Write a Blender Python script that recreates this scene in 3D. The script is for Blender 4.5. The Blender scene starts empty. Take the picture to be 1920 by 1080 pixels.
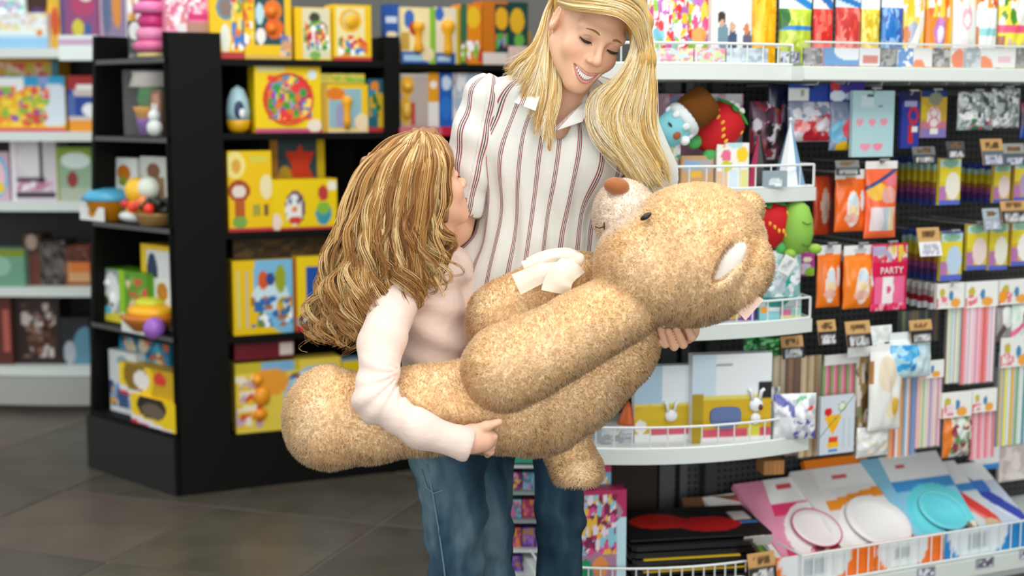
import bpy, bmesh, math, random
import numpy as np
from mathutils import Vector, Matrix, Euler

sc = bpy.context.scene
C = sc.collection
rnd = random.Random(7)
# ------------------------------------------------------------------ camera, light, exposure
F = 2600.0                      # focal length in pixels of the 1920x1080 frame
H = 1.33                        # lens height above the floor
PT = math.atan(340.0 / F)       # the lens looks slightly down
cd = bpy.data.cameras.new('camera')
cam = bpy.data.objects.new('camera', cd); C.objects.link(cam)
cam.location = (0, 0, H); cam.rotation_euler = (math.pi / 2 - PT, 0, 0)
cd.sensor_width = 36.0; cd.lens = 36.0 * F / 1920.0; cd.clip_start = 0.05; cd.clip_end = 60
cd.dof.use_dof = True; cd.dof.focus_distance = 2.78; cd.dof.aperture_fstop = 2.4
sc.camera = cam
w = bpy.data.worlds.new('store_light'); sc.world = w; w.use_nodes = True
w.node_tree.nodes['Background'].inputs[0].default_value = (0.94, 0.99, 0.985, 1)
w.node_tree.nodes['Background'].inputs[1].default_value = 0.98
def area(name, loc, size, sy, energy, rot=(0, 0, 0), col=(1, 0.97, 0.93)):
    l = bpy.data.lights.new(name, 'AREA'); l.shape = 'RECTANGLE'; l.size = size; l.size_y = sy
    l.energy = energy; l.color = col
    o = bpy.data.objects.new(name, l); C.objects.link(o); o.location = loc; o.rotation_euler = rot
    return o
area('front_fill', (0.2, -2.6, 1.5), 6.0, 2.4, 150, (math.radians(90), 0, 0), (0.97, 0.99, 1.0))  # unseen fill light behind the camera, added to brighten fronts and undersides
area('ceiling_lamp', (0.3, 1.2, 3.2), 3.4, 0.5, 48, (math.radians(20), 0, 0))
area('ceiling_lamp', (0.3, 3.2, 3.2), 3.4, 0.5, 36)
area('ceiling_lamp', (-1.6, 4.9, 3.2), 0.5, 2.4, 26)
area('ceiling_lamp', (1.6, 2.2, 3.2), 0.5, 2.4, 20)
sc.view_settings.view_transform = 'Standard'; sc.view_settings.look = 'None'
sc.view_settings.exposure = -0.14; sc.view_settings.gamma = 1.0; sc.view_settings.use_curve_mapping = False

# ------------------------------------------------------------------ helpers
cp, sp_ = math.cos(PT), math.sin(PT)
def ray(px, py):
    v = (540.0 - py) / F
    return Vector(((px - 960.0) / F, cp + v * sp_, -sp_ + v * cp))
def P(px, py, Y):
    d = ray(px, py); t = Y / d.y
    return Vector((d.x * t, Y, H + d.z * t))
def pxm(Y): return Y / F       # metres that one pixel covers at depth Y
def lin(c):
    if isinstance(c, str):
        c = c.lstrip('#')
        if len(c) == 3: c = ''.join(q * 2 for q in c)
        c = tuple(int(c[i:i + 2], 16) / 255.0 for i in (0, 2, 4))
    return tuple(q / 12.92 if q <= 0.04045 else ((q + 0.055) / 1.055) ** 2.4 for q in c)

MATS = {}
def principled(name, col=(0.8, 0.8, 0.8), rough=0.5, metal=0.0, spec=0.5, **kw):
    m = bpy.data.materials.new(name); m.use_nodes = True
    b = m.node_tree.nodes['Principled BSDF']
    b.inputs['Base Color'].default_value = (*col, 1); b.inputs['Roughness'].default_value = rough
    b.inputs['Metallic'].default_value = metal; b.inputs['Specular IOR Level'].default_value = spec
    for k, v in kw.items(): b.inputs[k.replace('_', ' ')].default_value = v
    return m
def solid(hexc, rough=0.45, metal=0.0, **kw):
    key = (hexc, rough, metal, tuple(sorted(kw.items())))
    if key not in MATS: MATS[key] = principled('paint_' + hexc.lstrip('#'), lin(hexc), rough, metal, **kw)
    return MATS[key]
def node(m, t, loc=None, **kw):
    n = m.node_tree.nodes.new(t)
    for k, v in kw.items(): setattr(n, k, v)
    return n
def lk(m, a, b): m.node_tree.links.new(a, b)
def bsdf(m): return m.node_tree.nodes['Principled BSDF']
def attr_mat(name, rough=0.5, spec=0.5, **kw):
    m = principled(name, (1, 1, 1), rough, 0, spec, **kw)
    a = node(m, 'ShaderNodeAttribute', attribute_name='Col')
    lk(m, a.outputs['Color'], bsdf(m).inputs['Base Color'])
    return m
M_CARTON = attr_mat('printed_carton', 0.42, 0.4)
M_GLOSS = attr_mat('printed_film', 0.26, 0.45, Coat_Weight=0.12, Coat_Roughness=0.15)
M_PLUSH = attr_mat('plush_cloth', 0.9, 0.1, Sheen_Weight=0.4)
M_BLACK = principled('black_laminate', lin('#0b0b08'), 0.6, 0, 0.15)
M_WHITE = solid('#d6ddd9', 0.4)
M_WIRE = solid('#dfe5e4', 0.3, 0.0)
M_CLEAR = principled('clear_plastic', (1, 1, 1), 0.06, 0, 0.5, Transmission_Weight=1.0, IOR=1.1)
M_CLEAR2 = principled('thin_clear_film', (1, 1, 1), 0.1, 0, 0.5, Alpha=0.08)

def link(name, me, mat=None, parent=None, loc=None, rot=None):
    o = bpy.data.objects.new(name, me); C.objects.link(o)
    if mat is not None and not me.materials: me.materials.append(mat)
    if parent is not None: o.parent = parent
    if loc is not None: o.location = loc
    if rot is not None: o.rotation_euler = rot
    return o
def tag(o, label, cat, group=None, kind=None):
    if label: o['label'] = label
    if cat: o['category'] = cat
    if group: o['group'] = group
    if kind: o['kind'] = kind
    return o
def empty(name, loc=(0, 0, 0), rot=None, parent=None):
    o = bpy.data.objects.new(name, None); C.objects.link(o); o.location = loc; o.empty_display_size = 0.05
    if rot is not None: o.rotation_euler = rot
    if parent is not None: o.parent = parent
    return o
class MB:
    """collects vertices and faces of one mesh"""
    def __init__(s): s.v = []; s.f = []; s.c = []
    def add(s, vs, fs, col=None):
        n = len(s.v); s.v += [tuple(q) for q in vs]; s.f += [tuple(i + n for i in q) for q in fs]
        if col is not None: s.c += [(*col, 1.0)] * len(vs)
        return s
    def box(s, a, b, col=None):
        (x0, y0, z0), (x1, y1, z1) = a, b
        return s.add([(x0, y0, z0), (x1, y0, z0), (x1, y1, z0), (x0, y1, z0), (x0, y0, z1), (x1, y0, z1), (x1, y1, z1), (x0, y1, z1)],
                     [(0, 3, 2, 1), (4, 5, 6, 7), (0, 1, 5, 4), (1, 2, 6, 5), (2, 3, 7, 6), (3, 0, 4, 7)], col)
    def cbox(s, a, b, ch=0.004, col=None):
        """box with chamfered vertical edges"""
        (x0, y0, z0), (x1, y1, z1) = a, b
        ring = [(x0 + ch, y0), (x1 - ch, y0), (x1, y0 + ch), (x1, y1 - ch), (x1 - ch, y1), (x0 + ch, y1), (x0, y1 - ch), (x0, y0 + ch)]
        vs = [(x, y, z0) for x, y in ring] + [(x, y, z1) for x, y in ring]
        fs = [tuple(range(7, -1, -1)), tuple(range(8, 16))] + [(i, (i + 1) % 8, 8 + (i + 1) % 8, 8 + i) for i in range(8)]
        return s.add(vs, fs, col)
    def tube(s, pts, r, n=6, col=None, closed=False):
        pts = [Vector(p) for p in pts]; m = len(pts)
        rs = r if isinstance(r, (list, tuple)) else [r] * m
        vs = []; pr = None
        for i, p in enumerate(pts):
            if closed: t = pts[(i + 1) % m] - pts[i - 1]
            else: t = pts[min(i + 1, m - 1)] - pts[max(i - 1, 0)]
            t.normalize()
            if pr is None: pr = t.orthogonal().normalized()
            pr = (pr - t * pr.dot(t)); pr = pr.normalized() if pr.length > 1e-6 else t.orthogonal().normalized()
            q = t.cross(pr)
            for k in range(n):
                a = 2 * math.pi * k / n
                vs.append(p + (pr * math.cos(a) + q * math.sin(a)) * rs[i])
        fs = []
        for i in range(m if closed else m - 1):
            j = (i + 1) % m
            for k in range(n):
                k2 = (k + 1) % n
                fs.append((i * n + k, i * n + k2, j * n + k2, j * n + k))
        if not closed: fs += [tuple(range(n - 1, -1, -1)), tuple((m - 1) * n + k for k in range(n))]
        return s.add(vs, fs, col)
    def lathe(s, prof, n=16, col=None, c=(0, 0, 0)):
        vs = []; fs = []
        for r, z in prof:
            for k in range(n):
                a = 2 * math.pi * k / n
                vs.append((c[0] + r * math.cos(a), c[1] + r * math.sin(a), c[2] + z))
        for i in range(len(prof) - 1):
            for k in range(n):
                k2 = (k + 1) % n
                fs.append((i * n + k, i * n + k2, (i + 1) * n + k2, (i + 1) * n + k))
        fs += [tuple(range(n - 1, -1, -1)), tuple((len(prof) - 1) * n + k for k in range(n))]
        return s.add(vs, fs, col)
    def ball(s, c, r, n=12, m=8, col=None, R=None):
        c = Vector(c); r = (r, r, r) if isinstance(r, (int, float)) else r
        vs = []; fs = []
        for i in range(m + 1):
            th = math.pi * i / m
            for k in range(n):
                a = 2 * math.pi * k / n
                p = Vector((r[0] * math.sin(th) * math.cos(a), r[1] * math.sin(th) * math.sin(a), -r[2] * math.cos(th)))
                if R is not None: p = R @ p
                vs.append(c + p)
        for i in range(m):
            for k in range(n):
                k2 = (k + 1) % n
                fs.append((i * n + k, i * n + k2, (i + 1) * n + k2, (i + 1) * n + k))
        return s.add(vs, fs, col)
    def mesh(s, name, smooth=False):
        me = bpy.data.meshes.new(name); me.from_pydata(s.v, [], s.f); me.validate(clean_customdata=False)
        if s.c and len(s.c) == len(me.vertices):
            a = me.color_attributes.new('Col', 'FLOAT_COLOR', 'POINT')
            a.data.foreach_set('color', np.array(s.c, dtype=np.float32).ravel())
        if smooth: me.polygons.foreach_set('use_smooth', [True] * len(me.polygons))
        me.update(); return me
    def build(s, name, mat, parent=None, loc=None, rot=None, smooth=False):
        return link(name, s.mesh(name, smooth), mat, parent, loc, rot)

class Face:
    """a vertical display plane: o on the floor, u runs to the picture's right, n points at the shopper"""
    def __init__(s, o, ang):
        s.o = Vector((o[0], o[1], 0)); s.a = ang
        s.u = Vector((math.cos(ang), math.sin(ang), 0)); s.n = Vector((math.sin(ang), -math.cos(ang), 0))
    def hit(s, px, py, off=0.0):
        d = ray(px, py); q = s.o + s.n * off - Vector((0, 0, H))
        t = q.dot(s.n) / d.dot(s.n)
        p = Vector((0, 0, H)) + d * t
        return (p - s.o).dot(s.u), p.z
    def at(s, q, z, off=0.0):
        p = s.o + s.u * q + s.n * off; p.z = z; return p
def floor_pt(px, py):
    d = ray(px, py); t = -H / d.z
    return Vector((d.x * t, d.y * t, 0))

# painted flat print: a grid of colours evaluated from simple shapes (unit coordinates, y up)
def paint(nx, ny, base, ops, seed=0):
    rs = np.random.RandomState(seed)
    X, Y = np.meshgrid((np.arange(nx) + 0.5) / nx, (np.arange(ny) + 0.5) / ny)
    img = np.empty((ny, nx, 3)); img[:] = lin(base)
    for op in ops:
        k = op[0]
        if k == 'n':      # speckled small print in a rectangle: n,x0,y0,x1,y1,cell,[colours],density
            _, x0, y0, x1, y1, cell, cols, dens = op
            for _ in range(int(dens * (x1 - x0) * (y1 - y0) / cell ** 2)):
                cx, cy = x0 + rs.rand() * (x1 - x0), y0 + rs.rand() * (y1 - y0)
                a, b = cell * (0.4 + rs.rand()), cell * (0.4 + rs.rand())
                mk = ((X - cx) / a) ** 2 + ((Y - cy) / b) ** 2 < 1
                mk &= (X >= x0) & (X <= x1) & (Y >= y0) & (Y <= y1)
                img[mk] = lin(cols[rs.randint(len(cols))])
            continue
        if k == 'd':      # slanting band: d, y at the left, y at the right, -, colour, half width
            img[np.abs(Y - (op[1] + (op[2] - op[1]) * X)) < op[5]] = lin(op[4]); continue
        _, x0, y0, x1, y1, col = op[:6]
        cx, cy, a, b = (x0 + x1) / 2, (y0 + y1) / 2, abs(x1 - x0) / 2, abs(y1 - y0) / 2
        if k == 'r': mk = (X >= x0) & (X <= x1) & (Y >= y0) & (Y <= y1)
        elif k == 'e': mk = ((X - cx) / a) ** 2 + ((Y - cy) / b) ** 2 < 1
        elif k == 'o':
            q = ((X - cx) / a) ** 2 + ((Y - cy) / b) ** 2; mk = (q < 1) & (q > op[6])
        elif k == 't': mk = (Y >= y0) & (Y <= y1) & (np.abs(X - cx) < a * (1 - (Y - y0) / (y1 - y0)))     # point up
        elif k == 'v': mk = (Y >= y0) & (Y <= y1) & (np.abs(X - cx) < a * ((Y - y0) / (y1 - y0)))         # point down
        elif k == 'w': mk = Y < y0 + (y1 - y0) * (0.5 + 0.5 * np.sin(X * op[6] + op[7]))                   # wave fill below
        elif k == 's':                                                                                    # vertical stripes
            mk = (X >= x0) & (X <= x1) & (Y >= y0) & (Y <= y1) & (((X - x0) / (x1 - x0) * op[6]) % 1 < op[7])
        elif k == 'h':
            hx = (X - cx) / a * 1.2; hy = (Y - cy) / b * 1.2 + 0.1
            mk = (hx ** 2 + hy ** 2 - 1) ** 3 - hx ** 2 * hy ** 3 < 0
        img[mk] = lin(col)
    return img
# ------------------------------------------------------------------ the setting
A66 = math.radians(24.0)
kc = floor_pt(332, 931)
KR = Face(kc, A66)                                # black unit, long face
KL = Face(kc, -math.radians(43.0))                # black unit, end face (u runs towards the corner)
wb = floor_pt(100, 768)
WF = Face(wb, math.radians(-2.0))                 # white gondola at the far left
r0 = P(1504, 1041, 3.5)
RF = Face(r0, A66)                                # right-hand run, front of its base shelf
e0 = P(1290, 868, 3.42)
EF = Face(e0, math.radians(10.0))                 # end bay with the curved shelves, at its bulge

def speckle(m, c1, c2, scale, rough=None):
    n = node(m, 'ShaderNodeTexNoise'); n.inputs['Scale'].default_value = scale; n.inputs['Detail'].default_value = 5
    r = node(m, 'ShaderNodeValToRGB'); r.color_ramp.elements[0].position = 0.35; r.color_ramp.elements[1].position = 0.68
    r.color_ramp.elements[0].color = (*c1, 1); r.color_ramp.elements[1].color = (*c2, 1)
    t = node(m, 'ShaderNodeTexCoord'); lk(m, t.outputs['Object'], n.inputs['Vector'])
    lk(m, n.outputs['Fac'], r.inputs['Fac']); lk(m, r.outputs['Color'], bsdf(m).inputs['Base Color'])
M_FLOOR = [principled('stone_tile_%d' % i, (0.05, 0.045, 0.04), 0.34, 0, 0.5) for i in range(3)]
for m, (a, b) in zip(M_FLOOR, (('#48433a', '#575146'), ('#51463f', '#5b5247'), ('#423f36', '#504b41'))):
    speckle(m, lin(a), lin(b), 5.0)
fl = tag(MB().box((-9, -3, -0.03), (9, 12, -0.004)).build('floor', solid('#7b756a', 0.7)), 'dark grey brown stone tile floor of the store', 'floor', kind='structure')
TS = 0.60
tm = []
for i in range(3):
    b = MB(); g = 0.0035; q = TS / 2 - g
    b.add([(-q, -q, -0.003), (q, -q, -0.003), (q, q, -0.003), (-q, q, -0.003), (-q + .002, -q + .002, 0), (q - .002, -q + .002, 0), (q - .002, q - .002, 0), (-q + .002, q - .002, 0)],
          [(4, 5, 6, 7), (0, 1, 5, 4), (1, 2, 6, 5), (2, 3, 7, 6), (3, 0, 4, 7)])
    me = b.mesh('tile'); me.materials.append(M_FLOOR[i]); tm.append(me)
ta = math.radians(24 - 90 + 43 + 4)
for i in range(-7, 12):
    for j in range(-9, 14):
        c = Vector((math.cos(ta) * i * TS - math.sin(ta) * j * TS - 1.2, math.sin(ta) * i * TS + math.cos(ta) * j * TS + 3.0, 0))
        if -3.4 < c.x < 2.6 and 2.0 < c.y < 8.2:
            link('tile', tm[(i * 5 + j * 3 + (i * j) % 2) % 3], None, fl, c, (0, 0, ta))
tag(MB().box((-9, 9.0, 0), (9, 9.1, 3.6)).build('wall_back', solid('#8a8983', 0.8)), 'plain grey rear wall behind the shelving', 'wall', kind='structure')
tag(MB().box((4.6, -1, 0), (4.7, 9, 3.6)).build('wall_right', solid('#8a8983', 0.8)), 'plain grey side wall beyond the party goods', 'wall', kind='structure')

# pegboard: holes are fine relief in the material
M_PEG = principled('dark_pegboard', lin('#34383a'), 0.55)
def peg_holes(m, size):
    t = node(m, 'ShaderNodeTexCoord'); s = node(m, 'ShaderNodeSeparateXYZ'); lk(m, t.outputs['Object'], s.inputs[0])
    def cell(sock):
        a = node(m, 'ShaderNodeMath', operation='MODULO'); lk(m, sock, a.inputs[0]); a.inputs[1].default_value = size
        b = node(m, 'ShaderNodeMath', operation='ADD'); lk(m, a.outputs[0], b.inputs[0]); b.inputs[1].default_value = -size / 2
        c = node(m, 'ShaderNodeMath', operation='POWER'); lk(m, b.outputs[0], c.inputs[0]); c.inputs[1].default_value = 2
        return c.outputs[0]
    d = node(m, 'ShaderNodeMath', operation='ADD'); lk(m, cell(s.outputs[0]), d.inputs[0]); lk(m, cell(s.outputs[2]), d.inputs[1])
    e = node(m, 'ShaderNodeMath', operation='LESS_THAN'); lk(m, d.outputs[0], e.inputs[0]); e.inputs[1].default_value = (size * 0.27) ** 2
    x = node(m, 'ShaderNodeMixRGB'); lk(m, e.outputs[0], x.inputs[0]); x.inputs[1].default_value = (*lin('#3a3d3d'), 1); x.inputs[2].default_value = (*lin('#0a0a0a'), 1)
    lk(m, x.outputs[0], bsdf(m).inputs['Base Color'])
peg_holes(M_PEG, 0.020)

def fbox(face, parent, name, s0, s1, z0, z1, o0, o1, mat, ch=None):
    """a box in a display plane's own coordinates, o0 (back) to o1 (front) along its normal"""
    b = MB(); (b.box if ch is None else (lambda p, q: b.cbox(p, q, ch)))((s0, -o1, z0), (s1, -o0, z1))
    return b.build(name, mat, parent, None, None)
def unit(name, face, label, cat='shelving', group=None):
    return tag(empty(name, face.o, (0, 0, face.a)), label, cat, group)

# ---- black display unit
ku = unit('display_unit', KR, 'black display unit with angled end, full of yellow boxed toys behind the girl')
ZT = KR.hit(332, 60)[1]
def zr(face, px, py, off=0.0): return face.hit(px, py, off)[1]
def sr(face, px, py, off=0.0): return face.hit(px, py, off)[0]
s_p1 = sr(KR, 425, 500)           # first pillar
s_p2a, s_p2b = sr(KR, 722, 150), sr(KR, 750, 150)
s_end = sr(KR, 1010, 100) + 0.35
KZ = [zr(KR, 560, 112), zr(KR, 560, 249), zr(KR, 560, 432), zr(KR, 560, 624), zr(KR, 560, 806)]
KB2 = [zr(KR, 860, 120), zr(KR, 860, 246)]
DK = 0.36
def kbox(name, s0, s1, z0, z1, o0, o1, mat=M_BLACK): return fbox(KR, ku, name, s0, s1, z0, z1, o0, o1, mat)
pb = MB(); ring = [(0, 0), (s_p1, 0), (s_p1, .40), (.20, .40)]
pb.add([(x, y, 0) for x, y in ring] + [(x, y, ZT) for x, y in ring], [(3, 2, 1, 0), (4, 5, 6, 7)] + [(i, (i + 1) % 4, 4 + (i + 1) % 4, 4 + i) for i in range(4)])
pb.build('pillar', M_BLACK, ku)
kbox('pillar', s_p2a, s_p2b, 0.0, ZT, -0.38, 0.0)
kbox('back_panel', s_p1, s_end, 0.0, ZT - 0.05, -DK - 0.03, -DK)
kbox('plinth', s_p1, s_end, 0.0, KZ[4], -DK, -0.005)
for z in KZ[:4]: kbox('shelf', s_p1, s_p2a, z - 0.022, z, -DK, -0.004)
for z in KB2 + KZ[2:4]: kbox('shelf', s_p2b, s_end, z - 0.022, z, -DK, -0.004)
# its end face
kl = empty('end_unit', (0, 0, 0), (0, 0, KL.a - KR.a), ku)
slx = sr(KL, 160, 700); sl0 = sr(KL, 186, 200); sl1 = sr(KL, 314, 300)
LZ = [zr(KL, 270, 108), zr(KL, 250, 256), zr(KL, 245, 421), zr(KL, 245, 617), zr(KL, 245, 790)]
ML_SHELF = solid('#4a4b4a', 0.45)
def lbox(name, s0, s1, z0, z1, o0, o1, mat=M_BLACK): return fbox(KL, kl, name, s0, s1, z0, z1, o0, o1, mat)
lbox('side_panel', sl1, -0.004, 0, ZT, -0.10, -0.002)
pb = MB(); pb.add([(slx, .002, 0), (slx + .02, .002, 0), (slx + .02, .36, 0), (slx, .36, 0), (sl0 - .03, .002, ZT), (sl0 - .01, .002, ZT), (sl0 - .01, .36, ZT), (sl0 - .03, .36, ZT)],
       [(0, 3, 2, 1), (4, 5, 6, 7), (0, 1, 5, 4), (1, 2, 6, 5), (2, 3, 7, 6), (3, 0, 4, 7)])
pb.build('side_panel', M_BLACK, kl)
lbox('back_panel', sl0 - .03, sl1 + .05, 0, ZT - 0.02, -0.37, -0.34)
lbox('plinth', slx, -0.004, 0, LZ[4] - 0.02, -0.36, 0.004, solid('#12120d', 0.6))
for i, z in enumerate(LZ[:4]):
    s0_ = slx + (sl0 - slx) * z / ZT
    lbox('shelf', s0_, sl1, z - 0.02, z, -0.34, 0.0)
    lbox('edge_strip', s0_, sl1, z - 0.018, z - 0.002, 0.0, 0.003, ML_SHELF)
lbox('shelf', slx + .02, sl1, LZ[4] - 0.02, LZ[4], -0.34, 0.0)

# ---- white gondola far left
wu = unit('gondola', WF, 'white shop gondola with a pale grey base at the far end of the aisle')
WZ = [zr(WF, 60, 91), zr(WF, 60, 247), zr(WF, 60, 378), zr(WF, 60, 538), zr(WF, 60, 686)]
ws0, ws1 = sr(WF, -120, 300), sr(WF, 300, 300)
M_GREY = solid('#a8aaa2', 0.5)
def wbox(name, s0, s1, z0, z1, o0, o1, mat=M_WHITE): return fbox(WF, wu, name, s0, s1, z0, z1, o0, o1, mat)
wbox('back_panel', ws0, ws1 + .4, 0, 2.3, -0.50, -0.47, solid('#1d1c1a', 0.6))
def bulged(parent, name, s0, s1, z0, z1, back, bulge, mat, n=14, skew=0.0):
    """a shelf slab with a bowed front edge"""
    b = MB(); fr = []
    for i in range(n + 1):
        t = i / n; fr.append((s0 + (s1 - s0) * t, -(bulge * (1 - (2 * t - 1) ** 2))))
    ring = fr + [(s1, back), (s0, back)]; m = len(ring)
    b.add([(x, y, z0) for x, y in ring] + [(x, y, z1) for x, y in ring],
          [tuple(range(m - 1, -1, -1)), tuple(range(m, 2 * m))] + [(i, (i + 1) % m, m + (i + 1) % m, m + i) for i in range(m)])
    return b.build(name, mat, parent)
bulged(wu, 'base', ws0, ws1, 0.03, WZ[4] - 0.045, 0.45, 0.05, M_GREY)
bulged(wu, 'kick_plate', ws0 + .05, ws1 - .05, 0, 0.03, 0.45, 0.02, solid('#35342f'))
for z in WZ: bulged(wu, 'shelf', ws0, ws1, z - 0.04, z, 0.46, 0.03, M_WHITE)

# ---- end bay with bowed white shelves
ru = unit('gondola', RF, 'long white gondola of party goods with dark pegboard and bowed end shelves')
eu = empty('end_bay', Matrix.Rotation(-RF.a, 3, 'Z') @ (EF.o - RF.o), (0, 0, EF.a - RF.a), ru)
es0, es1 = sr(EF, 1022, 850), sr(EF, 1540, 850)
BUL = 0.085; EB = 0.0
def eoff(s): t = (s - es0) / (es1 - es0); return BUL * (1 - (2 * t - 1) ** 2) - BUL
EZ = {'top': zr(EF, 1330, 121), 'plush': zr(EF, 1400, 356), 'bottle': zr(EF, 1400, 611), 'bib': zr(EF, 1300, 843), 'base': zr(EF, 1300, 1072)}
def ebox(name, s0, s1, z0, z1, o0, o1, mat=M_WHITE): return fbox(EF, eu, name, s0, s1, z0, z1, o0, o1, mat)
def rail(parent, pts_fn, s0, s1, z0, z1, step, r=0.0022, mid=False, ends=0.12):
    """wire fence along a shelf front: two long wires and upright wires"""
    N = 16; ss = [s0 + (s1 - s0) * i / N for i in range(N + 1)]
    for z in (z0, z1):
        MB().tube([pts_fn(s, z) for s in ss], r * 1.5).build('rail_wire', M_WIRE, parent)
    k = max(2, int(round((s1 - s0) / step)))
    for i in range(k + 1):
        s = s0 + (s1 - s0) * i / k
        MB().tube([pts_fn(s, z0), pts_fn(s, z1)], r * (1.5 if i in (0, k) else 0.9), 5).build('rail_wire', M_WIRE, parent)
    for s in (s0, s1):
        for z in (z0, z1):
            a = pts_fn(s, z); MB().tube([a, (a[0], a[1] + ends, a[2])], r * 1.4, 5).build('rail_wire', M_WIRE, parent)
def epts(s, z): return (s, -eoff(s) + 0.004, z)
for key, lip, fence in (('top', 0.036, 0.052), ('plush', 0.034, 0.058), ('bottle', 0.034, 0.056), ('bib', 0.036, 0.058)):
    z = EZ[key]
    a, b = (es0, es1)
    if key == 'top': b = sr(EF, 1500, 120, -0.05)
    o = bulged(eu, 'shelf', a, b, z - lip, z, 0.36, BUL, M_WHITE); o.location = (0, BUL, 0)
    def pf(s, zz, a=a, b=b):
        t = (s - a) / (b - a); return (s, BUL - BUL * (1 - (2 * t - 1) ** 2) + 0.006, zz)
    rail(eu, pf, a + 0.004, b - 0.006, z + 0.003, z + fence, 0.045)
o = bulged(eu, 'base_shelf', es0, es1, 0.02, EZ['base'] - 0.03, 0.36, BUL, M_WHITE); o.location = (0, BUL, 0)
def pf(s, zz):
    t = (s - es0) / (es1 - es0); return (s, BUL - BUL * (1 - (2 * t - 1) ** 2) + 0.004, zz)
rail(eu, pf, es0 + .004, es1 - .1, EZ['base'] - 0.028, EZ['base'] + 0.012, 0.03)
ebox('pegboard', es0 + 0.15, es1 + 0.02, 0.0, 2.2, -0.50, -0.47, M_PEG)
ebox('brown_panel', es0 + 0.03, sr(EF, 1232, 900, -.44), 0.0, EZ['bib'] - 0.05, -0.465, -0.44, solid('#2a1a10', 0.7))
for a, b in ((1236, 1264), (1274, 1288)):
    ebox('upright', sr(EF, a, 900, -0.44), sr(EF, b, 900, -0.44), 0.0, 2.2, -0.465, -0.435, solid('#4b4d4e', 0.4))

# ---- right-hand run
rs0, rs1 = sr(RF, 1502, 1000), sr(RF, 1920, 1000) + 0.55
def rbox(name, s0, s1, z0, z1, o0, o1, mat=M_WHITE, ch=None): return fbox(RF, ru, name, s0, s1, z0, z1, o0, o1, mat, ch)
RD = 0.42
rbox('pegboard', rs0 - 0.03, rs1, 0.0, 2.2, -RD - 0.02, -RD, M_PEG)
RZT = zr(RF, 1700, 126, -0.02)                     # top shelf upper face
rtop0 = sr(RF, 1505, 130, -0.02)
rbox('shelf', rtop0, rs1, RZT - 0.036, RZT, -RD, -0.02)
rbox('shelf_lip', rtop0, rs1, RZT - 0.034, RZT - 0.004, -0.02, -0.012)
RZB = zr(RF, 1700, 1065)                           # base shelf
rbox('base_shelf', rs0, rs1, RZB - 0.03, RZB, -RD, 0.0)
rbox('base_lip', rs0, rs1, RZB - 0.05, RZB - 0.004, 0.0, 0.012)
rbox('kick_plate', rs0, rs1, 0.0, RZB - 0.03, -RD, -0.03)
def rpts(s, z): return (s, -0.004, z)
zrl = zr(RF, 1700, 1010)
rail(ru, rpts, rs0 + 0.005, rs1, RZB + 0.004, zrl, 0.035)
# clear riser in front of the top shelf
zc0, zc1 = RZT + 0.002, zr(RF, 1700, 82, -0.015)
tag(fbox(RF, ru, 'clear_riser', rtop0, rs1, zc0, zc1, -0.016, -0.013, M_CLEAR2), None, None)
fbox(RF, ru, 'riser_edge', rtop0, rs1, zc1 - 0.003, zc1 + 0.002, -0.018, -0.011, M_WHITE)
# ------------------------------------------------------------------ goods: forms
def setcol(me, cols):
    a = me.color_attributes.new('Col', 'FLOAT_COLOR', 'POINT')
    c = np.ones((len(cols), 4), dtype=np.float32); c[:, :3] = cols
    a.data.foreach_set('color', c.ravel())
def grid_mesh(name, w, h, d, base, ops, form='carton', bulge=0.02, seed=0, side=None, res=None, rough_edge=0.0, xs=None):
    """front is a painted grid; x across, y into the shelf, z up; origin at the bottom middle of the front"""
    nx = res or int(min(40, max(8, w * 280))); ny = int(min(56, max(8, nx * h / w)))
    img = paint(nx, ny, base, ops, seed); rs = np.random.RandomState(seed + 5)
    u = np.linspace(0, 1, nx); v = np.linspace(0, 1, ny); U, V = np.meshgrid(u, v)
    X = (U - 0.5) * w; Z = V * h
    if form == 'carton': D = np.zeros_like(X)
    else:
        e = np.clip(np.sin(np.pi * U), 0, 1) ** 0.6 * np.clip(np.sin(np.pi * np.clip(V * 1.05 - 0.02, 0, 1)), 0, 1) ** 0.5
        wr = sum(np.sin(U * rs.uniform(4, 26) + V * rs.uniform(-18, 18) + rs.rand() * 6) for _ in range(5)) / 5
        D = -bulge * e * (1 + 0.35 * wr)
        X = X * (1 - 0.03 * np.abs(np.sin(V * np.pi * rs.uniform(1, 2.5))))
    if xs is not None: X = X + xs(U, V) * w
    verts = [tuple(q) for q in np.stack([X, D, Z], -1).reshape(-1, 3)]
    faces = [(j * nx + i, j * nx + i + 1, (j + 1) * nx + i + 1, (j + 1) * nx + i) for j in range(ny - 1) for i in range(nx - 1)]
    cols = img.reshape(-1, 3).tolist(); n0 = len(verts)
    sc_ = lin(side) if side else lin(base)
    if form == 'carton':
        b = MB(); b.box((-w / 2, 0.0006, 0), (w / 2, d, h))
        verts += b.v; cols += [sc_] * 8; faces += [tuple(i + n0 for i in f) for f in b.f]
    else:
        B = np.stack([X, -D * 0.7 + d, Z], -1).reshape(-1, 3); verts += [tuple(q) for q in B]; cols += [sc_] * len(B)
        faces += [(n0 + j * nx + i, n0 + (j + 1) * nx + i, n0 + (j + 1) * nx + i + 1, n0 + j * nx + i + 1) for j in range(ny - 1) for i in range(nx - 1)]
        per = [i for i in range(nx)] + [j * nx + nx - 1 for j in range(1, ny)] + [(ny - 1) * nx + i for i in range(nx - 2, -1, -1)] + [j * nx for j in range(ny - 2, 0, -1)]
        m = len(per); faces += [(per[(i + 1) % m], per[i], n0 + per[i], n0 + per[(i + 1) % m]) for i in range(m)]
    me = bpy.data.meshes.new(name); me.from_pydata(verts, [], faces); setcol(me, np.array(cols, dtype=np.float32))
    if form != 'carton': me.polygons.foreach_set('use_smooth', [True] * len(me.polygons))
    me.update(); return me
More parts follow.
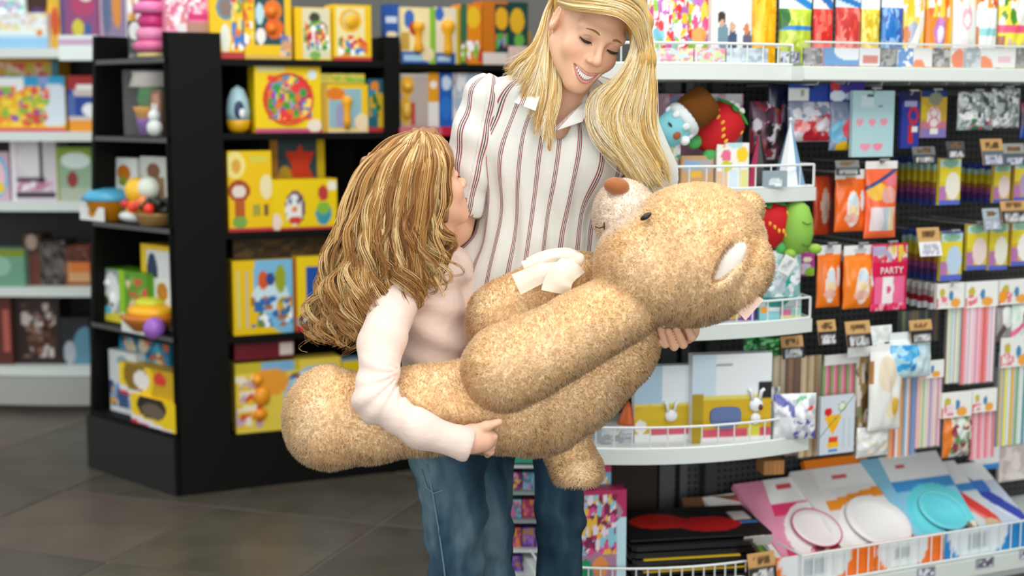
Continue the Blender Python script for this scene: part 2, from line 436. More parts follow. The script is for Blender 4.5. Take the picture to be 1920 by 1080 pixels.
NSEED = [10]
def where(face, rect, off, snap):
    x0, y0, x1, y1 = rect; xm, ym = (x0 + x1) / 2, (y0 + y1) / 2
    s0, s1 = face.hit(x0, ym, off)[0], face.hit(x1, ym, off)[0]
    zt = face.hit(xm, y0, off)[1]; zb = snap if snap is not None else face.hit(xm, y1, off)[1]
    return s0, s1, zb, zt
def prod(name, cat, label, face, rect, off=-0.03, snap=None, d=0.06, base='#fff', ops=(), form='carton', group=None, roll=0.0, lean=0.0,
         side=None, bulge=None, header=None, seed=None, xs=None, turn=0.0, off2=None):
    s0, s1, z0, z1 = where(face, rect, off, snap); wd, ht = abs(s1 - s0), max(0.01, z1 - z0)
    if off2 is not None:          # leans back: its top edge stands at off2
        z1 = face.hit((rect[0] + rect[2]) / 2, rect[1], off2)[1]; ht = math.hypot(z1 - z0, off - off2); lean = -math.atan2(off - off2, z1 - z0)
    NSEED[0] += 1; sd = seed or NSEED[0]
    hh = ht * header[0] if header else 0
    me = grid_mesh(name, wd, ht - hh, d if form == 'carton' else 0.004, base, list(ops), form, bulge if bulge is not None else min(0.03, wd * 0.16), sd, side, xs=xs)
    o = link(name, me, M_CARTON if form == 'carton' else M_GLOSS, None, face.at((s0 + s1) / 2, z0, off), (lean, roll, face.a + turn))
    tag(o, label, cat, group)
    if header:
        hm = grid_mesh('header_card', wd * header[3] if len(header) > 3 else wd, hh, 0.003, header[1], header[2] if len(header) > 2 else [], 'carton', 0, sd + 1)
        link('header_card', hm, M_CARTON, o, (0, 0.001, ht - hh))
        MB().box((-0.008, -0.0008, 0), (0.008, -0.0002, 0.004)).build('hang_slot', M_BLACK, o, (0, 0, ht - hh * 0.2))
    o['w'] = wd; o['h'] = ht
    del o['w'], o['h']
    return o, wd, ht
def hook(face, px, py, off, length, parent):
    """wire peg hook from the pegboard to the shopper"""
    s, z = face.hit(px, py, off); q = -off
    b = MB(); b.tube([(s, RD, z), (s, q - 0.006, z), (s, q - 0.012, z + 0.012)], 0.0026, 6)
    b.box((s - 0.015, q - 0.018, z + 0.008), (s + 0.015, q - 0.013, z + 0.013))
    return b.build('peg_hook', solid('#c6cacb', 0.3, 0.6), parent)
def price_tag(face, rect, off, top, bot, label, lean=-0.25, roll=0.0):
    s0, s1, z0, z1 = where(face, rect, off, None); wd, ht = s1 - s0, z1 - z0
    ops = [('r', 0, 0, 1, .5, bot), ('n', .12, .1, .85, .4, .07, ['#999', '#ccc'] if bot[1] in '0123' else ['#aab', '#ccd'], .9), ('n', .2, .62, .8, .85, .08, ['#5a4126', '#7a5a35'], .8)]
    me = grid_mesh('price_tag', wd, ht, 0.003, top, ops, 'carton', 0, NSEED[0], res=14); NSEED[0] += 1
    o = link('price_tag', me, M_CARTON, None, face.at((s0 + s1) / 2, z0, off), (lean, roll, face.a))
    return tag(o, label, 'price tag', 'price tags on the party goods hooks')
def straw_pack(name, label, face, rect, off, cols, snap=None, group=None, n=None, header=None, film=True, roll=0.0, cat='straws'):
    """upright paper straws in a clear sleeve"""
    s0, s1, z0, z1 = where(face, rect, off, snap); wd, ht = s1 - s0, z1 - z0
    r = empty(name, face.at((s0 + s1) / 2, z0, off), (0, roll, face.a)); tag(r, label, cat, group)
    hh = ht * header[0] if header else 0
    n = n or max(4, int(wd / 0.0085)); rr = wd / n / 2
    for i in range(n):
        x = -wd / 2 + rr + i * 2 * rr
        MB().lathe([(rr * .96, 0), (rr * .96, ht - hh * .5)], 8, None, (x, rr + .002 + 0.002 * ((i * 7) % 3), 0)).build('straw', solid(cols[(i * 5 + i // 3) % len(cols)], 0.35), r, smooth=False)
    if header: link('header_card', grid_mesh('header_card', wd, hh, 0.004, header[1], header[2], 'carton', 0, NSEED[0]), M_CARTON, r, (0, -0.003, ht - hh))
    if film: MB().cbox((-wd / 2 - .002, -0.004, -0.002), (wd / 2 + .002, 2 * rr + .01, ht - hh), 0.004).build('clear_sleeve', M_CLEAR2, r)
    return r
def lathe_part(parent, name, prof, col, loc, n=16, rough=0.35, rot=None, mat=None):
    return MB().lathe(prof, n).build(name, mat or solid(col, rough), parent, loc, rot, smooth=True)
def ball_part(parent, name, r, col, loc, rough=0.35, rot=None, mat=None):
    return MB().ball((0, 0, 0), r, 16, 12).build(name, mat or solid(col, rough), parent, loc, rot, smooth=True)
# ------------------------------------------------------------------ goods on the black unit, long face
Y1, Y2 = '#f2c500', '#e8b800'
SPK = ['#d33', '#fff', '#2a7fd0', '#3a9a3a', '#f5dd70', '#e87820']
BOX = 'boxed baby toys on the black unit'
def K(label, rect, zi, base, ops, off=-0.025, d=0.10, name='toy_box', cat='toy box', **kw):
    return prod(name, cat, label, KR, rect, off, KZ[zi] if isinstance(zi, int) else zi, d, base, ops, group=kw.pop('group', BOX), **kw)
o, bw, bh = K('yellow box with a grey oval mirror print, first on the top black shelf', (394, -22, 456, 112), 0, Y1, [('r', .05, 0, 1, .1, '#b33'), ('e', .2, .55, .75, .9, '#6a8aa0'), ('e', .3, .6, .66, .84, '#8a7568'), ('e', .3, .1, .6, .5, '#e8ead8'), ('n', .65, .15, 1, .95, .07, SPK, .5)])
o, bw, bh = K('yellow box with a teal window and orange toy beside the mirror box', (458, -20, 546, 112), 0, Y1, [('r', .22, .22, .85, .95, '#12494c'), ('e', .42, .55, .8, .85, '#e07512'), ('e', .45, .3, .82, .6, '#e86a10'), ('e', .25, .22, .45, .45, '#f4eee8'), ('e', .25, .5, .42, .8, '#bfe0e8'), ('r', 0, 0, 1, .08, '#d8b050'), ('n', .75, .05, 1, .4, .07, ['#e8c9a0', '#d8a070', '#77a'], 1), ('n', 0, .2, .2, .9, .06, SPK, .4)])
for q, (zq, rq) in enumerate(((.44, .018), (.68, .02))): ball_part(o, 'rattle_ball', rq, '#e8760f', (.012, -0.004, bh * zq))
K('yellow box with green and red clown toy behind a clear window', (553, 14, 621, 115), 0, Y1, [('r', .22, .04, .95, .97, '#ded7b4'), ('e', .4, .7, .7, .9, '#3c3c2a'), ('e', .35, .45, .9, .75, '#5b9a2e'), ('e', .3, .25, .85, .55, '#b8212f'), ('e', .4, .2, .7, .42, '#efe9e0'), ('e', .4, .02, .7, .18, '#77b04a'), ('n', .25, .2, .95, .7, .06, SPK, .5)])
o, bw, bh = K('yellow box with a round clock toy and blue dial', (624, 9, 696, 112), 0, Y1, [('r', .1, .1, .82, .95, '#f0e2a8'), ('e', .18, .5, .74, .92, '#efb420'), ('e', .28, .58, .64, .86, '#a6d8c8'), ('e', .36, .64, .54, .8, '#5aa0e0'), ('r', 0, 0, 1, .08, '#c8323a'), ('n', .15, .1, .9, .45, .07, SPK, .8)])
lathe_part(o, 'toy_clock', [(.0, 0), (.024, 0), (.026, .006), (.022, .012), (.0, .012)], '#f0b41e', (-.003, .006, bh * .71), rot=(math.pi / 2, 0, 0))
o = prod('egg_toy', 'toy', 'egg shaped clear toy capsule with yellow bottom beside the round game box', KR, (428, 160, 475, 254), -0.03, KZ[1], 0.05, '#d9b21f', [], group='loose toys on the black unit')[0]
bpy.data.objects.remove(o)
def egg(face, rect, off, z, label, name='egg_toy', group='loose toys on the black unit'):
    s0, s1, z0, z1 = where(face, rect, off, z); w_, h_ = s1 - s0, z1 - z0
    r = tag(empty(name, face.at((s0 + s1) / 2, z0, off - w_ / 2), (0, 0, face.a)), label, 'toy', group)
    lathe_part(r, 'yellow_cup', [(w_ * .25, 0), (w_ * .42, h_ * .08), (w_ * .49, h_ * .25), (w_ * .47, h_ * .27)], '#eeb31a', (0, 0, 0))
    lathe_part(r, 'dome', [(w_ * .47, h_ * .27), (w_ * .48, h_ * .45), (w_ * .42, h_ * .7), (w_ * .25, h_ * .92), (.002, h_)], '#a9cbd6', (0, 0, 0))
    ball_part(r, 'penguin', (w_ * .2, w_ * .1, h_ * .2), '#1d2c5a', (-.004, -w_ * .42, h_ * .48))
    ball_part(r, 'belly', (w_ * .12, w_ * .05, h_ * .1), '#eef0f2', (.004, -w_ * .5, h_ * .42))
    return r
egg(KR, (428, 160, 475, 254), -0.03, KZ[1], 'egg shaped clear toy capsule with yellow bottom beside the round game box')
o, bw, bh = K('large square yellow box with a big round colourful picture dial', (478, 120, 602, 253), 1, '#f4d000', [('e', .14, .14, .86, .84, '#d8401f'), ('e', .2, .2, .8, .8, '#8cb83a'), ('e', .58, .22, .86, .66, '#b01f60'), ('e', .25, .5, .7, .84, '#5aa0b8'), ('e', .28, .22, .6, .5, '#9aa9b0'), ('e', .24, .42, .5, .62, '#eec81e'), ('r', 0, 0, 1, .08, '#c05070'), ('e', .78, .02, 1, .2, '#f0e4d0'), ('r', .05, .88, .45, .97, '#e6dd9a'), ('e', .8, .78, .92, .9, '#dfeef4'), ('n', .2, .2, .85, .82, .05, ['#e87820', '#e33', '#3a9a3a', '#58b', '#fd5', '#a2a'], .7)])
MB().tube([(math.cos(a) * bw * .37, -0.001, bh * .49 + math.sin(a) * bh * .37) for a in [i * math.pi / 12 for i in range(24)]], 0.004, 6, closed=True).build('dial_rim', solid('#e2502a'), o, smooth=True)
o, bw, bh = K('yellow box with two orange squeaky hammers behind the window', (604, 158, 690, 252), 1, Y1, [('r', .15, .1, .85, .9, '#8fb7c0'), ('e', .1, .66, .5, .92, '#e07a14'), ('r', .3, .1, .5, .6, '#99b'), ('r', .0, 0, .12, 1, '#c99b3a'), ('r', .12, 0, 1, .06, '#e8d8b8'), ('e', .7, .05, 1, .4, '#f0d8b0')])
lathe_part(o, 'toy_handle', [(.010, 0), (.015, .03), (.011, .06), (.017, .085), (.02, .1), (.012, .113)], '#f2ab12', (.006, -.001, bh * .08))
K('flat green and orange tray box lying on the hammer box', (598, 138, 684, 157), zr(KR, 645, 157, -.03), '#c8b84a', [('n', .2, .2, 1, 1, .1, ['#7ab83a', '#e8a020', '#d6d05a'], 1.2)], off=-0.03, d=0.08)
K('narrow teal box of yellow figures beside the black pillar', (690, 148, 719, 250), 1, '#1c5a6a', [('r', .6, 0, 1, .7, '#c9a81e'), ('e', .2, .75, .7, .95, '#e08018'), ('n', .1, .3, .9, .8, .12, ['#2a8aa0', '#c8a020', '#163'], .7), ('r', 0, 0, 1, .1, '#a33')])
K('tall yellow box with an orange lion on the third black shelf', (428, 283, 510, 438), 2, Y1, [('e', -.05, .66, .4, .98, '#f4e488'), ('e', .1, .72, .3, .9, '#e0a83a'), ('e', .0, .38, .5, .64, '#a8431c'), ('e', .1, .42, .4, .58, '#e8dccb'), ('r', .15, .1, .38, .4, '#b85a20'), ('e', .1, .05, .42, .2, '#7aa84a'), ('r', .55, .2, .72, .34, '#a8a03a'), ('r', .8, .2, .9, .34, '#7a5a2a'), ('r', 0, 0, 1, .05, '#c0303a'), ('e', .72, .4, 1, .7, '#f2e2b0'), ('r', .5, .85, .9, .93, '#d8cf4a')])
K('yellow box with white egg face and clown prints, lowest of three on third shelf', (511, 336, 632, 436), 2, '#f1cd00', [('e', .2, .1, .5, .78, '#6a3a5a'), ('e', .21, .1, .46, .7, '#eceae4'), ('e', .26, .12, .44, .28, '#d23a20'), ('e', .26, .5, .31, .62, '#2a4a78'), ('e', .38, .5, .43, .62, '#2a4a78'), ('e', .3, .36, .38, .46, '#e6702a'), ('e', .66, .1, .9, .55, '#3a96a8'), ('e', .68, .3, .88, .55, '#86b83a'), ('e', .7, .55, .86, .86, '#c03a30'), ('r', 0, 0, 1, .05, '#c0303a'), ('e', .0, .0, .14, .35, '#f0d8c8'), ('e', .84, .75, 1, .95, '#f2eeda')])
o, bw, bh = K('box with a bright red star toy behind the egg face box', (506, 262, 609, 372), 2, '#3a4a52', [('r', .85, .0, 1, 1, '#ecc800'), ('r', .0, 0, .15, 1, '#c88a1e'), ('r', .15, 0, .85, .25, '#e4ddd8'), ('v', .3, .45, .8, .85, '#e83a10'), ('t', .32, .55, .78, .95, '#e8400e'), ('e', .36, .3, .6, .52, '#9cc6e0'), ('e', .15, .4, .4, .7, '#d8a81e'), ('e', .66, .1, .98, .5, '#b8bcd8')], off=-0.16, d=0.10)
K('yellow and sky blue box with whistle picture on the fourth black shelf', (437, 488, 549, 637), 3, '#eec400', [('d', .1, .95, .2, '#8cc4e6', .0), ('e', .35, .0, 1.5, 1.5, '#7cbce0'), ('e', .32, .3, .92, .72, '#cfe6ee'), ('e', .7, .55, .88, .92, '#9aa81e'), ('e', .42, .6, .6, .85, '#d85a1c'), ('e', .55, .65, .7, .82, '#2a4a8a'), ('e', .72, .2, .98, .5, '#e0a818'), ('e', .4, .12, .56, .28, '#3a6ab0'), ('r', .08, .1, .13, .85, '#d6cf78'), ('r', .22, .1, .26, .85, '#b8b0c8'), ('n', .3, .1, .98, .5, .06, ['#2a6ab0', '#6a8a2a', '#b06a2a', '#fff'], .4)])
K('yellow box with blue window half hidden by the curls of the girl', (553, 480, 650, 628), 3, '#f3cf0c', [('r', .22, .42, .9, .86, '#1f4fa8'), ('e', .3, .3, .8, .5, '#bcd8e6'), ('e', .3, .22, .5, .42, '#e8922a'), ('e', .2, .14, .36, .34, '#b8c832'), ('r', 0, .08, 1, .2, '#b8d4e4'), ('r', 0, 0, 1, .09, '#c81f32'), ('r', 0, 0, .06, 1, '#a8321f')])
K('dark red flat box with a small white label on the lowest black shelf', (440, 640, 551, 672), zr(KR, 500, 673, -.02), '#6a1220', [('r', .76, .2, .98, .85, '#d8c8bc'), ('r', 0, .8, .7, 1, '#4a0d15')], d=0.2)
o, bw, bh = K('yellow box showing a shiny orange duck toy on the lowest shelf', (442, 676, 640, 805), 4, '#ecd04a', [('r', 0, .85, .6, 1, '#c9b82a'), ('r', .25, .86, .55, 1, '#7cb4d8'), ('e', .15, .5, .5, .9, '#f0a030'), ('e', .45, .0, 1.1, .9, '#a8cfe0'), ('e', .7, .55, .98, .9, '#6aa8dc'), ('n', .5, .15, 1, .8, .05, ['#2a6ab0', '#d33a2a', '#6a4a2a', '#e8a020', '#fff'], .6), ('n', 0, .05, .25, .8, .05, ['#d04a2a', '#f4ecd0', '#e8c02a', '#c8a8b8'], .6)])
ball_part(o, 'duck_body', (.028, .02, .034), '#f29a14', (-bw * .26, -.006, bh * .52)); ball_part(o, 'duck_head', .019, '#f4a21a', (-bw * .3, -.006, bh * .76)); ball_part(o, 'duck_foot', (.024, .016, .02), '#ee8f10', (-bw * .28, -.006, bh * .26))
K('sky blue and yellow box beside the duck box behind the bear foot', (642, 672, 800, 803), 4, '#9cc8e2', [('r', 0, .78, .65, 1, '#e6c40c'), ('r', .65, .75, 1, 1, '#a9c8c8'), ('n', 0, 0, 1, .75, .06, ['#e8a020', '#fff', '#3a7ab8', '#d33'], .5)])
K('brown shrink-wrapped pack lying above the whistle box', (437, 446, 612, 474), zr(KR, 520, 488, -.06), '#4a3410', [('n', 0, 0, 1, 1, .08, ['#3a2a0e', '#5c4214', '#2a1e0c'], 1)], off=-0.06, d=0.2)
# second bay
K('blue and white milk-bottle box beside the black pillar top', (722, 8, 749, 62), ZT, '#1d4fa0', [('r', .1, .45, .8, .62, '#c8d4e8'), ('e', .1, 0, .8, .2, '#e8d8b8')], off=-0.05, d=0.05)
o, bw, bh = K('blue box with a yellow phone toy and lime green edge', (752, 14, 816, 118), KB2[0], '#f0e0a8', [('r', 0, 0, .8, .22, '#1f5aa8'), ('r', .82, 0, 1, 1, '#86c22a'), ('e', .1, .62, .4, .95, '#3a6ab8'), ('e', .25, .5, .5, .75, '#b8262a'), ('r', .0, .25, .25, .55, '#c8a040'), ('e', .55, .05, .95, .3, '#eed8b0'), ('r', .08, .06, .6, .16, '#a8c8e0')])
lathe_part(o, 'toy_phone', [(.012, 0), (.02, .01), (.012, .04), (.014, .075), (.022, .085), (.02, .105)], '#f2ab10', (.0, -.002, bh * .2))
o, bw, bh = K('box with a tall yellow hammer figure over a blue base', (817, 14, 862, 119), KB2[0], '#e8dcc0', [('r', 0, 0, .8, .2, '#1f4f98'), ('r', .1, .06, .6, .14, '#b8cce0'), ('e', .0, .75, .35, 1, '#3a6ac0'), ('r', .85, 0, 1, 1, '#c8b020')])
lathe_part(o, 'toy_hammer', [(.014, 0), (.017, .02), (.013, .07), (.024, .09), (.026, .11), (.014, .125)], '#f4af0e', (.0, -.002, bh * .16))
o, bw, bh = K('orange and green box with a yellow rattle beside the white shoulder', (864, 8, 903, 119), KB2[0], '#e88a10', [('r', 0, 0, .3, 1, '#2d6a4a'), ('e', .3, .6, .9, .95, '#f2c020'), ('n', 0, .05, 1, .4, .1, ['#d33', '#fff', '#8ab83a'], .8)])
o, bw, bh = K('deep orange box with a yellow ball toy touching the blonde hair', (905, 2, 952, 119), KB2[0], '#d07410', [('r', 0, 0, 1, .2, '#e8d8d0'), ('r', .5, .2, 1, .95, '#123a36'), ('e', .5, .55, 1, .9, '#edb01c'), ('n', .5, .25, 1, .5, .1, ['#58a83a', '#c4304a', '#7ac'], .8)])
o, bw, bh = K('dark green box of yellow toys at the end of the upper black shelf', (953, 4, 990, 118), KB2[0], '#16423c', [('e', .1, .5, .8, .9, '#eab422'), ('r', 0, 0, 1, .3, '#e6c9c0'), ('e', .3, .3, .8, .5, '#6ab04a')])
o, bw, bh = K('clear box with a yellow bear toy below the blue phone box', (749, 138, 803, 238), KB2[1], '#b8a8a0', [('e', .05, .6, .5, .95, '#e8ac2a'), ('e', .02, .1, .42, .62, '#d8a838'), ('r', .4, .1, .52, .5, '#b83a30'), ('r', 0, .94, 1, 1, '#d8d0c8')])
ball_part(o, 'toy_head', .019, '#e9b034', (-bw * .22, -.002, bh * .78)); ball_part(o, 'toy_body', (.017, .014, .03), '#dcae40', (-bw * .25, -.002, bh * .36))
K('narrow orange and white box on the second bay shelf', (803, 136, 823, 238), KB2[1], '#e6e2dc', [('r', 0, .5, 1, 1, '#e29a18'), ('e', .2, .72, .8, .86, '#f4e8d8')])
K('royal blue box beside the narrow orange box', (824, 137, 848, 238), KB2[1], '#1d5cb0', [('e', .2, .7, .9, .95, '#c8d8ec'), ('e', .1, .2, .9, .6, '#2a72c8')])
K('white and grey toy box next to the striped sleeve', (849, 137, 905, 238), KB2[1], '#d6d4d2', [('n', 0, 0, 1, 1, .1, ['#b8b4b8', '#e8e8ea', '#8a6a5a', '#a9b8c8'], 1)])
K('long red tray edge under the second bay boxes', (750, 238, 905, 257), KB2[1] - .016, '#c01f38', [('r', 0, 0, .5, 1, '#d06a78')], off=0.008, d=0.01, name='shelf_tray', cat='tray')
for k in range(2):
    s0, s1, z0, z1 = where(KR, (981, 20 + 34 * k, 1000, 54 + 34 * k), -.04, KB2[0] + (1 - k) * .066)
    r = tag(empty('gold_tin', KR.at((s0 + s1) / 2, KB2[0] + (1 - k) * .066, -.06), (0, 0, KR.a)), ['gold toy tin stacked upper at the end of the black shelf', 'gold toy tin stacked lower at the end of the black shelf'][k], 'tin', 'gold tins on the black unit')
    lathe_part(r, 'can', [(.017, 0), (.019, .004), (.018, .02), (.019, .055), (.017, .06)], '#c89a3a', (0, 0, 0), rough=.25); lathe_part(r, 'rim', [(.0175, .06), (.0175, .065)], '#8a7a3a', (0, 0, 0))
# on top of the first pillar
def pinkpack(label, rect, z, off, base, ops, face=KR): return prod('toy_box', 'toy box', label, face, rect, off, z, 0.08, base, ops, group='pink toys on top of the black unit')
pinkpack('pink and white doll box standing on the black pillar top', (311, -15, 352, 57), ZT, -0.06, '#ec9ab4', [('n', 0, .1, 1, 1, .08, ['#f4d8e4', '#e06a98', '#fff', '#d88'], 1.2), ('e', .5, 0, .9, .25, '#e8e4e4')])
pinkpack('hot pink doll pack at the edge of the pillar top', (353, -10, 392, 57), ZT, -0.06, '#e87aa0', [('r', 0, .35, 1, .55, '#d82a78'), ('n', 0, .5, 1, 1, .08, ['#f6c8d8', '#e0559a', '#fff'], 1), ('r', 0, 0, 1, .3, '#b88a7a')])

# ------------------------------------------------------------------ goods on the end face of the black unit
LG = 'small toys on the end shelves of the black unit'
def L(label, rect, zi, base, ops, off=-0.03, d=0.08, name='toy_box', cat='toy box', **kw):
    if off < -.05: off = -.05 + (off + .05) * .35
    return prod(name, cat, label, KL, rect, off, LZ[zi] if isinstance(zi, int) else zi, d, base, ops, group=LG, **kw)
def Lroot(name, label, rect, zi, off, cat='toy'):
    s0, s1, z0, z1 = where(KL, rect, off, LZ[zi] if isinstance(zi, int) else zi)
    return tag(empty(name, KL.at((s0 + s1) / 2, z0, off), (0, 0, KL.a)), label, cat, LG), s1 - s0, z1 - z0
r, a, b = Lroot('toy_tower', 'pink stacked castle toy on the top end shelf', (264, -14, 308, 106), 0, -0.07)
for k, (f0, f1, wd, c) in enumerate(((0, .1, .8, '#d9c98a'), (.1, .28, .95, '#d96a9a'), (.28, .48, .8, '#e48ab4'), (.48, .68, .7, '#c8327a'), (.68, .86, .9, '#dc78ac'), (.86, 1, .5, '#c43a80'))):
    lathe_part(r, 'tower_ring', [(a * wd * .42, 0), (a * wd * .5, (f1 - f0) * b * .3), (a * wd * .46, (f1 - f0) * b * .8), (a * wd * .3, (f1 - f0) * b)], c, (0, 0, f0 * b), 12)
L('white and grey robot pack next to the pink tower', (240, 38, 266, 106), 0, '#4a4a4a', [('e', .1, .5, .9, .95, '#eef0ee'), ('n', 0, 0, 1, .45, .15, ['#333', '#666', '#888'], 1)], off=-.06)
r, a, b = Lroot('stacking_cups', 'clear box of stacking cups, purple at the bottom and green above', (230, 130, 278, 246), 1, -0.06)
for f0, f1, w0, w1, c in ((0, .26, .30, .36, '#8a58b4'), (.26, .44, .36, .42, '#f2ac3a'), (.44, .56, .3, .34, '#3f8a4c'), (.56, .74, .34, .3, '#4a9a52'), (.74, .97, .5, .42, '#ece6df')):
    lathe_part(r, 'cup', [(a * w0, 0), (a * w1, (f1 - f0) * b * .8), (a * w1 * 1.05, (f1 - f0) * b)], c, (-.005, a * .45, f0 * b), 14)
MB().cbox((-a * .5, 0, 0), (a * .5, a * .95, b), .002).build('clear_case', M_CLEAR2, r)
r, a, b = Lroot('toy_figure', 'white seated bunny figure beside the stacking cups', (277, 202, 303, 250), 1, -0.03)
ball_part(r, 'body', (a * .4, a * .3, b * .3), '#dfe6e4', (0, 0, b * .3)); ball_part(r, 'head', a * .26, '#e8eeec', (0, 0, b * .72)); ball_part(r, 'ear', (a * .08, a * .06, b * .22), '#e0dad8', (-a * .1, 0, b * .96)); ball_part(r, 'ear', (a * .08, a * .06, b * .22), '#e0dad8', (a * .14, 0, b * .94))
L('tall peach and grey carton behind the bunny figure', (282, 168, 302, 240), 1, '#8a6a58', [('r', .2, .3, .8, .9, '#d8987a')], off=-.12)
L('white card with a round orange fruit mark, first of two', (209, 296, 258, 412), 2, '#e9ece8', [('e', .25, .62, .75, .88, '#c8781a'), ('e', .3, .55, .6, .7, '#8a9a2a'), ('r', 0, 0, 1, .35, '#9cc0c0')], off=-.16, d=.05)
L('white card with a brown fruit mark, second beside the black corner', (265, 294, 313, 418), 2, '#cfd2cc', [('e', .25, .66, .75, .9, '#7a4a22'), ('r', .5, .3, .9, .7, '#9a7a58'), ('r', 0, 0, 1, .3, '#6a5a4a')], off=-.14, d=.05)
r, a, b = Lroot('toy_bucket', 'orange toy bucket with a sky blue lid on the end shelf', (178, 352, 232, 414), 2, -0.06)
lathe_part(r, 'bucket', [(a * .3, 0), (a * .42, b * .6), (a * .46, b * .64)], '#ea951c', (0, 0, 0)); lathe_part(r, 'lid', [(a * .5, b * .62), (a * .48, b * .75), (a * .36, b * .93), (a * .1, b)], '#4aa3c6', (0, 0, 0))
r, a, b = Lroot('toy_duck', 'yellow and white duck toy between bucket and plant', (234, 326, 288, 418), 2, -0.05)
ball_part(r, 'body', (a * .3, a * .24, b * .24), '#f1b71c', (.002, 0, b * .3)); ball_part(r, 'head', a * .26, '#f5c433', (-a * .02, 0, b * .66)); ball_part(r, 'wing', (a * .26, a * .2, b * .24), '#e8efe0', (a * .26, .01, b * .72)); ball_part(r, 'base_plate', (a * .42, a * .3, b * .14), '#dfe4e6', (-a * .1, 0, b * .14)); ball_part(r, 'beak', (a * .1, a * .08, b * .08), '#d8323a', (-a * .14, -a * .22, b * .4))
r, a, b = Lroot('toy_flowerpot', 'dark leafy toy flowerpot with red blooms on the end shelf', (268, 356, 318, 426), 2, -0.05)
lathe_part(r, 'pot', [(a * .34, 0), (a * .44, b * .3), (a * .46, b * .34)], '#a8824e', (0, 0, 0))
for k in range(9): ball_part(r, 'leaf', (a * .16, a * .12, b * .14), ['#26301e', '#33421f', '#1b2218'][k % 3], (math.cos(k * 2.4) * a * .3, math.sin(k * 2.4) * a * .25, b * (.45 + .1 * (k % 3))))
for k in range(4): ball_part(r, 'bloom', a * .11, ['#f2382c', '#e8573a', '#f08a4a'][k % 3], ((k - 2) * a * .2, -a * .3, b * (.5 + .1 * (k % 3))))
L('small white fruit-mark shelf card under the orange bucket', (150, 388, 194, 414), LZ[2] + .0005, '#f0f2ee', [('e', .35, .25, .65, .8, '#d8902a')], off=.006, d=.004, name='shelf_card', cat='card')
L('yellow box with a navy swirl and white fruit-mark panel', (266, 460, 322, 612), 3, '#f0c80a', [('r', .2, .0, 1, .92, '#e2e8ea'), ('e', .2, .4, .55, .9, '#1d3458'), ('r', .25, 0, .5, .45, '#24344a'), ('r', .35, .18, 1, .6, '#eef0ec'), ('e', .5, .34, .86, .56, '#c8821e'), ('r', .3, 0, 1, .16, '#a8c8c8')], off=-.13)
o, bw, bh = L('lime green box with a white spotted dog toy in its window', (173, 506, 276, 600), 3, '#5a9a1c', [('r', 0, .2, .1, 1, '#9ad010'), ('r', .1, .2, .5, .95, '#9aa4a8'), ('e', .22, .2, .5, .9, '#f0f3f2'), ('e', .12, .25, .32, .5, '#3a4a20'), ('r', .5, .1, .6, 1, '#96cc12'), ('r', 0, 0, 1, .2, '#e6d83a'), ('e', .2, .16, .36, .3, '#58c6da'), ('n', .6, .3, 1, .9, .07, ['#d05a3a', '#4a8a1a', '#8a4', '#e8d0b0'], .4)], off=-.05, d=.1)
ball_part(o, 'dog_head', (.014, .01, .013), '#eff2f3', (-bw * .2, -.002, bh * .72)); ball_part(o, 'dog_body', (.014, .01, .026), '#e9edf0', (-bw * .12, -.002, bh * .42)); ball_part(o, 'dog_spot', .005, '#222', (-bw * .09, -.011, bh * .34))
r, a, b = Lroot('toy_bowl', 'yellow and orange baby toy bowl in front of the navy swirl box', (250, 558, 322, 632), 3, -0.05)
lathe_part(r, 'bowl', [(a * .28, 0), (a * .4, b * .3), (a * .46, b * .45), (a * .4, b * .5)], '#c8752a', (0, 0, 0)); ball_part(r, 'cap', (a * .4, a * .34, b * .28), '#f2b21c', (0, 0, b * .58)); ball_part(r, 'green_top', (a * .26, a * .2, b * .16), '#cfd83a', (-a * .05, 0, b * .84)); ball_part(r, 'purple_ball', a * .16, '#9a62c0', (a * .36, -a * .2, b * .16))
L('white fruit-mark card hanging below the green dog box', (228, 591, 278, 624), zr(KL, 252, 625, .01), '#eef0ec', [('e', .35, .25, .68, .85, '#c8701e')], off=.01, d=.004, name='shelf_card', cat='card')
L('teal carton at the back of the lowest end shelf', (226, 638, 318, 762), 4, '#1d7fa2', [('n', 0, .4, 1, 1, .07, ['#3aa6c8', '#0d5a7a', '#d8c8a8', '#b85a2a'], .8)], off=-.17)
L('white rounded carton with small coloured prints on the lowest end shelf', (206, 660, 256, 790), 4, '#dfe3e6', [('n', 0, .1, 1, .5, .12, ['#3a5a8a', '#e0b040', '#8aa8d8', '#456'], 1), ('e', .3, .75, .7, .92, '#9ab0c0')], off=-.06)
o, bw, bh = L('yellow tray box with a scooped front, upper of two', (224, 690, 327, 748), zr(KL, 275, 750, -.02), '#c9a20a', [('e', -.05, -.2, .62, 1.5, '#f2cf14'), ('e', .1, .15, .5, 1.2, '#8a6a10'), ('e', .28, .3, .55, .85, '#f0ece6'), ('e', .62, .5, .85, .9, '#d83a2a'), ('d', .25, -.1, 0, '#eae6f0', .07), ('d', .1, -.2, 0, '#c02030', .07)], off=-.02)
o, bw, bh = L('yellow tray box with a dark scooped opening, lower of two', (246, 748, 328, 806), LZ[4] - .006, '#f0cb12', [('e', .15, .3, .8, 1.1, '#2a1c14'), ('e', .25, .35, .75, .8, '#6a5a4a'), ('d', .3, .0, 0, '#eae6f0', .08), ('d', .12, -.15, 0, '#c41f38', .09)], off=.0, d=.1)

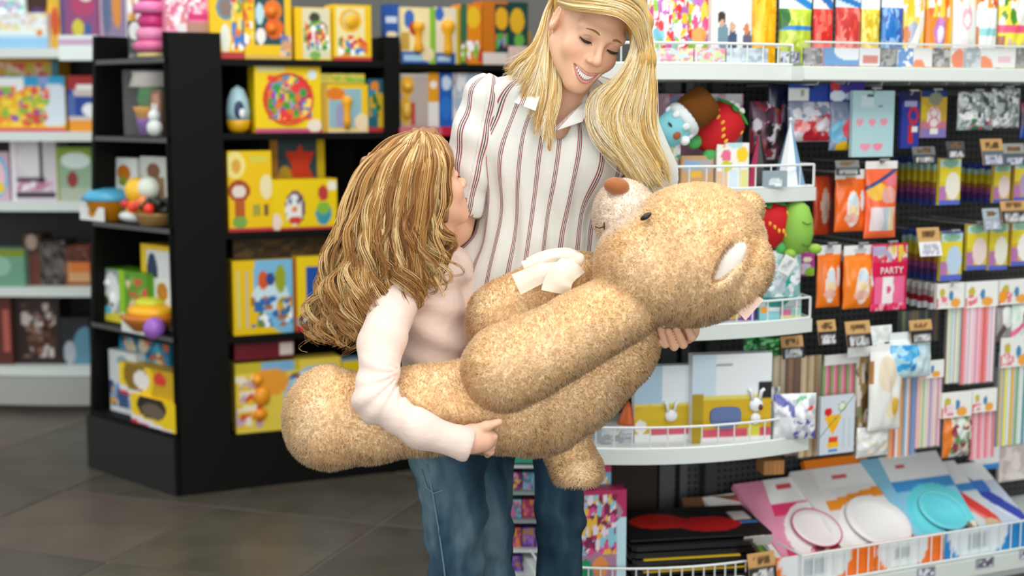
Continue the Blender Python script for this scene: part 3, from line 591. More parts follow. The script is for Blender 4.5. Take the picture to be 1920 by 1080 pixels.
# ------------------------------------------------------------------ goods on the white gondola far left
WG = 'toy boxes on the far white gondola'
def W(label, rect, zi, base, ops, off=-0.05, d=0.15, name='toy_box', cat='toy box', **kw):
    return prod(name, cat, label, WF, rect, off, WZ[zi] if isinstance(zi, int) else zi, d, base, ops, group=WG, **kw)
W('white and pale blue box on the top far shelf', (-30, 24, 88, 91), 0, '#e2ebee', [('r', 0, 0, 1, .4, '#8fbde0'), ('r', 0, .3, 1, .42, '#b8d8ea'), ('e', .82, .35, .92, .55, '#d8862a'), ('n', 0, .5, 1, 1, .06, ['#c8d8a8', '#d8c8c8', '#e8d8a0'], .3)])
W('pale mint box with a doll behind the blue box', (-10, -40, 45, 24), zr(WF, 15, 26, -.12), '#d8ece6', [('n', 0, 0, 1, 1, .1, ['#6ac0b0', '#fff', '#b8a8c8'], .6)], off=-.12)
W('box with a dark haired doll in a purple dress', (44, -40, 92, 91), 0, '#c88a2a', [('e', .1, .4, .95, 1.1, '#3a2014'), ('e', .25, .3, .85, .6, '#4a3070')], off=-.15)
W('orange and yellow doll carton beside the purple box', (90, -40, 112, 85), 0, '#e8b83a', [('e', .2, .2, .9, .6, '#d8602a'), ('r', 0, .7, 1, 1, '#c8c040')], off=-.1)
W('purple and pink doll carton over the white shelf edge', (113, -40, 184, 66), zr(WF, 148, 68, -.03), '#8a4a78', [('e', .3, .35, .9, .7, '#b0406a'), ('e', .5, .6, .85, .85, '#e8e0d8'), ('e', .3, 0, .6, .3, '#c8c03a'), ('e', .6, 0, .8, .25, '#3a5a9a'), ('r', 0, 0, .12, 1, '#5a4a80')], off=-.03)
W('white wire tray with a pink label strip', (110, 66, 182, 112), zr(WF, 146, 113, .03), '#e6f0ee', [('r', 0, .6, 1, .85, '#c8a8c8')], off=.03, d=.03, name='shelf_tray', cat='tray')
W('lilac and orange fashion doll box above the black end unit', (186, -40, 240, 58), 0, '#8a7a98', [('r', .0, 0, .1, 1, '#c8a0b8'), ('e', .45, .3, .75, .9, '#d88a3a'), ('e', .1, .2, .4, .9, '#5a6a8a'), ('r', .9, 0, 1, 1, '#d8d0d0'), ('r', 0, 0, 1, .1, '#e0b8c8')], off=-.02)
W('yellow and red pack beside the fashion doll box', (240, -40, 275, 58), 0, '#d8b85a', [('e', .1, .2, .6, .7, '#b0302a'), ('n', 0, 0, 1, 1, .12, ['#d8a020', '#fff', '#8a2a2a'], .6)], off=-.02)
W('orange topped game carton at the back of second far shelf', (-30, 113, 111, 248), 1, '#d89a2a', [('r', 0, .8, 1, 1, '#e2a82c'), ('n', 0, .7, 1, .95, .06, ['#d84a5a', '#e8d8c0', '#c8c040'], 1), ('r', .9, 0, 1, 1, '#2a8aa0')], off=-.2)
W('big blue and yellow family game box on the second far shelf', (-30, 143, 122, 247), 1, '#e8b41a', [('r', 0, .82, 1, 1, '#1f9ac8'), ('r', .08, .72, .5, .98, '#e8ecec'), ('e', .62, .1, 1.1, .85, '#cfdce6'), ('r', 0, 0, 1, .08, '#c8285a'), ('e', .4, .1, .72, .42, '#c8402a'), ('e', .5, .3, .72, .75, '#a8b83a'), ('n', 0, .1, .8, .8, .05, ['#e8822a', '#d84040', '#8a4aa0', '#7ab83a', '#f4d040'], .5), ('r', .68, .84, .8, 1, '#8a9ad0')])
W('red box on top of the stack beside the family game', (127, 142, 180, 168), zr(WF, 150, 168, -.04), '#a01f24', [('r', .3, .0, 1, .35, '#e8e8e4')], off=-.04)
W('blue box with a white swoosh in the stack beside the family game', (127, 168, 180, 218), zr(WF, 150, 218, -.04), '#1c3f92', [('r', .2, .75, 1, 1, '#c8beb8'), ('e', .5, 0, 1.1, .5, '#e8e8ec'), ('r', 0, 0, .25, .8, '#4a64a8')], off=-.04)
W('orange box at the bottom of the stack beside the family game', (130, 218, 178, 247), 1, '#e09224', [('r', 0, .7, 1, 1, '#c9c2b8')], off=-.04)
W('round blue doll tin cut by the picture edge', (-30, 285, 17, 379), 2, '#c8a8b8', [('e', -.4, .02, .95, 1, '#5ab4e0'), ('e', -.4, .1, .85, .92, '#e8c0c8'), ('e', .3, .15, .8, .4, '#e8c83a')], off=-.04)
W('lilac and white box of roller skates', (21, 265, 106, 379), 2, '#d2c6d2', [('r', 0, 0, .1, 1, '#e8e6ea'), ('e', .15, .42, .75, .95, '#d8d6d8'), ('r', .62, .3, .7, 1, '#2a2228'), ('r', .12, .32, .75, .4, '#2c2028'), ('n', .12, .18, .9, .34, .06, ['#c89ab8', '#eee', '#b87a98'], 1), ('r', .1, .05, .95, .16, '#3a3038'), ('e', .7, .4, 1, 1, '#c6c4c8')])
W('green arched craft box with red picture beside the skates', (106, 276, 172, 378), 2, '#8aa88c', [('r', 0, .75, 1, 1, '#7a9a1c'), ('r', .0, 0, .1, 1, '#8a9a40'), ('e', .15, .6, .95, .9, '#cfdcd8'), ('e', .3, .25, .6, .55, '#8a3030'), ('r', .1, 0, 1, .25, '#a8b0a0')])
W('green and olive pack at the left of the fourth far shelf', (-20, 468, 46, 532), 3, '#6a9a80', [('r', 0, .8, 1, 1, '#7c8a1c'), ('e', 0, .3, .6, .8, '#8cb8a0'), ('e', 0, 0, .2, .3, '#b84a2a')], off=.0)
W('brown horse figure box with dark window', (44, 440, 76, 534), 3, '#4a2c22', [('r', .2, 0, .9, .6, '#6a3a30'), ('e', .2, .7, .8, 1, '#a08a80')])
W('black box with grey prints on the fourth far shelf', (76, 452, 122, 534), 3, '#2c2826', [('n', 0, 0, 1, 1, .12, ['#4a4642', '#1a1816', '#6a605a'], 1)])
W('orange and cream animal figure box near the black unit', (122, 462, 168, 534), 3, '#8a4a2c', [('r', .15, .1, 1, .6, '#c89a68'), ('r', .2, .35, 1, .6, '#d0702a'), ('n', 0, .6, 1, 1, .12, ['#5a2a1a', '#3a2018'], 1)])
W('reddish brown carton at the picture edge on the lowest far shelf', (-20, 556, 22, 684), 4, '#5a2a20', [('r', .6, .2, .9, .8, '#b05a50')], off=-.02)
o, bw, bh = W('dark window box of brown toy horses on the lowest far shelf', (24, 556, 112, 684), 4, '#2a1a16', [('e', .3, .1, .9, .6, '#4a2c20'), ('e', .2, .5, .9, .95, '#3a2a26'), ('n', .2, .1, .9, .9, .08, ['#6a4030', '#8a6a58', '#c8beb8', '#2a1c18'], .5)])
ball_part(o, 'horse_body', (.05, .02, .035), '#5a3424', (0, 0, bh * .35)); ball_part(o, 'horse_head', (.02, .02, .04), '#6a4434', (.03, -.005, bh * .62)); ball_part(o, 'horse_blaze', .012, '#d8d0cc', (.03, -.02, bh * .6))
W('dark box with a pale blue corner next to the black unit', (114, 596, 168, 684), 4, '#1c2024', [('e', .4, -.2, 1.3, .8, '#5a8aa0'), ('e', .1, 0, .5, .5, '#a8b0b8')])
# ------------------------------------------------------------------ goods on the end bay
EG = 'goods on the bowed end shelves'
def E(label, rect, z, base, ops, off=-0.08, d=0.06, name='toy_pack', cat='toy pack', **kw):
    kw.setdefault('group', EG)
    return prod(name, cat, label, EF, rect, off, EZ[z] if isinstance(z, str) else z, d, base, ops, **kw)
PK = ['#e83a7a', '#fff', '#f4c83a', '#7ac8d8', '#d83a3a', '#b86ab8', '#8ac83a']
# top shelf
E('pink and white comic print bag first behind the wire fence', (1213, -20, 1292, 84), 'top', '#f2e4ea', [('r', 0, .12, 1, .2, '#d82a78'), ('r', .1, .9, .9, 1, '#e8306a'), ('r', .0, 0, 1, .12, '#f0d070'), ('e', .5, 0, .85, .14, '#7ac83a'), ('n', 0, .2, 1, .95, .07, PK + ['#f0e8f0', '#fff'], 1.3)], form='bag', off=-.1, name='sweet_bag', cat='bag')
E('pink comic print bag with a folded magenta side', (1288, -20, 1358, 84), 'top', '#f0dce4', [('r', .62, 0, 1, .8, '#8a1a4a'), ('r', 0, .0, 1, .1, '#d82a58'), ('n', 0, .12, .62, .95, .08, PK, 1.3), ('e', .1, .3, .5, .5, '#e0a040')], form='bag', off=-.14, name='sweet_bag', cat='bag')
o, bw, bh = E('white carton printed with three small people by the comic bags', (1334, -30, 1442, 84), 'top', '#dfe3e0', [('e', .12, .2, .3, .55, '#6a8a98'), ('e', .12, .5, .26, .66, '#3a241c'), ('e', .15, .48, .24, .56, '#d0a088'), ('e', .3, .12, .46, .45, '#3a4a6a'), ('e', .32, .42, .42, .54, '#caa08a'), ('e', .55, .1, .7, .45, '#5a5a70'), ('e', .56, .38, .66, .52, '#c87a4a'), ('n', .75, .1, .95, .3, .05, ['#b8b8c8', '#c8a8a8'], .6)], off=-.10, name='carton', cat='carton')
for (a, b_, c) in ((1462, 1480, '#b8c4c8'), (1482, 1500, '#8a9498')): E('small grey price card on the top fence, ' + ('paler' if a == 1462 else 'darker') + ' of two', (a, 96, b_, 120), zr(EF, a, 121, -.09), c, [('n', .1, .2, .9, .8, .15, ['#556', '#ccd', '#889'], 1)], off=-.085, d=.003, name='price_card', cat='price card')
for k, (a, b_, cs) in enumerate(((1222, 1300, ['#e8b8c8', '#d8e0a0', '#b8e0d8', '#d88aa8']), (1302, 1360, ['#d89ab0', '#c8d8a0', '#b8d8e0', '#e08a9a']), (1362, 1440, ['#9aacb8', '#c8d4dc', '#b8c4cc']))):
    E(['pastel striped sachets row behind the left end of the top fence', 'pink and mint sachets row behind the middle of the top fence', 'blue grey sachets row near the right end of the top fence'][k], (a, 90, b_, 120), 'top', cs[0], [('n', 0, 0, 1, 1, .1, cs, 1.6)], off=-.06, d=.02, name='sachet_box', cat='sachet box')
# plush shelf
E('pink comic print carton behind the plush toys', (1240, 176, 1392, 352), 'plush', '#c8a0b8', [('n', 0, .6, 1, 1, .06, ['#8a9ac8', '#d8b0c8', '#6ab8c0', '#e8d8e0', '#c86a98'], 1), ('r', .78, .86, .98, 1, '#e6dfe4'), ('r', 0, 0, 1, .18, '#8fa3c8'), ('r', .1, .04, .6, .12, '#b8c8e0'), ('e', .75, .4, 1, .8, '#a8d0d8')], off=-.30, d=.08)
E('magenta and white sweet pack under the aqua plush', (1234, 256, 1276, 300), zr(EF, 1255, 300, -.14), '#e8b8c8', [('r', 0, .75, .8, 1, '#d8308a'), ('r', .1, .2, .6, .5, '#f0f2f2'), ('e', .5, .3, .9, .6, '#d8563a'), ('r', .5, 0, 1, .25, '#3aa0a8'), ('n', 0, 0, 1, .9, .12, ['#fff', '#f4c8d8', '#e8e070'], .7)], off=-.14, d=.09)
E('pale lilac box below the magenta sweet pack', (1236, 300, 1272, 352), 'plush', '#c9a8c8', [('r', 0, 0, 1, .45, '#b8b4d8')], off=-.14, d=.09)
E('small brown kraft box on the plush shelf', (1278, 292, 1338, 352), 'plush', '#c49a68', [('r', .1, .5, .9, .85, '#a8a8a8'), ('r', .1, .55, .5, .8, '#8ab0d0'), ('r', .3, .35, .6, .5, '#e8b030')], off=-.12, d=.08)
E('round-topped white carton with sweet prints on the plush shelf', (1344, 268, 1404, 352), 'plush', '#ecebe8', [('e', .15, .55, .45, .85, '#e06a8a'), ('e', .6, .55, .95, .9, '#eec81e'), ('e', .15, .35, .5, .6, '#c8c83a'), ('r', .4, 0, .65, .4, '#cfe0e8'), ('r', 0, 0, .35, .35, '#e0b890'), ('r', .68, 0, .95, .4, '#e0dc90'), ('e', .35, .86, .8, 1.02, '#b8dce0')], off=-.11, d=.06)
def mark(o, tp, rot=(0, 0, 0)): return o
M_FUZZ = principled('brown_fuzz', lin('#9a5f28'), 0.95, 0, 0.1); n_ = node(M_FUZZ, 'ShaderNodeTexNoise'); n_.inputs['Scale'].default_value = 180; b_ = node(M_FUZZ, 'ShaderNodeBump'); b_.inputs['Distance'].default_value = .004; lk(M_FUZZ, n_.outputs['Fac'], b_.inputs['Height']); lk(M_FUZZ, b_.outputs['Normal'], bsdf(M_FUZZ).inputs['Normal'])
def plush(name, label, face, px, py, off, roll=0.0, turn=0.0):
    s, z = face.hit(px, py, off)
    return tag(empty(name, face.at(s, z, off), (0, roll, face.a + turn)), label, 'plush toy', 'plush toys on the end bay')
PM = pxm(3.5)
r = plush('plush_cake', 'aqua plush cup with a fuzzy brown top lying on its side', EF, 1284, 222, -.09, roll=math.radians(52))
q = PM
lathe_part(r, 'brown_top', [(33 * q, 4 * q), (36 * q, 20 * q), (35 * q, 52 * q), (28 * q, 60 * q), (1 * q, 62 * q)], '', (0, 0, 0), 20, mat=M_FUZZ)
lathe_part(r, 'aqua_cup', [(20 * q, -58 * q), (30 * q, -50 * q), (34 * q, -8 * q)], '#83cbd6', (0, 0, 0), 20, 0.85)
MB().lathe([((34 + 4 * math.sin(k)) * q, (-14 + 6 * k) * q) for k in range(5)], 18).build('cream_ruffle', solid('#dfe8ea', 0.85), r, smooth=True)
for k in range(7): ball_part(r, 'cream_drip', (5 * q, 5 * q, 8 * q), '#e6eef0', (math.cos(k * .9 - 2.2) * 33 * q, -abs(math.sin(k * .9 - 2.2)) * 33 * q, -14 * q), .85)
ball_part(r, 'cheek', (7 * q, 3 * q, 8 * q), '#a3532a', (10 * q, -31 * q, -38 * q), .8); ball_part(r, 'paw', 9 * q, '#eef2f4', (28 * q, -24 * q, -30 * q), .85); ball_part(r, 'eye', (6 * q, 2 * q, 2.4 * q), '#20242a', (-14 * q, -30 * q, -36 * q), .5)
def strawberry(label, face, px, py, off, L_, roll, turn=0.0, seeds=9, feet=True):
    r = plush('plush_strawberry', label, face, px, py, off, roll, turn); h = L_
    lathe_part(r, 'berry', [(.06 * h, -.5 * h), (.22 * h, -.44 * h), (.36 * h, -.2 * h), (.42 * h, .1 * h), (.38 * h, .32 * h), (.2 * h, .44 * h), (.02 * h, .46 * h)], '#c90c18', (0, 0, 0), 20, .8)
    for k in range(seeds):
        a = -2.6 + 2.1 * ((k * .37) % 1); zz = (-.25 + .5 * ((k * .61) % 1)) * h; rr = (.40 - .35 * (zz / h - .1) ** 2) * h
        ball_part(r, 'seed', (.03 * h, .03 * h, .05 * h), '#f2b33a', (math.cos(a) * rr, math.sin(a) * rr, zz), .6)
    for k in range(6):
        a = k * math.pi / 3 + .3; o = ball_part(r, 'leaf', (.24 * h, .09 * h, .04 * h), '#3c8f3e', (math.cos(a) * .2 * h, math.sin(a) * .2 * h, .44 * h), .85, (0, .35, a))
    for k in range(5): ball_part(r, 'blossom', (.07 * h, .05 * h, .06 * h), '#eef2ea', (math.cos(k * 1.26 - 2) * .12 * h, math.sin(k * 1.26 - 2) * .12 * h - .05 * h, .5 * h), .85)
    if feet:
        for sx in (-1, 1): ball_part(r, 'foot', (.12 * h, .12 * h, .14 * h), '#4fae5c', (sx * .18 * h, -.12 * h, -.5 * h), .85)
    return r
strawberry('red strawberry plush with green feet lying beside the aqua plush', EF, 1346, 240, -.15, 104 * PM, math.radians(42), 0)
strawberry('small red strawberry plush half hidden by the bear ear', EF, 1440, 420, -.10, 96 * PM, math.radians(-6), 0)
r = plush('plush_pea', 'lime green bean plush with sleeping eyes beside the small strawberry', EF, 1492, 425, -.09, 0)
q = PM
lathe_part(r, 'body', [(6 * q, -54 * q), (26 * q, -46 * q), (34 * q, -14 * q), (32 * q, 14 * q), (24 * q, 38 * q), (12 * q, 49 * q), (1 * q, 51 * q)], '#86b84a', (0, 0, 0), 22, .85)
ball_part(r, 'foot', (14 * q, 10 * q, 10 * q), '#93bd48', (34 * q, -14 * q, -42 * q), .85); ball_part(r, 'foot', (12 * q, 10 * q, 10 * q), '#8db944', (-18 * q, -20 * q, -50 * q), .85)
for zz in (12, -30): MB().tube([((0 + k * 4) * q, -math.sqrt(max(1, 33 ** 2 - (k * 4) ** 2)) * q - .001, (zz - 5 * math.sin(k * .5)) * q) for k in range(6)], .0012, 5).build('eyelash', solid('#3f5a24', .7), r)
def cone_hat(label, rect, off, cols, z):
    s0, s1, z0, z1 = where(EF, rect, off, EZ[z]); a, b = (s1 - s0) / 2, z1 - z0
    r = tag(empty('party_hat', EF.at((s0 + s1) / 2, z0, off - a), (0, 0, EF.a)), label, 'party hat', 'paper party hats')
    n = 9
    for k in range(n):
        b0 = MB(); t0, t1 = k * 2 * math.pi / n, (k + 1) * 2 * math.pi / n
        b0.add([(a * math.cos(t0), a * math.sin(t0), 0), (a * math.cos(t1), a * math.sin(t1), 0), (0, 0, b), (a * .97 * math.cos(t0), a * .97 * math.sin(t0), 0.0005), (a * .97 * math.cos(t1), a * .97 * math.sin(t1), 0.0005)], [(0, 1, 2), (4, 3, 2), (1, 0, 3, 4)])
        b0.build('hat_panel', solid(cols[k % len(cols)], .3), r)
    ball_part(r, 'tip', .006, cols[0], (0, 0, b))
    return r
cone_hat('white and ice blue party hat cone standing in the wire tray', (1462, 224, 1524, 352), -.07, ['#dfe8ea', '#7fa6c8', '#e8eef0'], 'plush')
cone_hat('black party hat cone with pink edge beside the white cone', (1404, 248, 1462, 352), -.10, ['#1c1a1c', '#262024', '#1a181a', '#2c2228', '#1c1a1c', '#b83a62', '#201c1e', '#2a2026', '#1c1a1c'], 'plush')
E('clear bag with a pink balloon letter and black streamers behind the cones', (1405, 190, 1470, 300), zr(EF, 1440, 300, -.2), '#3a2830', [('e', .3, .5, .75, .95, '#e8568a'), ('e', .6, .5, .8, .9, '#3a7a3a'), ('n', 0, 0, 1, 1, .1, ['#8a2a3a', '#1a1418', '#d8d0d8', '#5a2a48'], 1)], form='bag', off=-.22, name='balloon_bag', cat='bag')
price = E('clear price plate with white digits inside the plush shelf fence', (1430, 320, 1476, 350), zr(EF, 1453, 351, -.03), '#8a9ba4', [('n', .3, .1, .8, .5, .1, ['#e8eef0', '#c8d4dc'], 1)], off=-.03, d=.003, name='price_card', cat='price card')
# bottle shelf
E('teal plastic toy set in a clear pack below the strawberry', (1416, 470, 1502, 576), zr(EF, 1455, 576, -.08), '#c6d3d8', [('e', .0, .1, .35, .55, '#159a92'), ('e', .6, .15, 1, .6, '#18a69a'), ('e', .2, 0, .7, .3, '#1c8a84'), ('e', .1, .66, .3, .82, '#e8a01e'), ('e', .3, .4, .6, .8, '#e4e8ec'), ('n', 0, .2, 1, .9, .08, ['#e8f0f4', '#8ab8b8', '#b8c8d0'], .5)], off=-.08, form='bag')
E('purple and yellow sweet pack beside the green bean plush', (1488, 466, 1528, 518), zr(EF, 1506, 518, -.13), '#a8388a', [('e', .2, .1, .8, .5, '#d8c8e0'), ('e', .5, 0, 1, .35, '#8ab83a'), ('e', 0, .2, .4, .4, '#e8a03a'), ('e', .4, .5, .8, .7, '#e6dcc0')], off=-.13, form='bag')
E('white folded care card beneath the strawberry plush', (1456, 478, 1480, 512), zr(EF, 1468, 512, -.04), '#dfe4e0', [('n', .2, .2, .8, .8, .12, ['#a8b0b0', '#c8d0d0'], .7)], off=-.04, d=.002, name='care_card', cat='card', roll=.5)
E('purple carton of fruit drinks under the bear head', (1322, 580, 1416, 612), 'bottle', '#6a3aa0', [('e', .1, .2, .4, .9, '#d8c8e0'), ('e', .15, .6, .35, 1, '#6a9a3a'), ('e', .45, .1, .7, .8, '#c8a050'), ('e', .75, .2, .95, .7, '#8a5ac0')], off=-.09)
E('teal and white carton with an orange fruit on the bottle shelf', (1424, 556, 1462, 612), 'bottle', '#7ac0c4', [('e', .05, .3, .5, .8, '#ee9a1c'), ('r', .5, .4, 1, .9, '#dfe9ea'), ('r', 0, 0, 1, .3, '#8fd0d8')], off=-.08)
E('mint carton with small pink mark at the end of the bottle shelf', (1463, 552, 1502, 612), 'bottle', '#8fc4bc', [('e', .5, .4, .95, .95, '#e6e2e2'), ('e', .6, .5, .85, .8, '#d86a9a'), ('r', 0, .2, .5, .4, '#c8689a'), ('r', 0, 0, 1, .2, '#d8d890')], off=-.085)
# bib shelf
E('white and yellow baby bib pack with a small bunny, next to the bear body', (1190, 686, 1304, 836), 'bib', '#dde5ea', [('r', 0, .12, 1, .5, '#c9a715'), ('r', 0, .46, 1, .5, '#d8c860'), ('r', 0, .52, .45, 1, '#a9c4d8'), ('e', .0, .2, .5, .48, '#d2b01a'), ('r', .28, .1, 1, .2, '#c8566a'), ('r', 0, 0, 1, .1, '#e4e4e4'), ('e', .02, .12, .2, .3, '#e8e6e2')], off=-.09, d=.03, name='bib_pack', cat='baby pack')
o = [q for q in C.objects if q.name.startswith('bib_pack')][-1]
def bunny(o, x, z, s):
    ball_part(o, 'bunny_head', (s, s * .6, s * .95), '#e6e9ec', (x, -.004, z)); 
    for dx in (-.5, .45): MB().tube([(x + dx * s, -.006, z + s * .6), (x + dx * s * 1.5, -.008, z + s * 1.9), (x + dx * s * 2.4, -.008, z + s * 2.2)], s * .26, 6).build('bunny_ear', solid('#e9ecee', .5), o, smooth=True)
bunny(o, .015, .07, .017)
o, bw, bh = E('large white baby bib pack with a slate blue bib and bunny', (1298, 664, 1446, 836), 'bib', '#dfe4e8', [('r', 0, .12, 1, .5, '#cba716'), ('r', 0, .5, 1, .54, '#d6ca62'), ('r', 0, .54, .3, 1, '#c3d6e4'), ('r', .0, 0, .16, .56, '#a58b12'), ('r', .16, .08, 1, .17, '#cc4f68'), ('e', .7, .04, .86, .2, '#d9d24a'), ('r', .12, .0, 1, .08, '#e6e6e6'), ('r', .82, .5, 1, .68, '#1c1c1c'), ('r', .3, .85, .5, .88, '#8a8f90')], off=-.06, d=.04, name='bib_pack', cat='baby pack')
hb = MB(); ring = []
for k in range(28):
    t = k / 28 * 2 * math.pi; ring.append((bw * (-.08) + .041 * math.cos(t) * (1 - .1 * math.sin(t)), bh * .3 + .033 * (math.sin(t) + (.25 * math.cos(2 * t) if math.sin(t) > 0 else 0))))
hb.add([(x, -.007, z) for x, z in ring] + [(x * 1.04 + .001, 0, z * 1.0) for x, z in ring], [tuple(range(28))[::-1], *[(i, (i + 1) % 28, 28 + (i + 1) % 28, 28 + i) for i in range(28)]]); hb.build('blue_bib', solid('#5b6f9c', .5), o)
bunny(o, bw * .3, bh * .42, .019); ball_part(o, 'bunny_mouth', (.006, .004, .008), '#5a1c2c', (bw * .34, -.016, bh * .4)); ball_part(o, 'bunny_body', (.014, .008, .016), '#e6e9ea', (bw * .3, -.003, bh * .26))
E('pale blue dotted gift tag card between the two bib packs', (1300, 680, 1330, 740), zr(EF, 1315, 740, -.13), '#8fb3d4', [('e', .4, .7, .7, .85, '#223'), ('e', .2, .35, .5, .5, '#234')], off=-.13, d=.004, name='gift_card', cat='card')
E('clear bag with a violet blue baby bottle at the end of the bib shelf', (1450, 738, 1530, 836), 'bib', '#d4d8dc', [('d', 1.0, .1, 0, '#5558a8', .13), ('d', .75, -.15, 0, '#e6e8ec', .08), ('e', .62, .55, .98, .9, '#e8e0dc'), ('e', .75, .6, .9, .8, '#d84a4a'), ('e', .5, .7, .8, .95, '#7ab890'), ('e', .45, .0, .8, .3, '#5a5ab0'), ('n', 0, 0, 1, 1, .08, ['#eef0f4', '#b8bcc4'], .3)], form='bag', off=-.06)
E('grey silver pouch behind the violet bottle bag', (1420, 726, 1462, 836), 'bib', '#8f9396', [('n', 0, .2, 1, 1, .1, ['#b8bcbf', '#6a6e72', '#d8dadc'], .8), ('r', 0, 0, 1, .2, '#c8ccd0'), ('r', .1, .35, .5, .45, '#d84a5a')], form='bag', off=-.12)
r = tag(empty('toy_cone', EF.at(*EF.hit(1172, 800, -.12), -.12), (0, 0, EF.a)), 'orange cone wedge toy peeking out beside the bear', 'toy', EG)
lathe_part(r, 'cone', [(.03, 0), (.026, .02), (.012, .05), (.002, .066)], '#c65a1e', (0.008, 0, .0)); lathe_part(r, 'cane', [(.006, 0), (.006, .03)], '#e9e4e0', (.034, -.02, 0))
E('white rattle pack with a small brown picture behind the fence', (1128, 800, 1188, 838), 'bib', '#b8bcc0', [('e', .3, .4, .6, .9, '#9a8a4a'), ('n', 0, 0, 1, 1, .15, ['#c8ccd0', '#989ca0'], .6)], off=-.09)
# hanging beneath the bottle shelf
E('green foil garland pack hanging beneath the bottle shelf', (1394, 632, 1462, 668), zr(EF, 1428, 668, -.16), '#1d7a30', [('n', 0, 0, 1, 1, .1, ['#2fa84a', '#0f5a20', '#8ad89a', '#145c26'], 1.2)], form='bag', off=-.16, name='garland_pack', cat='garland')
# base shelf
o, bw, bh = E('tall pink blister pack of mini doll shoes on the base shelf', (1086, 920, 1174, 1092), EZ['base'] - .03, '#b3275f', [('r', .8, 0, 1, .7, '#bfe0ea'), ('e', .25, .62, .9, .88, '#a8889a'), ('e', .0, .55, .35, .75, '#e8e6ea'), ('r', .0, 0, .8, .34, '#a67a94'), ('e', .0, .02, .3, .26, '#0f8a5a'), ('e', .3, .06, .62, .28, '#dd8a4a'), ('n', 0, .3, .8, .95, .06, ['#e8dce4', '#d84a8a', '#e8b83a', '#8ac8d8', '#7a1a48'], .9)], off=-.05, d=.05, name='doll_pack', cat='toy pack')
E('sky blue card with a pink top behind the doll shoe pack', (1118, 866, 1146, 925), zr(EF, 1130, 935, -.12), '#7fc0e0', [('r', 0, .7, 1, 1, '#c03a6a'), ('n', .2, .1, .8, .6, .15, ['#e8c070', '#fff'], .5)], off=-.12, d=.003, name='gift_card', cat='card')
M_BAGBLK = principled('black_gloss_film', lin('#0e0e10'), 0.22, 0, 0.6)
for k in range(6):
    z = EZ['base'] - .03 + k * .016; s0, s1 = sr(EF, 1180, 1030, -.05), sr(EF, 1440 - 6 * k, 1030, -.05)
    b = MB(); b.cbox((s0 + .004 * (k % 2), .02 + .006 * (k % 3), 0), (s1, .32, .013), .012)
    o = b.build('flag_pack', M_BAGBLK, None, EF.at(0, z, 0), (0, 0, EF.a)); tag(o, ['lowest', 'second lowest', 'third', 'fourth', 'fifth', 'uppermost'][k] + ' flat black flag packet of the stack on the base shelf', 'packet', 'black flag packets stacked on the base shelf')
    if k in (1, 3): MB().box((s0 + .03, .018, .011), (s1 - .06, .03, .0142)).build('yellow_edge', solid('#c8a516', .4), o)
zt = EZ['base'] - .03 + 6 * .016
o, bw, bh = E('black pirate flag packet with red flames on top of the stack', (1182, 950, 1448, 1018), zt + .007, '#141416', [('e', .1, .3, .5, .8, '#c21f18'), ('e', .4, .15, .85, .65, '#b81a1a'), ('r', .82, .5, .95, .75, '#d8d0d0'), ('r', .84, .35, .98, .45, '#3a7ab8')], off=-.06, off2=-.30, d=.006, name='flag_pack', cat='packet')
E('white loose price slip lying on the black packets', (1395, 1022, 1450, 1040), zt + .004, '#d8d8d0', [], off=-.045, off2=-.07, d=.001, name='paper_slip', cat='paper slip')
E('brown paper parcel with red string behind the black stack', (1290, 930, 1400, 975), zr(EF, 1345, 985, -.3), '#6a4a30', [('d', .2, .9, 0, '#b04a38', .06), ('r', 0, 0, .3, .4, '#22384a')], off=-.30, off2=-.36, d=.03, name='parcel', cat='parcel')
E('stack of kraft paper cups behind the base shelf', (1432, 864, 1470, 890), zr(EF, 1450, 890, -.3), '#b8844e', [('s', 0, 0, 1, 1, '#a87440', 5, .5)], off=-.3, d=.06, name='paper_cup', cat='paper cups')
# small display of purple toys seen between the jeans
pd = tag(empty('toy_stand', P(985, 1075, 3.62), (0, 0, 0)), 'narrow wire stand of purple mini toys seen between the jeans', 'stand')
pd.location.z = 0; px0, px1 = P(930, 900, 3.62).x - pd.location.x, P(1052, 900, 3.62).x - pd.location.x
MB().box((px0, .14, 0), (px1, .15, .62)).build('back_panel', solid('#5a6a68', .6), pd)
for sx in (px0, px1): MB().box((sx - .006, 0, 0), (sx + .006, .15, .62)).build('side_post', M_WHITE, pd)
rows = [872, 922, 975, 1030, 1075]
MGEM = [('#5a2a8a', '#e8c050', '#c8a8e0', '#8a4ac0'), ('#8a3a7a', '#e8b83a', '#e8a0c0', '#7a2a6a'), ('#4a8a98', '#d86aa0', '#78b8e0', '#a8c8d0'), ('#a83a5a', '#e88a3a', '#d85a8a', '#904a70'), ('#6a3aa0', '#b0823a', '#9a6ad0', '#7a4ab0'), ('#7a3ab0', '#d8c8e8', '#c06ab0', '#5a8a3a')]
for i, py in enumerate(rows):
    z = P(985, py, 3.62).z
    MB().box((px0, -.004, z - .008), (px1, .14, z)).build('shelf', M_WHITE if i in (0, 3, 4) else solid('#8fa0a0', .5), pd)
MB().box((px0, .0, P(985, 868, 3.62).z), (px1, .14, P(985, 846, 3.62).z)).build('header_board', solid('#2fa88c', .5), pd)
k = 0
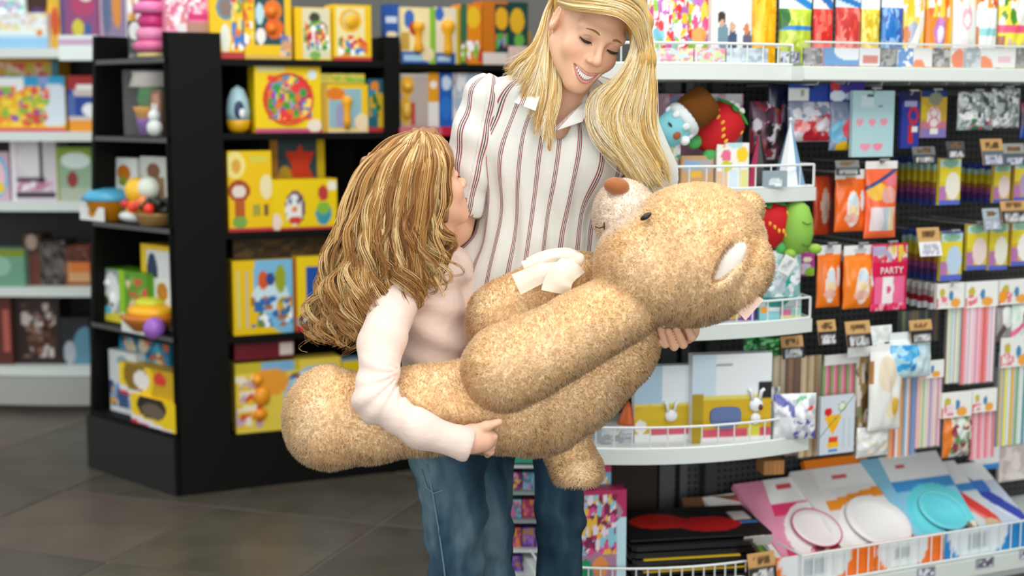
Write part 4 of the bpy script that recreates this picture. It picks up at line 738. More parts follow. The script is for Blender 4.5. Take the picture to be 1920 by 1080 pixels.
for i, py in enumerate(rows[1:]):
    z0, z1 = P(985, py, 3.62).z, P(985, rows[i] + 10, 3.62).z
    for j in range(5):
        k += 1; x = px0 + (j + .5) * (px1 - px0) / 5
        me = grid_mesh('mini_toy_box', (px1 - px0) / 5 * .92, (z1 - z0) * .8, .05, MGEM[(i + j) % 6][0], [('n', 0, 0, 1, 1, .16, MGEM[(i + j) % 6], 1.3)], 'carton', 0, 400 + k, res=10)
        o = link('mini_toy_box', me, M_CARTON, None, (pd.location.x + x, 3.62 + .02, z0), None)
        tag(o, '%s mini toy box, %s on the %s shelf of the wire stand' % (['purple', 'violet', 'teal', 'pinkish red', 'lilac', 'plum'][(i + j) % 6], ['first', 'second', 'third', 'fourth', 'fifth'][j], ['upper', 'second', 'third', 'lowest'][i]), 'toy box', 'mini toy boxes on the wire stand')

# ------------------------------------------------------------------ goods on the right-hand run
RG = 'party bags on the top shelf of the gondola'
def R(label, rect, z, base, ops, off=-0.14, d=0.012, name='party_pack', cat='party pack', hk=None, **kw):
    r = prod(name, cat, label, RF, rect, off, z, d, base, ops, **kw)
    if hk: hook(RF, (rect[0] + rect[2]) / 2, rect[1] + hk, off, 0, ru)
    return r
tb = dict(form='bag', group=RG, off=-.10, name='party_bag', cat='party bag')
def bagops(c, hi): return [('e', .15, .2, .45, .9, hi), ('n', 0, 0, 1, 1, .09, [c, hi, c], .4)]
R('shiny golden yellow cup bag beside the white carton', (1412, -30, 1456, 80), RZT, '#f2b40e', bagops('#eaa60c', '#f8c83a'), **tb)
R('lime green cup bag with a blue and white header', (1462, -30, 1522, 80), RZT, '#b8cc3c', bagops('#aac032', '#cfdc6a') + [('r', 0, .62, 1, .7, '#2a7fc8'), ('e', -.2, .66, .3, 1.1, '#2c6a2c')], header=(.3, '#e8f0f4', [('d', .9, .1, 0, '#2a86d0', .15)]), **tb)
R('bright red cup bag next to the lime bag', (1526, -30, 1562, 82), RZT, '#e0342c', bagops('#d02a26', '#ea6a58'), header=(.3, '#f0e8e8', [('d', .9, .1, 0, '#2a6fb8', .2)]), **tb)
R('coral red napkin bag with a pale top', (1568, -30, 1614, 82), RZT, '#d8483e', bagops('#c03a38', '#e88070'), header=(.28, '#cfe0ec', [('d', .5, .1, 0, '#2a7ac0', .12)]), **tb)
R('pale yellow napkin bag in the middle of the top shelf', (1616, -30, 1650, 84), RZT, '#e0c63a', bagops('#d0b028', '#efe07a'), header=(.3, '#e8eef0', []), **tb)
R('blue balloon bag on the top shelf', (1654, -30, 1694, 86), RZT, '#4a84c4', bagops('#3a5aa8', '#8ab4e0') + [('t', .1, .5, .6, .95, '#1f6fc0')], header=(.28, '#eef0f2', []), **tb)
R('white and yellow bag with a small bird picture', (1694, -30, 1734, 88), RZT, '#f0d060', [('e', .1, .2, .7, .55, '#a8b4c8'), ('d', .0, .7, 0, '#f0e8e0', .12), ('e', 0, .3, .25, .5, '#c87848'), ('n', 0, .6, 1, 1, .1, ['#f4f0e8', '#f0c030', '#e8d8e0'], 1)], **tb)
R('orange and yellow bag with a purple creature picture', (1735, -30, 1786, 90), RZT, '#f2b628', [('r', .1, .3, .75, .85, '#ee8a2a'), ('e', .25, .25, .65, .6, '#b87ab8'), ('e', .3, .05, .6, .3, '#9ac8d8'), ('e', .35, .3, .55, .5, '#e8e0e8'), ('r', 0, 0, .1, .7, '#d87a1c'), ('n', .1, .6, .8, .9, .08, ['#f8c84a', '#e86a1c', '#f4f0e8'], .6)], **tb)
R('white bag with a pink doll print', (1786, -30, 1832, 92), RZT, '#e6e6e2', [('e', .35, .45, .65, .75, '#e8a8b8'), ('e', .4, .5, .6, .65, '#f4e8e4'), ('n', 0, 0, 1, .4, .1, ['#d8e0d8', '#e8d8e0', '#c8d8d0'], .5), ('n', 0, .7, 1, 1, .1, ['#f0e0d0', '#e8a860'], .5)], **tb)
R('white bag with a teal band and orange top', (1832, -30, 1870, 92), RZT, '#eaeeea', [('r', .1, .4, .9, .48, '#8accd0'), ('r', 0, .6, 1, .72, '#f0f2f0'), ('n', 0, .72, 1, 1, .12, ['#f09a2a', '#f4ece0', '#d84a2a'], .9), ('r', 0, .1, .12, .5, '#c8783a')], **tb)
R('yellow bag with a pink band cut by the picture edge', (1872, -30, 1934, 92), RZT, '#ead84a', [('r', 0, .42, 1, .52, '#ea5a7a'), ('r', 0, 0, .15, .4, '#a86a4a'), ('n', 0, .52, 1, 1, .1, ['#f0a03a', '#f6f0e8', '#e8d8d0', '#4a8a2a'], .9), ('n', .2, .05, 1, .4, .1, ['#f0e04a', '#d8b8a0', '#c8d84a'], .8)], **tb)
# strip behind the clear riser
for k, (a, b_, c, ops, lb) in enumerate(((1506, 1542, '#5a5f60', [('n', 0, 0, 1, 1, .15, ['#888', '#444', '#aab'], 1)], 'dark grey price strip at the start of the clear riser'), (1545, 1610, '#2d8ccc', [('e', .3, .3, 1.2, 1.4, '#dfe8ec')], 'blue printed strip with a white curve in the riser'), (1612, 1650, '#dfe4e6', [('r', .2, .2, .9, .6, '#c8685a')], 'white strip with a red mark in the riser'), (1652, 1682, '#4c5050', [('n', 0, 0, 1, 1, .15, ['#777', '#999', '#333'], 1)], 'dark price strip beside the blue dotted strip'), (1683, 1712, '#cfe2f0', [('n', 0, 0, 1, 1, .18, ['#2a86cc', '#2a86cc', '#fff'], 1.2)], 'blue dotted strip in the riser'), (1713, 1748, '#e4e6e4', [('e', 0, -.3, .6, .4, '#ee7a28')], 'white strip with an orange corner in the riser'), (1749, 1781, '#555a5a', [('n', 0, 0, 1, 1, .15, ['#888', '#333', '#bbb'], 1)], 'dark price strip left of the orange wave'), (1783, 1806, '#e2e4e2', [('e', .1, -.1, 1.2, .9, '#ea6a20')], 'orange wave strip in the riser'), (1808, 1838, '#aeb8bc', [('n', 0, 0, 1, 1, .15, ['#c8d0d4', '#98a4a8'], 1)], 'pale grey price strip in the riser'), (1840, 1904, '#e4e8e6', [('e', -.3, -.4, .35, .6, '#ee7a24'), ('r', .5, .3, .85, .6, '#e6b8c4')], 'white strip with orange wave and pink mark'), (1906, 1940, '#6a7072', [('n', 0, 0, 1, 1, .15, ['#999', '#555'], 1)], 'grey price strip at the picture edge'))):
    R(lb, (a, 90, b_, 122), RZT + .002, c, ops, off=-.022, d=.003, name='price_strip', cat='price strip', group='strips behind the clear riser')
# second row, hanging
hg = dict(group='packs hanging under the top shelf')
R('dark navy hanging pack beside the pink balloon bag', (1440, 158, 1482, 268), None, '#141a38', [('n', 0, 0, 1, .7, .1, ['#1c2450', '#3a2a3a', '#0c0e1c', '#667'], .8)], off=-.2, form='bag', **hg)
R('blue card with a white barcode over a red confetti bag', (1478, 158, 1560, 266), None, '#b8c0cc', [('e', .12, .08, .98, .82, '#c8323e'), ('n', .1, .05, 1, .8, .1, ['#e05a5a', '#b81f30', '#e8a0a0', '#d8d4dc'], 1), ('n', 0, .6, 1, 1, .1, ['#d8dce4', '#8a94ac'], .8)], form='bag', off=-.16, header=(.3, '#24429c', [('r', 0, .05, .45, .75, '#dfe4e0'), ('r', .28, .3, .36, .65, '#9a9')]), **hg)
R('clear bag of coloured balloons under a purple header', (1556, 152, 1620, 282), None, '#7a86a0', [('e', .0, .15, .5, .6, '#6ab0d0'), ('e', .3, .25, .65, .65, '#d84a5a'), ('e', .6, .2, 1.1, .62, '#ee6a2a'), ('e', .15, -.05, .55, .2, '#e8b820'), ('e', .45, .1, .62, .5, '#5a4a6a')], form='bag', off=-.15, hk=6, header=(.3, '#4a3a9a', [('e', 0, .05, .45, .55, '#d8e4f0'), ('e', .0, .55, .3, .95, '#d03a3a'), ('e', .4, .1, .95, .5, '#c8d8ec')]), **hg)
R('pale aqua card holding pink heart candles', (1598, 170, 1676, 294), None, '#b3d6dc', [('r', .2, .74, .5, .92, '#d0e4e8'), ('r', .35, .9, .5, .93, '#456'), ('r', .6, .74, .72, .77, '#567'), ('h', .1, .45, .28, .58, '#e8a0b4'), ('h', .38, .45, .56, .58, '#ea9cb0'), ('h', .66, .45, .84, .58, '#e898ac'), ('h', .2, .08, .45, .22, '#ee9ab0'), ('h', .5, .08, .75, .22, '#ee8fa8')], off=-.12, hk=3, **hg)
R('indigo card with a red number nine candle', (1690, 172, 1724, 278), None, '#2f3c9a', [('r', 0, .8, 1, 1, '#1c2450'), ('r', .15, .72, .8, .82, '#a8a8d0'), ('o', .38, .42, .92, .74, '#d02a2a', .35), ('r', .4, .1, .62, .42, '#c82428'), ('r', .56, .3, .9, .4, '#e8e8e8')], off=-.13, hk=5, **hg)
R('rainbow card with a number eight candle', (1727, 170, 1775, 258), None, '#c8a83a', [('r', 0, .85, 1, 1, '#1f3a78'), ('e', .3, .68, .8, .95, '#8a8f78'), ('r', 0, 0, 1, .2, '#8a7ab8'), ('r', 0, .2, 1, .35, '#c8788a'), ('e', .25, .2, .75, .66, '#efe2e2'), ('o', .3, .2, .72, .44, '#d87a8a', .5), ('o', .34, .42, .68, .64, '#d87a8a', .5), ('r', .38, .08, .66, .2, '#eeeee6'), ('e', .0, .4, .25, .7, '#d8c030')], off=-.13, hk=5, **hg)
M_FOIL = principled('silver_foil', (0.75, 0.8, 0.8), 0.25, 0.85)
o = R('crinkled silver foil confetti bag, first of two', (1796, 172, 1862, 244), None, '#dfe6e6', [('n', 0, 0, 1, 1, .07, ['#fff', '#8a9a9a', '#c8d4d4', '#4a5454'], 1.2), ('n', .3, 0, .9, .3, .08, ['#d8788a', '#6a5a4a', '#8aa8c8', '#4a8a6a'], .6)], form='bag', off=-.14, bulge=.02, hk=4, **hg)
R('crinkled silver foil confetti bag, second of two', (1858, 166, 1912, 240), None, '#d5dede', [('n', 0, 0, 1, 1, .07, ['#fff', '#94a2a2', '#c0cccc', '#5a6464'], 1.2)], form='bag', off=-.15, bulge=.02, hk=4, **hg)
R('dark violet pack at the picture edge under the top shelf', (1914, 190, 1940, 260), None, '#3a1c4a', [('n', 0, 0, 1, 1, .2, ['#8a2a3a', '#1f4a9a', '#2a1a30'], 1)], form='bag', off=-.15, **hg)
for k, (px, py) in enumerate(((1650, 160), (1702, 158), (1735, 156), (1772, 158), (1805, 157), (1845, 158), (1875, 159), (1908, 158), (1580, 156), (1530, 158))): hook(RF, px, py, -.10 - .01 * (k % 3), 0, ru)
# third row
og = dict(group='orange candle packs', form='bag')
def orange_ops(): return [('e', .3, .1, .7, .78, '#f0e2d8'), ('e', .36, .5, .64, .72, '#cfe0e8'), ('e', .38, .3, .62, .5, '#f4d8a0'), ('e', .25, .18, .7, .36, '#eab8a8'), ('e', .74, .4, .92, .78, '#e0e8ec')]
hd = (.16, '#e9ecec', [('e', .3, .2, .7, .7, '#c8ccd0'), ('e', -.1, -.5, 1.1, .2, '#f07a1c')])
R('red edged orange balloon pack behind the bowed shelf end', (1526, 330, 1562, 440), None, '#d84a1c', [('e', .3, .2, .7, .8, '#e8c8b8'), ('r', .75, 0, 1, 1, '#8a1c10')], off=-.26, **og)
R('orange balloon pack with white header, upper row first', (1566, 318, 1622, 434), None, '#f2691a', orange_ops(), off=-.13, header=hd, hk=6, **og)
R('tall orange pack with a blue and yellow balloon picture', (1622, 302, 1681, 446), None, '#f0693a', [('r', .15, .12, .85, .45, '#e6d8dc'), ('r', .5, .12, .66, .45, '#b8c4d0'), ('r', .7, .12, .8, .45, '#e8d890'), ('e', .05, .55, .6, .8, '#f0b83a'), ('e', .4, .5, .9, .74, '#e8a8a0'), ('e', .55, .74, .95, .95, '#ea7a8a'), ('d', .72, 1.0, 0, '#3a4a78', .03)], off=-.12, header=(.1, '#ecebe6', []), hk=4, **og)
def row(label, fp, front, off, n, step, cols, front_base, front_ops, frontlabel, grp, hk=4, header=None):
    """a hook with a deep row of identical thin cards, the first shows its print"""
    x0, y0, x1, y1 = front
    R(frontlabel, front, None, front_base, front_ops, off=off, group=grp + ' fronts', hk=hk, header=header)
    s0, s1, z0, z1 = where(RF, front, off, None); wd, ht = s1 - s0, z1 - z0
    cb = MB(); m = len(cols)
    for i, c in enumerate(cols): cb.box((-wd / 2, 0, ht * i / m), (wd / 2, .007, ht * (i + 1) / m), lin(c))
    me = cb.mesh('card_pack'); me.materials.append(M_CARTON)
    for k in range(1, n + 1):
        o = link('card_pack', me, None, None, RF.at((s0 + s1) / 2 - .005 * (k % 2), z0 - .002 * (k % 3), off - .004 - k * step), (0, 0, RF.a)); tag(o, label, 'card pack', grp)
NUMO = lambda c: [('r', 0, 0, 1, .12, '#5a6ac0'), ('r', 0, .12, .35, .4, '#b87ab0'), ('r', 0, .5, 1, .8, '#e6d23a'), ('r', 0, .8, 1, .95, '#bcd8d0'), ('e', .15, .78, .85, .98, '#8ab8a0'), ('e', .3, .12, .95, .7, c), ('r', 0, .96, 1, 1, '#2a3a9a')]
RC = ['#2c3570', '#4a2a5a', '#7a3a6a', '#8a5a2a', '#b09a24', '#a8981e', '#8aa89a', '#2c3a78']
row('number candle card in the deep row below the number eight pack', None, (1762, 296, 1801, 384), -.14, 13, .0135, RC, '#d8c63a', NUMO('#efeadc'), 'yellow number candle card with white figure below the eight pack', 'number candle cards, upper row first hook')
row('number candle card in the second deep row of the upper row', None, (1864, 308, 1894, 380), -.15, 11, .0135, RC, '#d4b84a', NUMO('#f0dcd8'), 'yellow and pink number candle card, second in the upper row', 'number candle cards, upper row second hook')
R('number candle card cut by the picture edge in the upper row', (1902, 300, 1936, 378), None, '#c8a04a', NUMO('#b8a0c0'), off=-.15, group='number candle cards, upper row second hook fronts')
# fourth row
R('orange candle pack with white header, lower row first', (1532, 460, 1576, 576), None, '#f27a1e', orange_ops(), off=-.15, header=hd, hk=2, **og)
R('orange candle pack with white header, lower row second', (1582, 460, 1642, 578), None, '#f2821e', orange_ops(), off=-.13, header=hd, hk=2, **og)
for k in range(4):
    R('dark red candle pack edge behind the lower orange packs', (1556 - 4 * k, 470, 1590 - 4 * k, 572), None, '#a82c12', [('r', 0, .8, 1, 1, '#b8a8a0')], off=-.17 - .03 * k, d=.012, group='red candle packs behind the orange ones', form='carton')
o, bw, bh = R('raspberry pink party pack with a white bow print', (1634, 457, 1701, 582), None, '#d0174a', [('r', .1, .08, .9, .5, '#ea6a98'), ('r', .3, .12, .6, .5, '#f0e8ea'), ('o', .28, .2, .62, .46, '#f2ecec', .3), ('e', .4, .26, .52, .38, '#e05a8a'), ('n', 0, .72, 1, .97, .09, ['#e8d8dc', '#d83a5a', '#e8c84a', '#b0a8c8'], 1), ('n', 0, 0, 1, .12, .07, ['#e83a6a', '#c0103a', '#f0a8b8'], .8)], off=-.12, form='bag', bulge=.004, hk=2)
cu = bpy.data.curves.new('lettering', 'FONT'); cu.body = 'PARTY'; cu.size = .026; cu.align_x = 'CENTER'; cu.extrude = .0004
t_ = bpy.data.objects.new('lettering', cu); C.objects.link(t_); t_.parent = o; t_.location = (0, -.009, bh * .56); t_.rotation_euler = (math.pi / 2, 0, 0); cu.materials.append(solid('#f2e6ea', .4)); bpy.context.view_layer.update()
lm = bpy.data.meshes.new_from_object(t_.evaluated_get(bpy.context.evaluated_depsgraph_get())); bpy.data.objects.remove(t_); t_ = link('lettering', lm, None, o, (0, -.009, bh * .56), (math.pi / 2, 0, 0))
row('number candle card in the deep row behind the kraft price tag', None, (1764, 434, 1804, 526), -.13, 11, .0135, RC, '#d4c43c', NUMO('#bcd4ea'), 'blue edged number candle card with pale blue figure', 'number candle cards, lower row first hook')
R('number candle card with a pink figure in the lower row', (1813, 420, 1851, 506), None, '#d8c23a', NUMO('#f2dcd8'), off=-.14, hk=2, group='number candle cards, lower row')
R('number candle card with a white figure in the lower row', (1855, 418, 1890, 506), None, '#d4c44a', NUMO('#efeedd'), off=-.14, hk=2, group='number candle cards, lower row')
R('number candle card cut by the picture edge in the lower row', (1897, 414, 1936, 498), None, '#dcae3a', NUMO('#f4f2ee'), off=-.14, group='number candle cards, lower row')
for k in range(6): R('dark candle card between the lower number cards', (1806 + 40 * (k % 3), 424, 1836 + 40 * (k % 3), 500), None, '#2c2448', [('r', 0, .5, 1, .85, '#6a5a1c'), ('r', 0, .2, 1, .4, '#4a2450')], off=-.19 - .03 * (k // 3), group='dark candle cards behind the lower row')
# fifth row: balloon stick cards and straws
PCO = lambda: [('e', .1, .45, .3, .8, '#c8b84a'), ('e', .45, .3, .6, .7, '#4a8ab8'), ('e', .5, .05, .85, .4, '#f0a84a'), ('n', .1, .1, .4, .5, .08, ['#e87a8a', '#f0d8e0'], .6), ('r', 0, .05, .06, .4, '#d85a4a')]
row('white balloon stick card in the deep row left of its fronts', None, (1757, 531, 1808, 578), -.13, 11, .013, ['#c8c8cc', '#8a1c2c', '#9a8a88', '#b8b4b0'], '#edeeea', PCO(), 'white balloon stick card with orange print, first of the row', 'balloon stick cards')
R('white balloon stick card with orange print, second of the row', (1811, 528, 1871, 576), None, '#eff0ec', PCO(), off=-.13, group='balloon stick cards fronts')
R('white balloon stick card with two orange prints near the picture edge', (1874, 524, 1936, 570), None, '#eceee9', PCO() + [('e', .0, .1, .25, .6, '#f0a02a')], off=-.13, group='balloon stick cards fronts')
straw_pack('straw_pack', 'pale yellow and mint striped straws hanging below the first stick card', RF, (1778, 577, 1804, 718), -.14, ['#e6e2c4', '#b8d8d0', '#d8e0f0', '#8ac0b0'], group='straw packs')
straw_pack('straw_pack', 'coral and pink straws below the second stick card', RF, (1806, 575, 1866, 718), -.13, ['#ee6a66', '#f2a0b0', '#f0b8c8', '#f4ccd8', '#f0dce4', '#e8b0c4'], group='straw packs')
R('grey and white feather pack beside the coral straws', (1868, 575, 1896, 640), None, '#9a9694', [('d', 0, 1, 0, '#5a504c', .15), ('e', .3, .4, 1, 1, '#e8eae8')], form='bag', off=-.14)
R('brown and pink ribbon pack at the picture edge', (1896, 570, 1936, 640), None, '#dfe6e0', [('e', .4, .3, 1, .9, '#6a3a2c'), ('d', .2, .8, 0, '#e86a9a', .08), ('r', 0, .6, .3, 1, '#c8dcd0')], form='bag', off=-.14)
straw_pack('straw_pack', 'dark blister of thin coloured candles under the white stick row', RF, (1690, 582, 1760, 640), -.24, ['#2a3c3a', '#3f4a6a', '#8a7a1c', '#6a3a68', '#283838', '#7a8a3a'], group='straw packs', cat='candles')
# sixth row
straw_pack('straw_pack', 'cream paper straws at the left of the lower row', RF, (1449, 668, 1474, 852), -.24, ['#e4d4b0', '#d8c49a', '#eadfc4'], group='straw packs')
straw_pack('straw_pack', 'brown wooden skewers between the cream straws', RF, (1475, 670, 1501, 852), -.23, ['#7a4a24', '#a8743c', '#8f5a2e', '#b8834c'], group='straw packs')
straw_pack('straw_pack', 'tan and cream straws right of the brown skewers', RF, (1502, 668, 1541, 856), -.21, ['#d8bc8c', '#e6d8b8', '#c8a468', '#e8dcc4'], group='straw packs')
straw_pack('straw_pack', 'green blue and red straws above the cocktail card', RF, (1543, 664, 1608, 850), -.16, ['#7aa04a', '#3f8ec4', '#e0567a', '#f0eef0', '#5a6ab0', '#e890a8', '#4a9ad0', '#e4405a'], group='straw packs', header=(.1, '#e4e6e4', []))
R('card with a yellow cocktail glass and red cherry print', (1538, 742, 1602, 850), None, '#cdd6e0', [('v', .12, .32, .62, .66, '#eeb010'), ('e', .12, .56, .62, .68, '#f0b818'), ('e', .12, .66, .34, .8, '#d02028'), ('e', .5, .72, .74, .88, '#dfe8d8'), ('o', .5, .72, .74, .88, '#8a9a5a', .6), ('d', .3, 1.0, 0, '#7a8a4a', .012), ('r', .25, .22, .5, .3, '#e0482a'), ('r', .22, .12, .55, .2, '#eebc20'), ('r', .25, .04, .5, .1, '#3a8acc'), ('r', .66, .1, .72, .6, '#b8c8dc'), ('r', .8, .1, .86, .6, '#c0ccd8')], off=-.12)
R('clear pack of brown feather sticks with a white label', (1604, 652, 1650, 852), None, '#9a7a4c', [('d', .9, .5, 0, '#5c3a18', .1), ('e', .3, .45, 1, .9, '#b87822'), ('n', 0, 0, 1, 1, .08, ['#7a8a5a', '#c8a878', '#5a4424', '#e0d8cc', '#a88a50'], .9)], form='bag', off=-.16)
R('white tissue bag with a brown picture hanging over the straws', (1630, 640, 1690, 806), None, '#ebece8', [('e', .2, .5, .75, .95, '#e6d8c0'), ('e', .45, .15, .9, .45, '#efe2c0'), ('e', .6, .2, .85, .42, '#e0b040'), ('r', 0, .6, .1, .9, '#a86a20')], form='bag', off=-.11, header=(.12, '#f0f2f2', []))
R('white tissue bag crumpled at the bottom of the straw row', (1606, 800, 1666, 856), None, '#e2e4e2', [('n', 0, 0, 1, 1, .12, ['#f0f2f0', '#cfd4d4', '#e6dcc8'], .6)], form='bag', off=-.13)
R('sky blue and white tissue bag with leaf prints', (1668, 622, 1745, 708), None, '#c4e2ee', [('n', 0, .2, .6, .85, .1, ['#3aa4e0', '#66bce8', '#a8dcf0', '#2a90d4'], 1), ('r', .55, 0, 1, .6, '#d4ecf2'), ('r', 0, .85, 1, 1, '#dfeaec')], form='bag', off=-.11, header=(.16, '#e4ecec', []))
R('clear bag with a white paper crown over the coloured straws', (1590, 612, 1672, 668), None, '#e4e8e4', [('e', .1, .4, .6, .95, '#b8dce8'), ('n', 0, 0, 1, 1, .12, ['#f0f4f2', '#d0dada'], .6)], form='bag', off=-.12, bulge=.008)
straw_pack('straw_pack', 'orange lilac and white straws under the sky blue bag', RF, (1668, 690, 1720, 856), -.15, ['#e8a078', '#b8a8d8', '#f0ece8', '#d84a4a', '#8ab0d8', '#eea83a', '#5a8ac8'], group='straw packs')
straw_pack('straw_pack', 'pastel pink and cream straws beside the orange ones', RF, (1721, 676, 1766, 838), -.14, ['#e8b8cc', '#e8e0b8', '#d0b8d8', '#eed8c8', '#cfe0c0', '#f0c890'], group='straw packs', header=(.2, '#eef0ec', PCO()))
R('white stick card above the orange fruit bag', (1766, 736, 1822, 782), None, '#eff0ec', PCO(), off=-.13, group='balloon stick cards fronts')
R('white stick card above the pink straws', (1824, 730, 1869, 772), None, '#f0f1ee', PCO(), off=-.13, group='balloon stick cards fronts')
R('bag of orange and green cocktail picks', (1768, 782, 1822, 856), None, '#c8b09a', [('r', 0, 0, .25, 1, '#e07a28'), ('e', .3, .4, .7, .95, '#a8d0b0'), ('n', .2, 0, 1, 1, .1, ['#d8e0d8', '#6a9a6a', '#8a3a4a', '#e8d8c8'], .9)], form='bag', off=-.14)
straw_pack('straw_pack', 'light pink straws under the second white stick card', RF, (1823, 772, 1867, 860), -.14, ['#ee7a88', '#f2b4c4', '#f4c8d4', '#f0a8bc'], group='straw packs')
straw_pack('straw_pack', 'rainbow straws with a white header at the picture edge', RF, (1872, 632, 1934, 834), -.13, ['#6a7a7c', '#a8c0e0', '#7a6ac0', '#cfe4e6', '#109a98', '#e8b820', '#8ab83a', '#f0e04a', '#f0f0e8'], group='straw packs', header=(.27, '#ecedea', PCO()))
# price tags on the hooks
KR_, BK = '#c89e68', '#1c2022'
for rect, off, top, bot, lb in (((1715, 274, 1757, 306), -.10, '#70757a', '#2c3032', 'dark grey price tag under the number nine card'), ((1778, 264, 1812, 296), -.10, '#4a5054', '#33383a', 'dark price tag under the silver foil bag'), ((1846, 259, 1886, 309), -.09, KR_, '#5c666c', 'kraft and grey price tag above the upper candle cards'), ((1886, 268, 1926, 310), -.09, '#9a9c98', '#4e585e', 'grey price tag cut by the picture edge'),
                                 ((1570, 300, 1614, 328), -.09, '#7a7e80', '#3c4042', 'dark price tag above the upper orange pack'), ((1848, 390, 1880, 430), -.09, '#a8b4bc', '#9aa6b0', 'pale blue grey price tag in the lower candle row'), ((1882, 376, 1930, 418), -.08, KR_, '#2c3032', 'kraft and black price tag at the picture edge'),
                                 ((1727, 426, 1768, 480), -.08, KR_, '#e4e8e8', 'kraft and white price tag in front of the candle cards'), ((1538, 600, 1572, 646), -.10, KR_, BK, 'kraft and black price tag beside the bowed shelf end'), ((1591, 602, 1637, 650), -.09, KR_, BK, 'kraft and black price tag above the coloured straws'), ((1711, 600, 1752, 642), -.09, KR_, BK, 'kraft and black price tag above the pastel straws'),
                                 ((1469, 630, 1510, 672), -.12, KR_, '#22303c', 'kraft and navy price tag beside the green garland'), ((1408, 1038, 1458, 1090), .015, '#c0935c', '#26282a', 'kraft and black price tag on the base rail')):
    price_tag(RF, rect, off, top, bot, lb)
# ------------------------------------------------------------------ bins of paper plates on the base shelf
bn = dict(group='paper plate packs in the base bins', off2=-.36, name='plate_pack', cat='plate pack')
def B(label, rect, base, ops, off=-.05, **kw):
    k = dict(bn); k.update(kw); return R(label, rect, RZB + .002, base, ops, off=off, d=.02, form='carton', **k)
def slope(sh): return lambda U, V: sh * (V - .0)
B('slim white pack with green and orange edge at the left of the bin', (1440, 912, 1500, 1048), '#eceae6', [('r', .0, .0, .25, .6, '#d8d8d4'), ('r', .3, 0, .6, .55, '#6a9a2a'), ('r', .6, 0, .8, .5, '#3a5a2a'), ('r', .2, .5, .6, .62, '#e0662a'), ('e', .5, .6, .9, .8, '#d83a5a')], off=-.04, xs=slope(.1))
pk_ = []
pk_.append(B('raspberry paper plate pack with a white header', (1496, 884, 1622, 1046), '#e293b0', [('r', 0, 0, 1, .3, '#d4306e'), ('r', 0, .6, 1, .74, '#e03c70'), ('e', .08, .1, .95, .72, '#efeaea'), ('n', .3, 0, 1, .3, .06, ['#e8a8c0', '#b01f50', '#6a4a4a', '#f0e0e4'], .9), ('r', 0, .74, 1, 1, '#f0f1ef'), ('r', .18, .88, .4, .93, '#d8505a')], xs=slope(.45)))
pk_.append(B('white plate pack with an orange band and tiny animals', (1610, 858, 1770, 1028), '#e6e5e3', [('r', 0, .0, 1, .08, '#f08a22'), ('d', .60, .74, 0, '#f09424', .05), ('e', .04, .06, .85, .66, '#f0f0ef'), ('e', .14, .12, .76, .6, '#e8e6e6'), ('e', .3, .24, .55, .36, '#eac8d4'), ('n', .5, .06, 1, .34, .05, ['#c89a3a', '#e8d8b0', '#8a4a2a', '#f0e6d8', '#6a4a9a', '#a8602a'], 1.2), ('r', 0, .78, 1, 1, '#f2f3f1'), ('r', .2, .86, .38, .9, '#d8545c')], off=-.045, xs=slope(.25)))
pk_.append(B('turquoise paper plate pack with tiny jungle animals', (1748, 838, 1862, 1010), '#8ac8e4', [('r', 0, .62, 1, .74, '#3a94d8'), ('e', .02, .05, 1.05, .68, '#5fd0de'), ('e', .12, .12, .95, .62, '#6ad8e0'), ('n', .45, .04, 1, .26, .055, ['#7a6a2a', '#3a3020', '#d8c88a', '#e8e0c8', '#2a2420'], 1.0), ('r', 0, .74, 1, 1, '#f1f3f3'), ('r', .2, .86, .36, .9, '#d8505a')], off=-.045, xs=slope(.3)))
def plate(o, x, z, r_, col, rim):
    b = MB(); b.lathe([(r_ * .6, 0), (r_ * .72, .004), (r_, .008), (r_ * .98, .0095), (r_ * .7, .0055), (r_ * .58, .0016)], 28); p = b.build('paper_plate', solid(col, .45), o, (x, -.001, z), (math.pi / 2, 0, 0), smooth=True)
    MB().tube([(math.cos(a_) * r_ * .99, math.sin(a_) * r_ * .99, .0088) for a_ in [i * math.pi / 14 for i in range(28)]], .0022, 5, closed=True).build('plate_rim', solid(rim, .45), p, smooth=True)
for (o, bw, bh), sh, u_, v_, cl_, rm_ in ((pk_[0], .45, .52, .42, '#ece6e7', '#c8326a'), (pk_[1], .25, .46, .38, '#ecebea', '#dcd8d8'), (pk_[2], .3, .54, .38, '#62d2de', '#8ae4ea')):
    plate(o, (u_ - .5 + sh * v_) * bw, v_ * bh, .33 * bw, cl_, rm_)
B('orange napkin pack standing behind the white plate pack', (1545, 852, 1662, 960), '#ee8420', [('r', .1, .55, .4, .75, '#6a3a78'), ('n', 0, .3, .4, .8, .08, ['#c86a1c', '#5a3a4a', '#f0a040'], .8)], off=-.28, off2=-.38, name='napkin_pack')
B('white cutlery pack with red forks', (1858, 850, 1912, 1002), '#cfd6da', [('r', 0, .7, 1, 1, '#eef0ef'), ('r', 0, .62, 1, .72, '#3a8cd4'), ('d', .75, .2, 0, '#d8362e', .12), ('d', .6, .1, 0, '#e88078', .04), ('e', .4, .1, 1, .3, '#d0b890'), ('r', 0, 0, .12, .7, '#c6c9c6')], off=-.045, xs=slope(.35), name='cutlery_pack')
B('white cutlery pack with deep blue forks', (1908, 852, 1962, 994), '#c4cce0', [('r', 0, .75, 1, 1, '#f0f2f3'), ('d', .8, .2, 0, '#2a3ea8', .14), ('d', .6, .1, 0, '#d8e0f0', .03), ('r', 0, .62, .6, .76, '#3a78d0')], off=-.045, xs=slope(.35), name='cutlery_pack')
R('white header card of a blue pack behind the forks', (1828, 826, 1874, 880), None, '#f0f1f0', [('r', 0, 0, 1, .2, '#3a8ed8'), ('r', .3, .55, .7, .7, '#e8b0b8')], off=-.36, name='cutlery_pack', group='paper plate packs in the base bins')
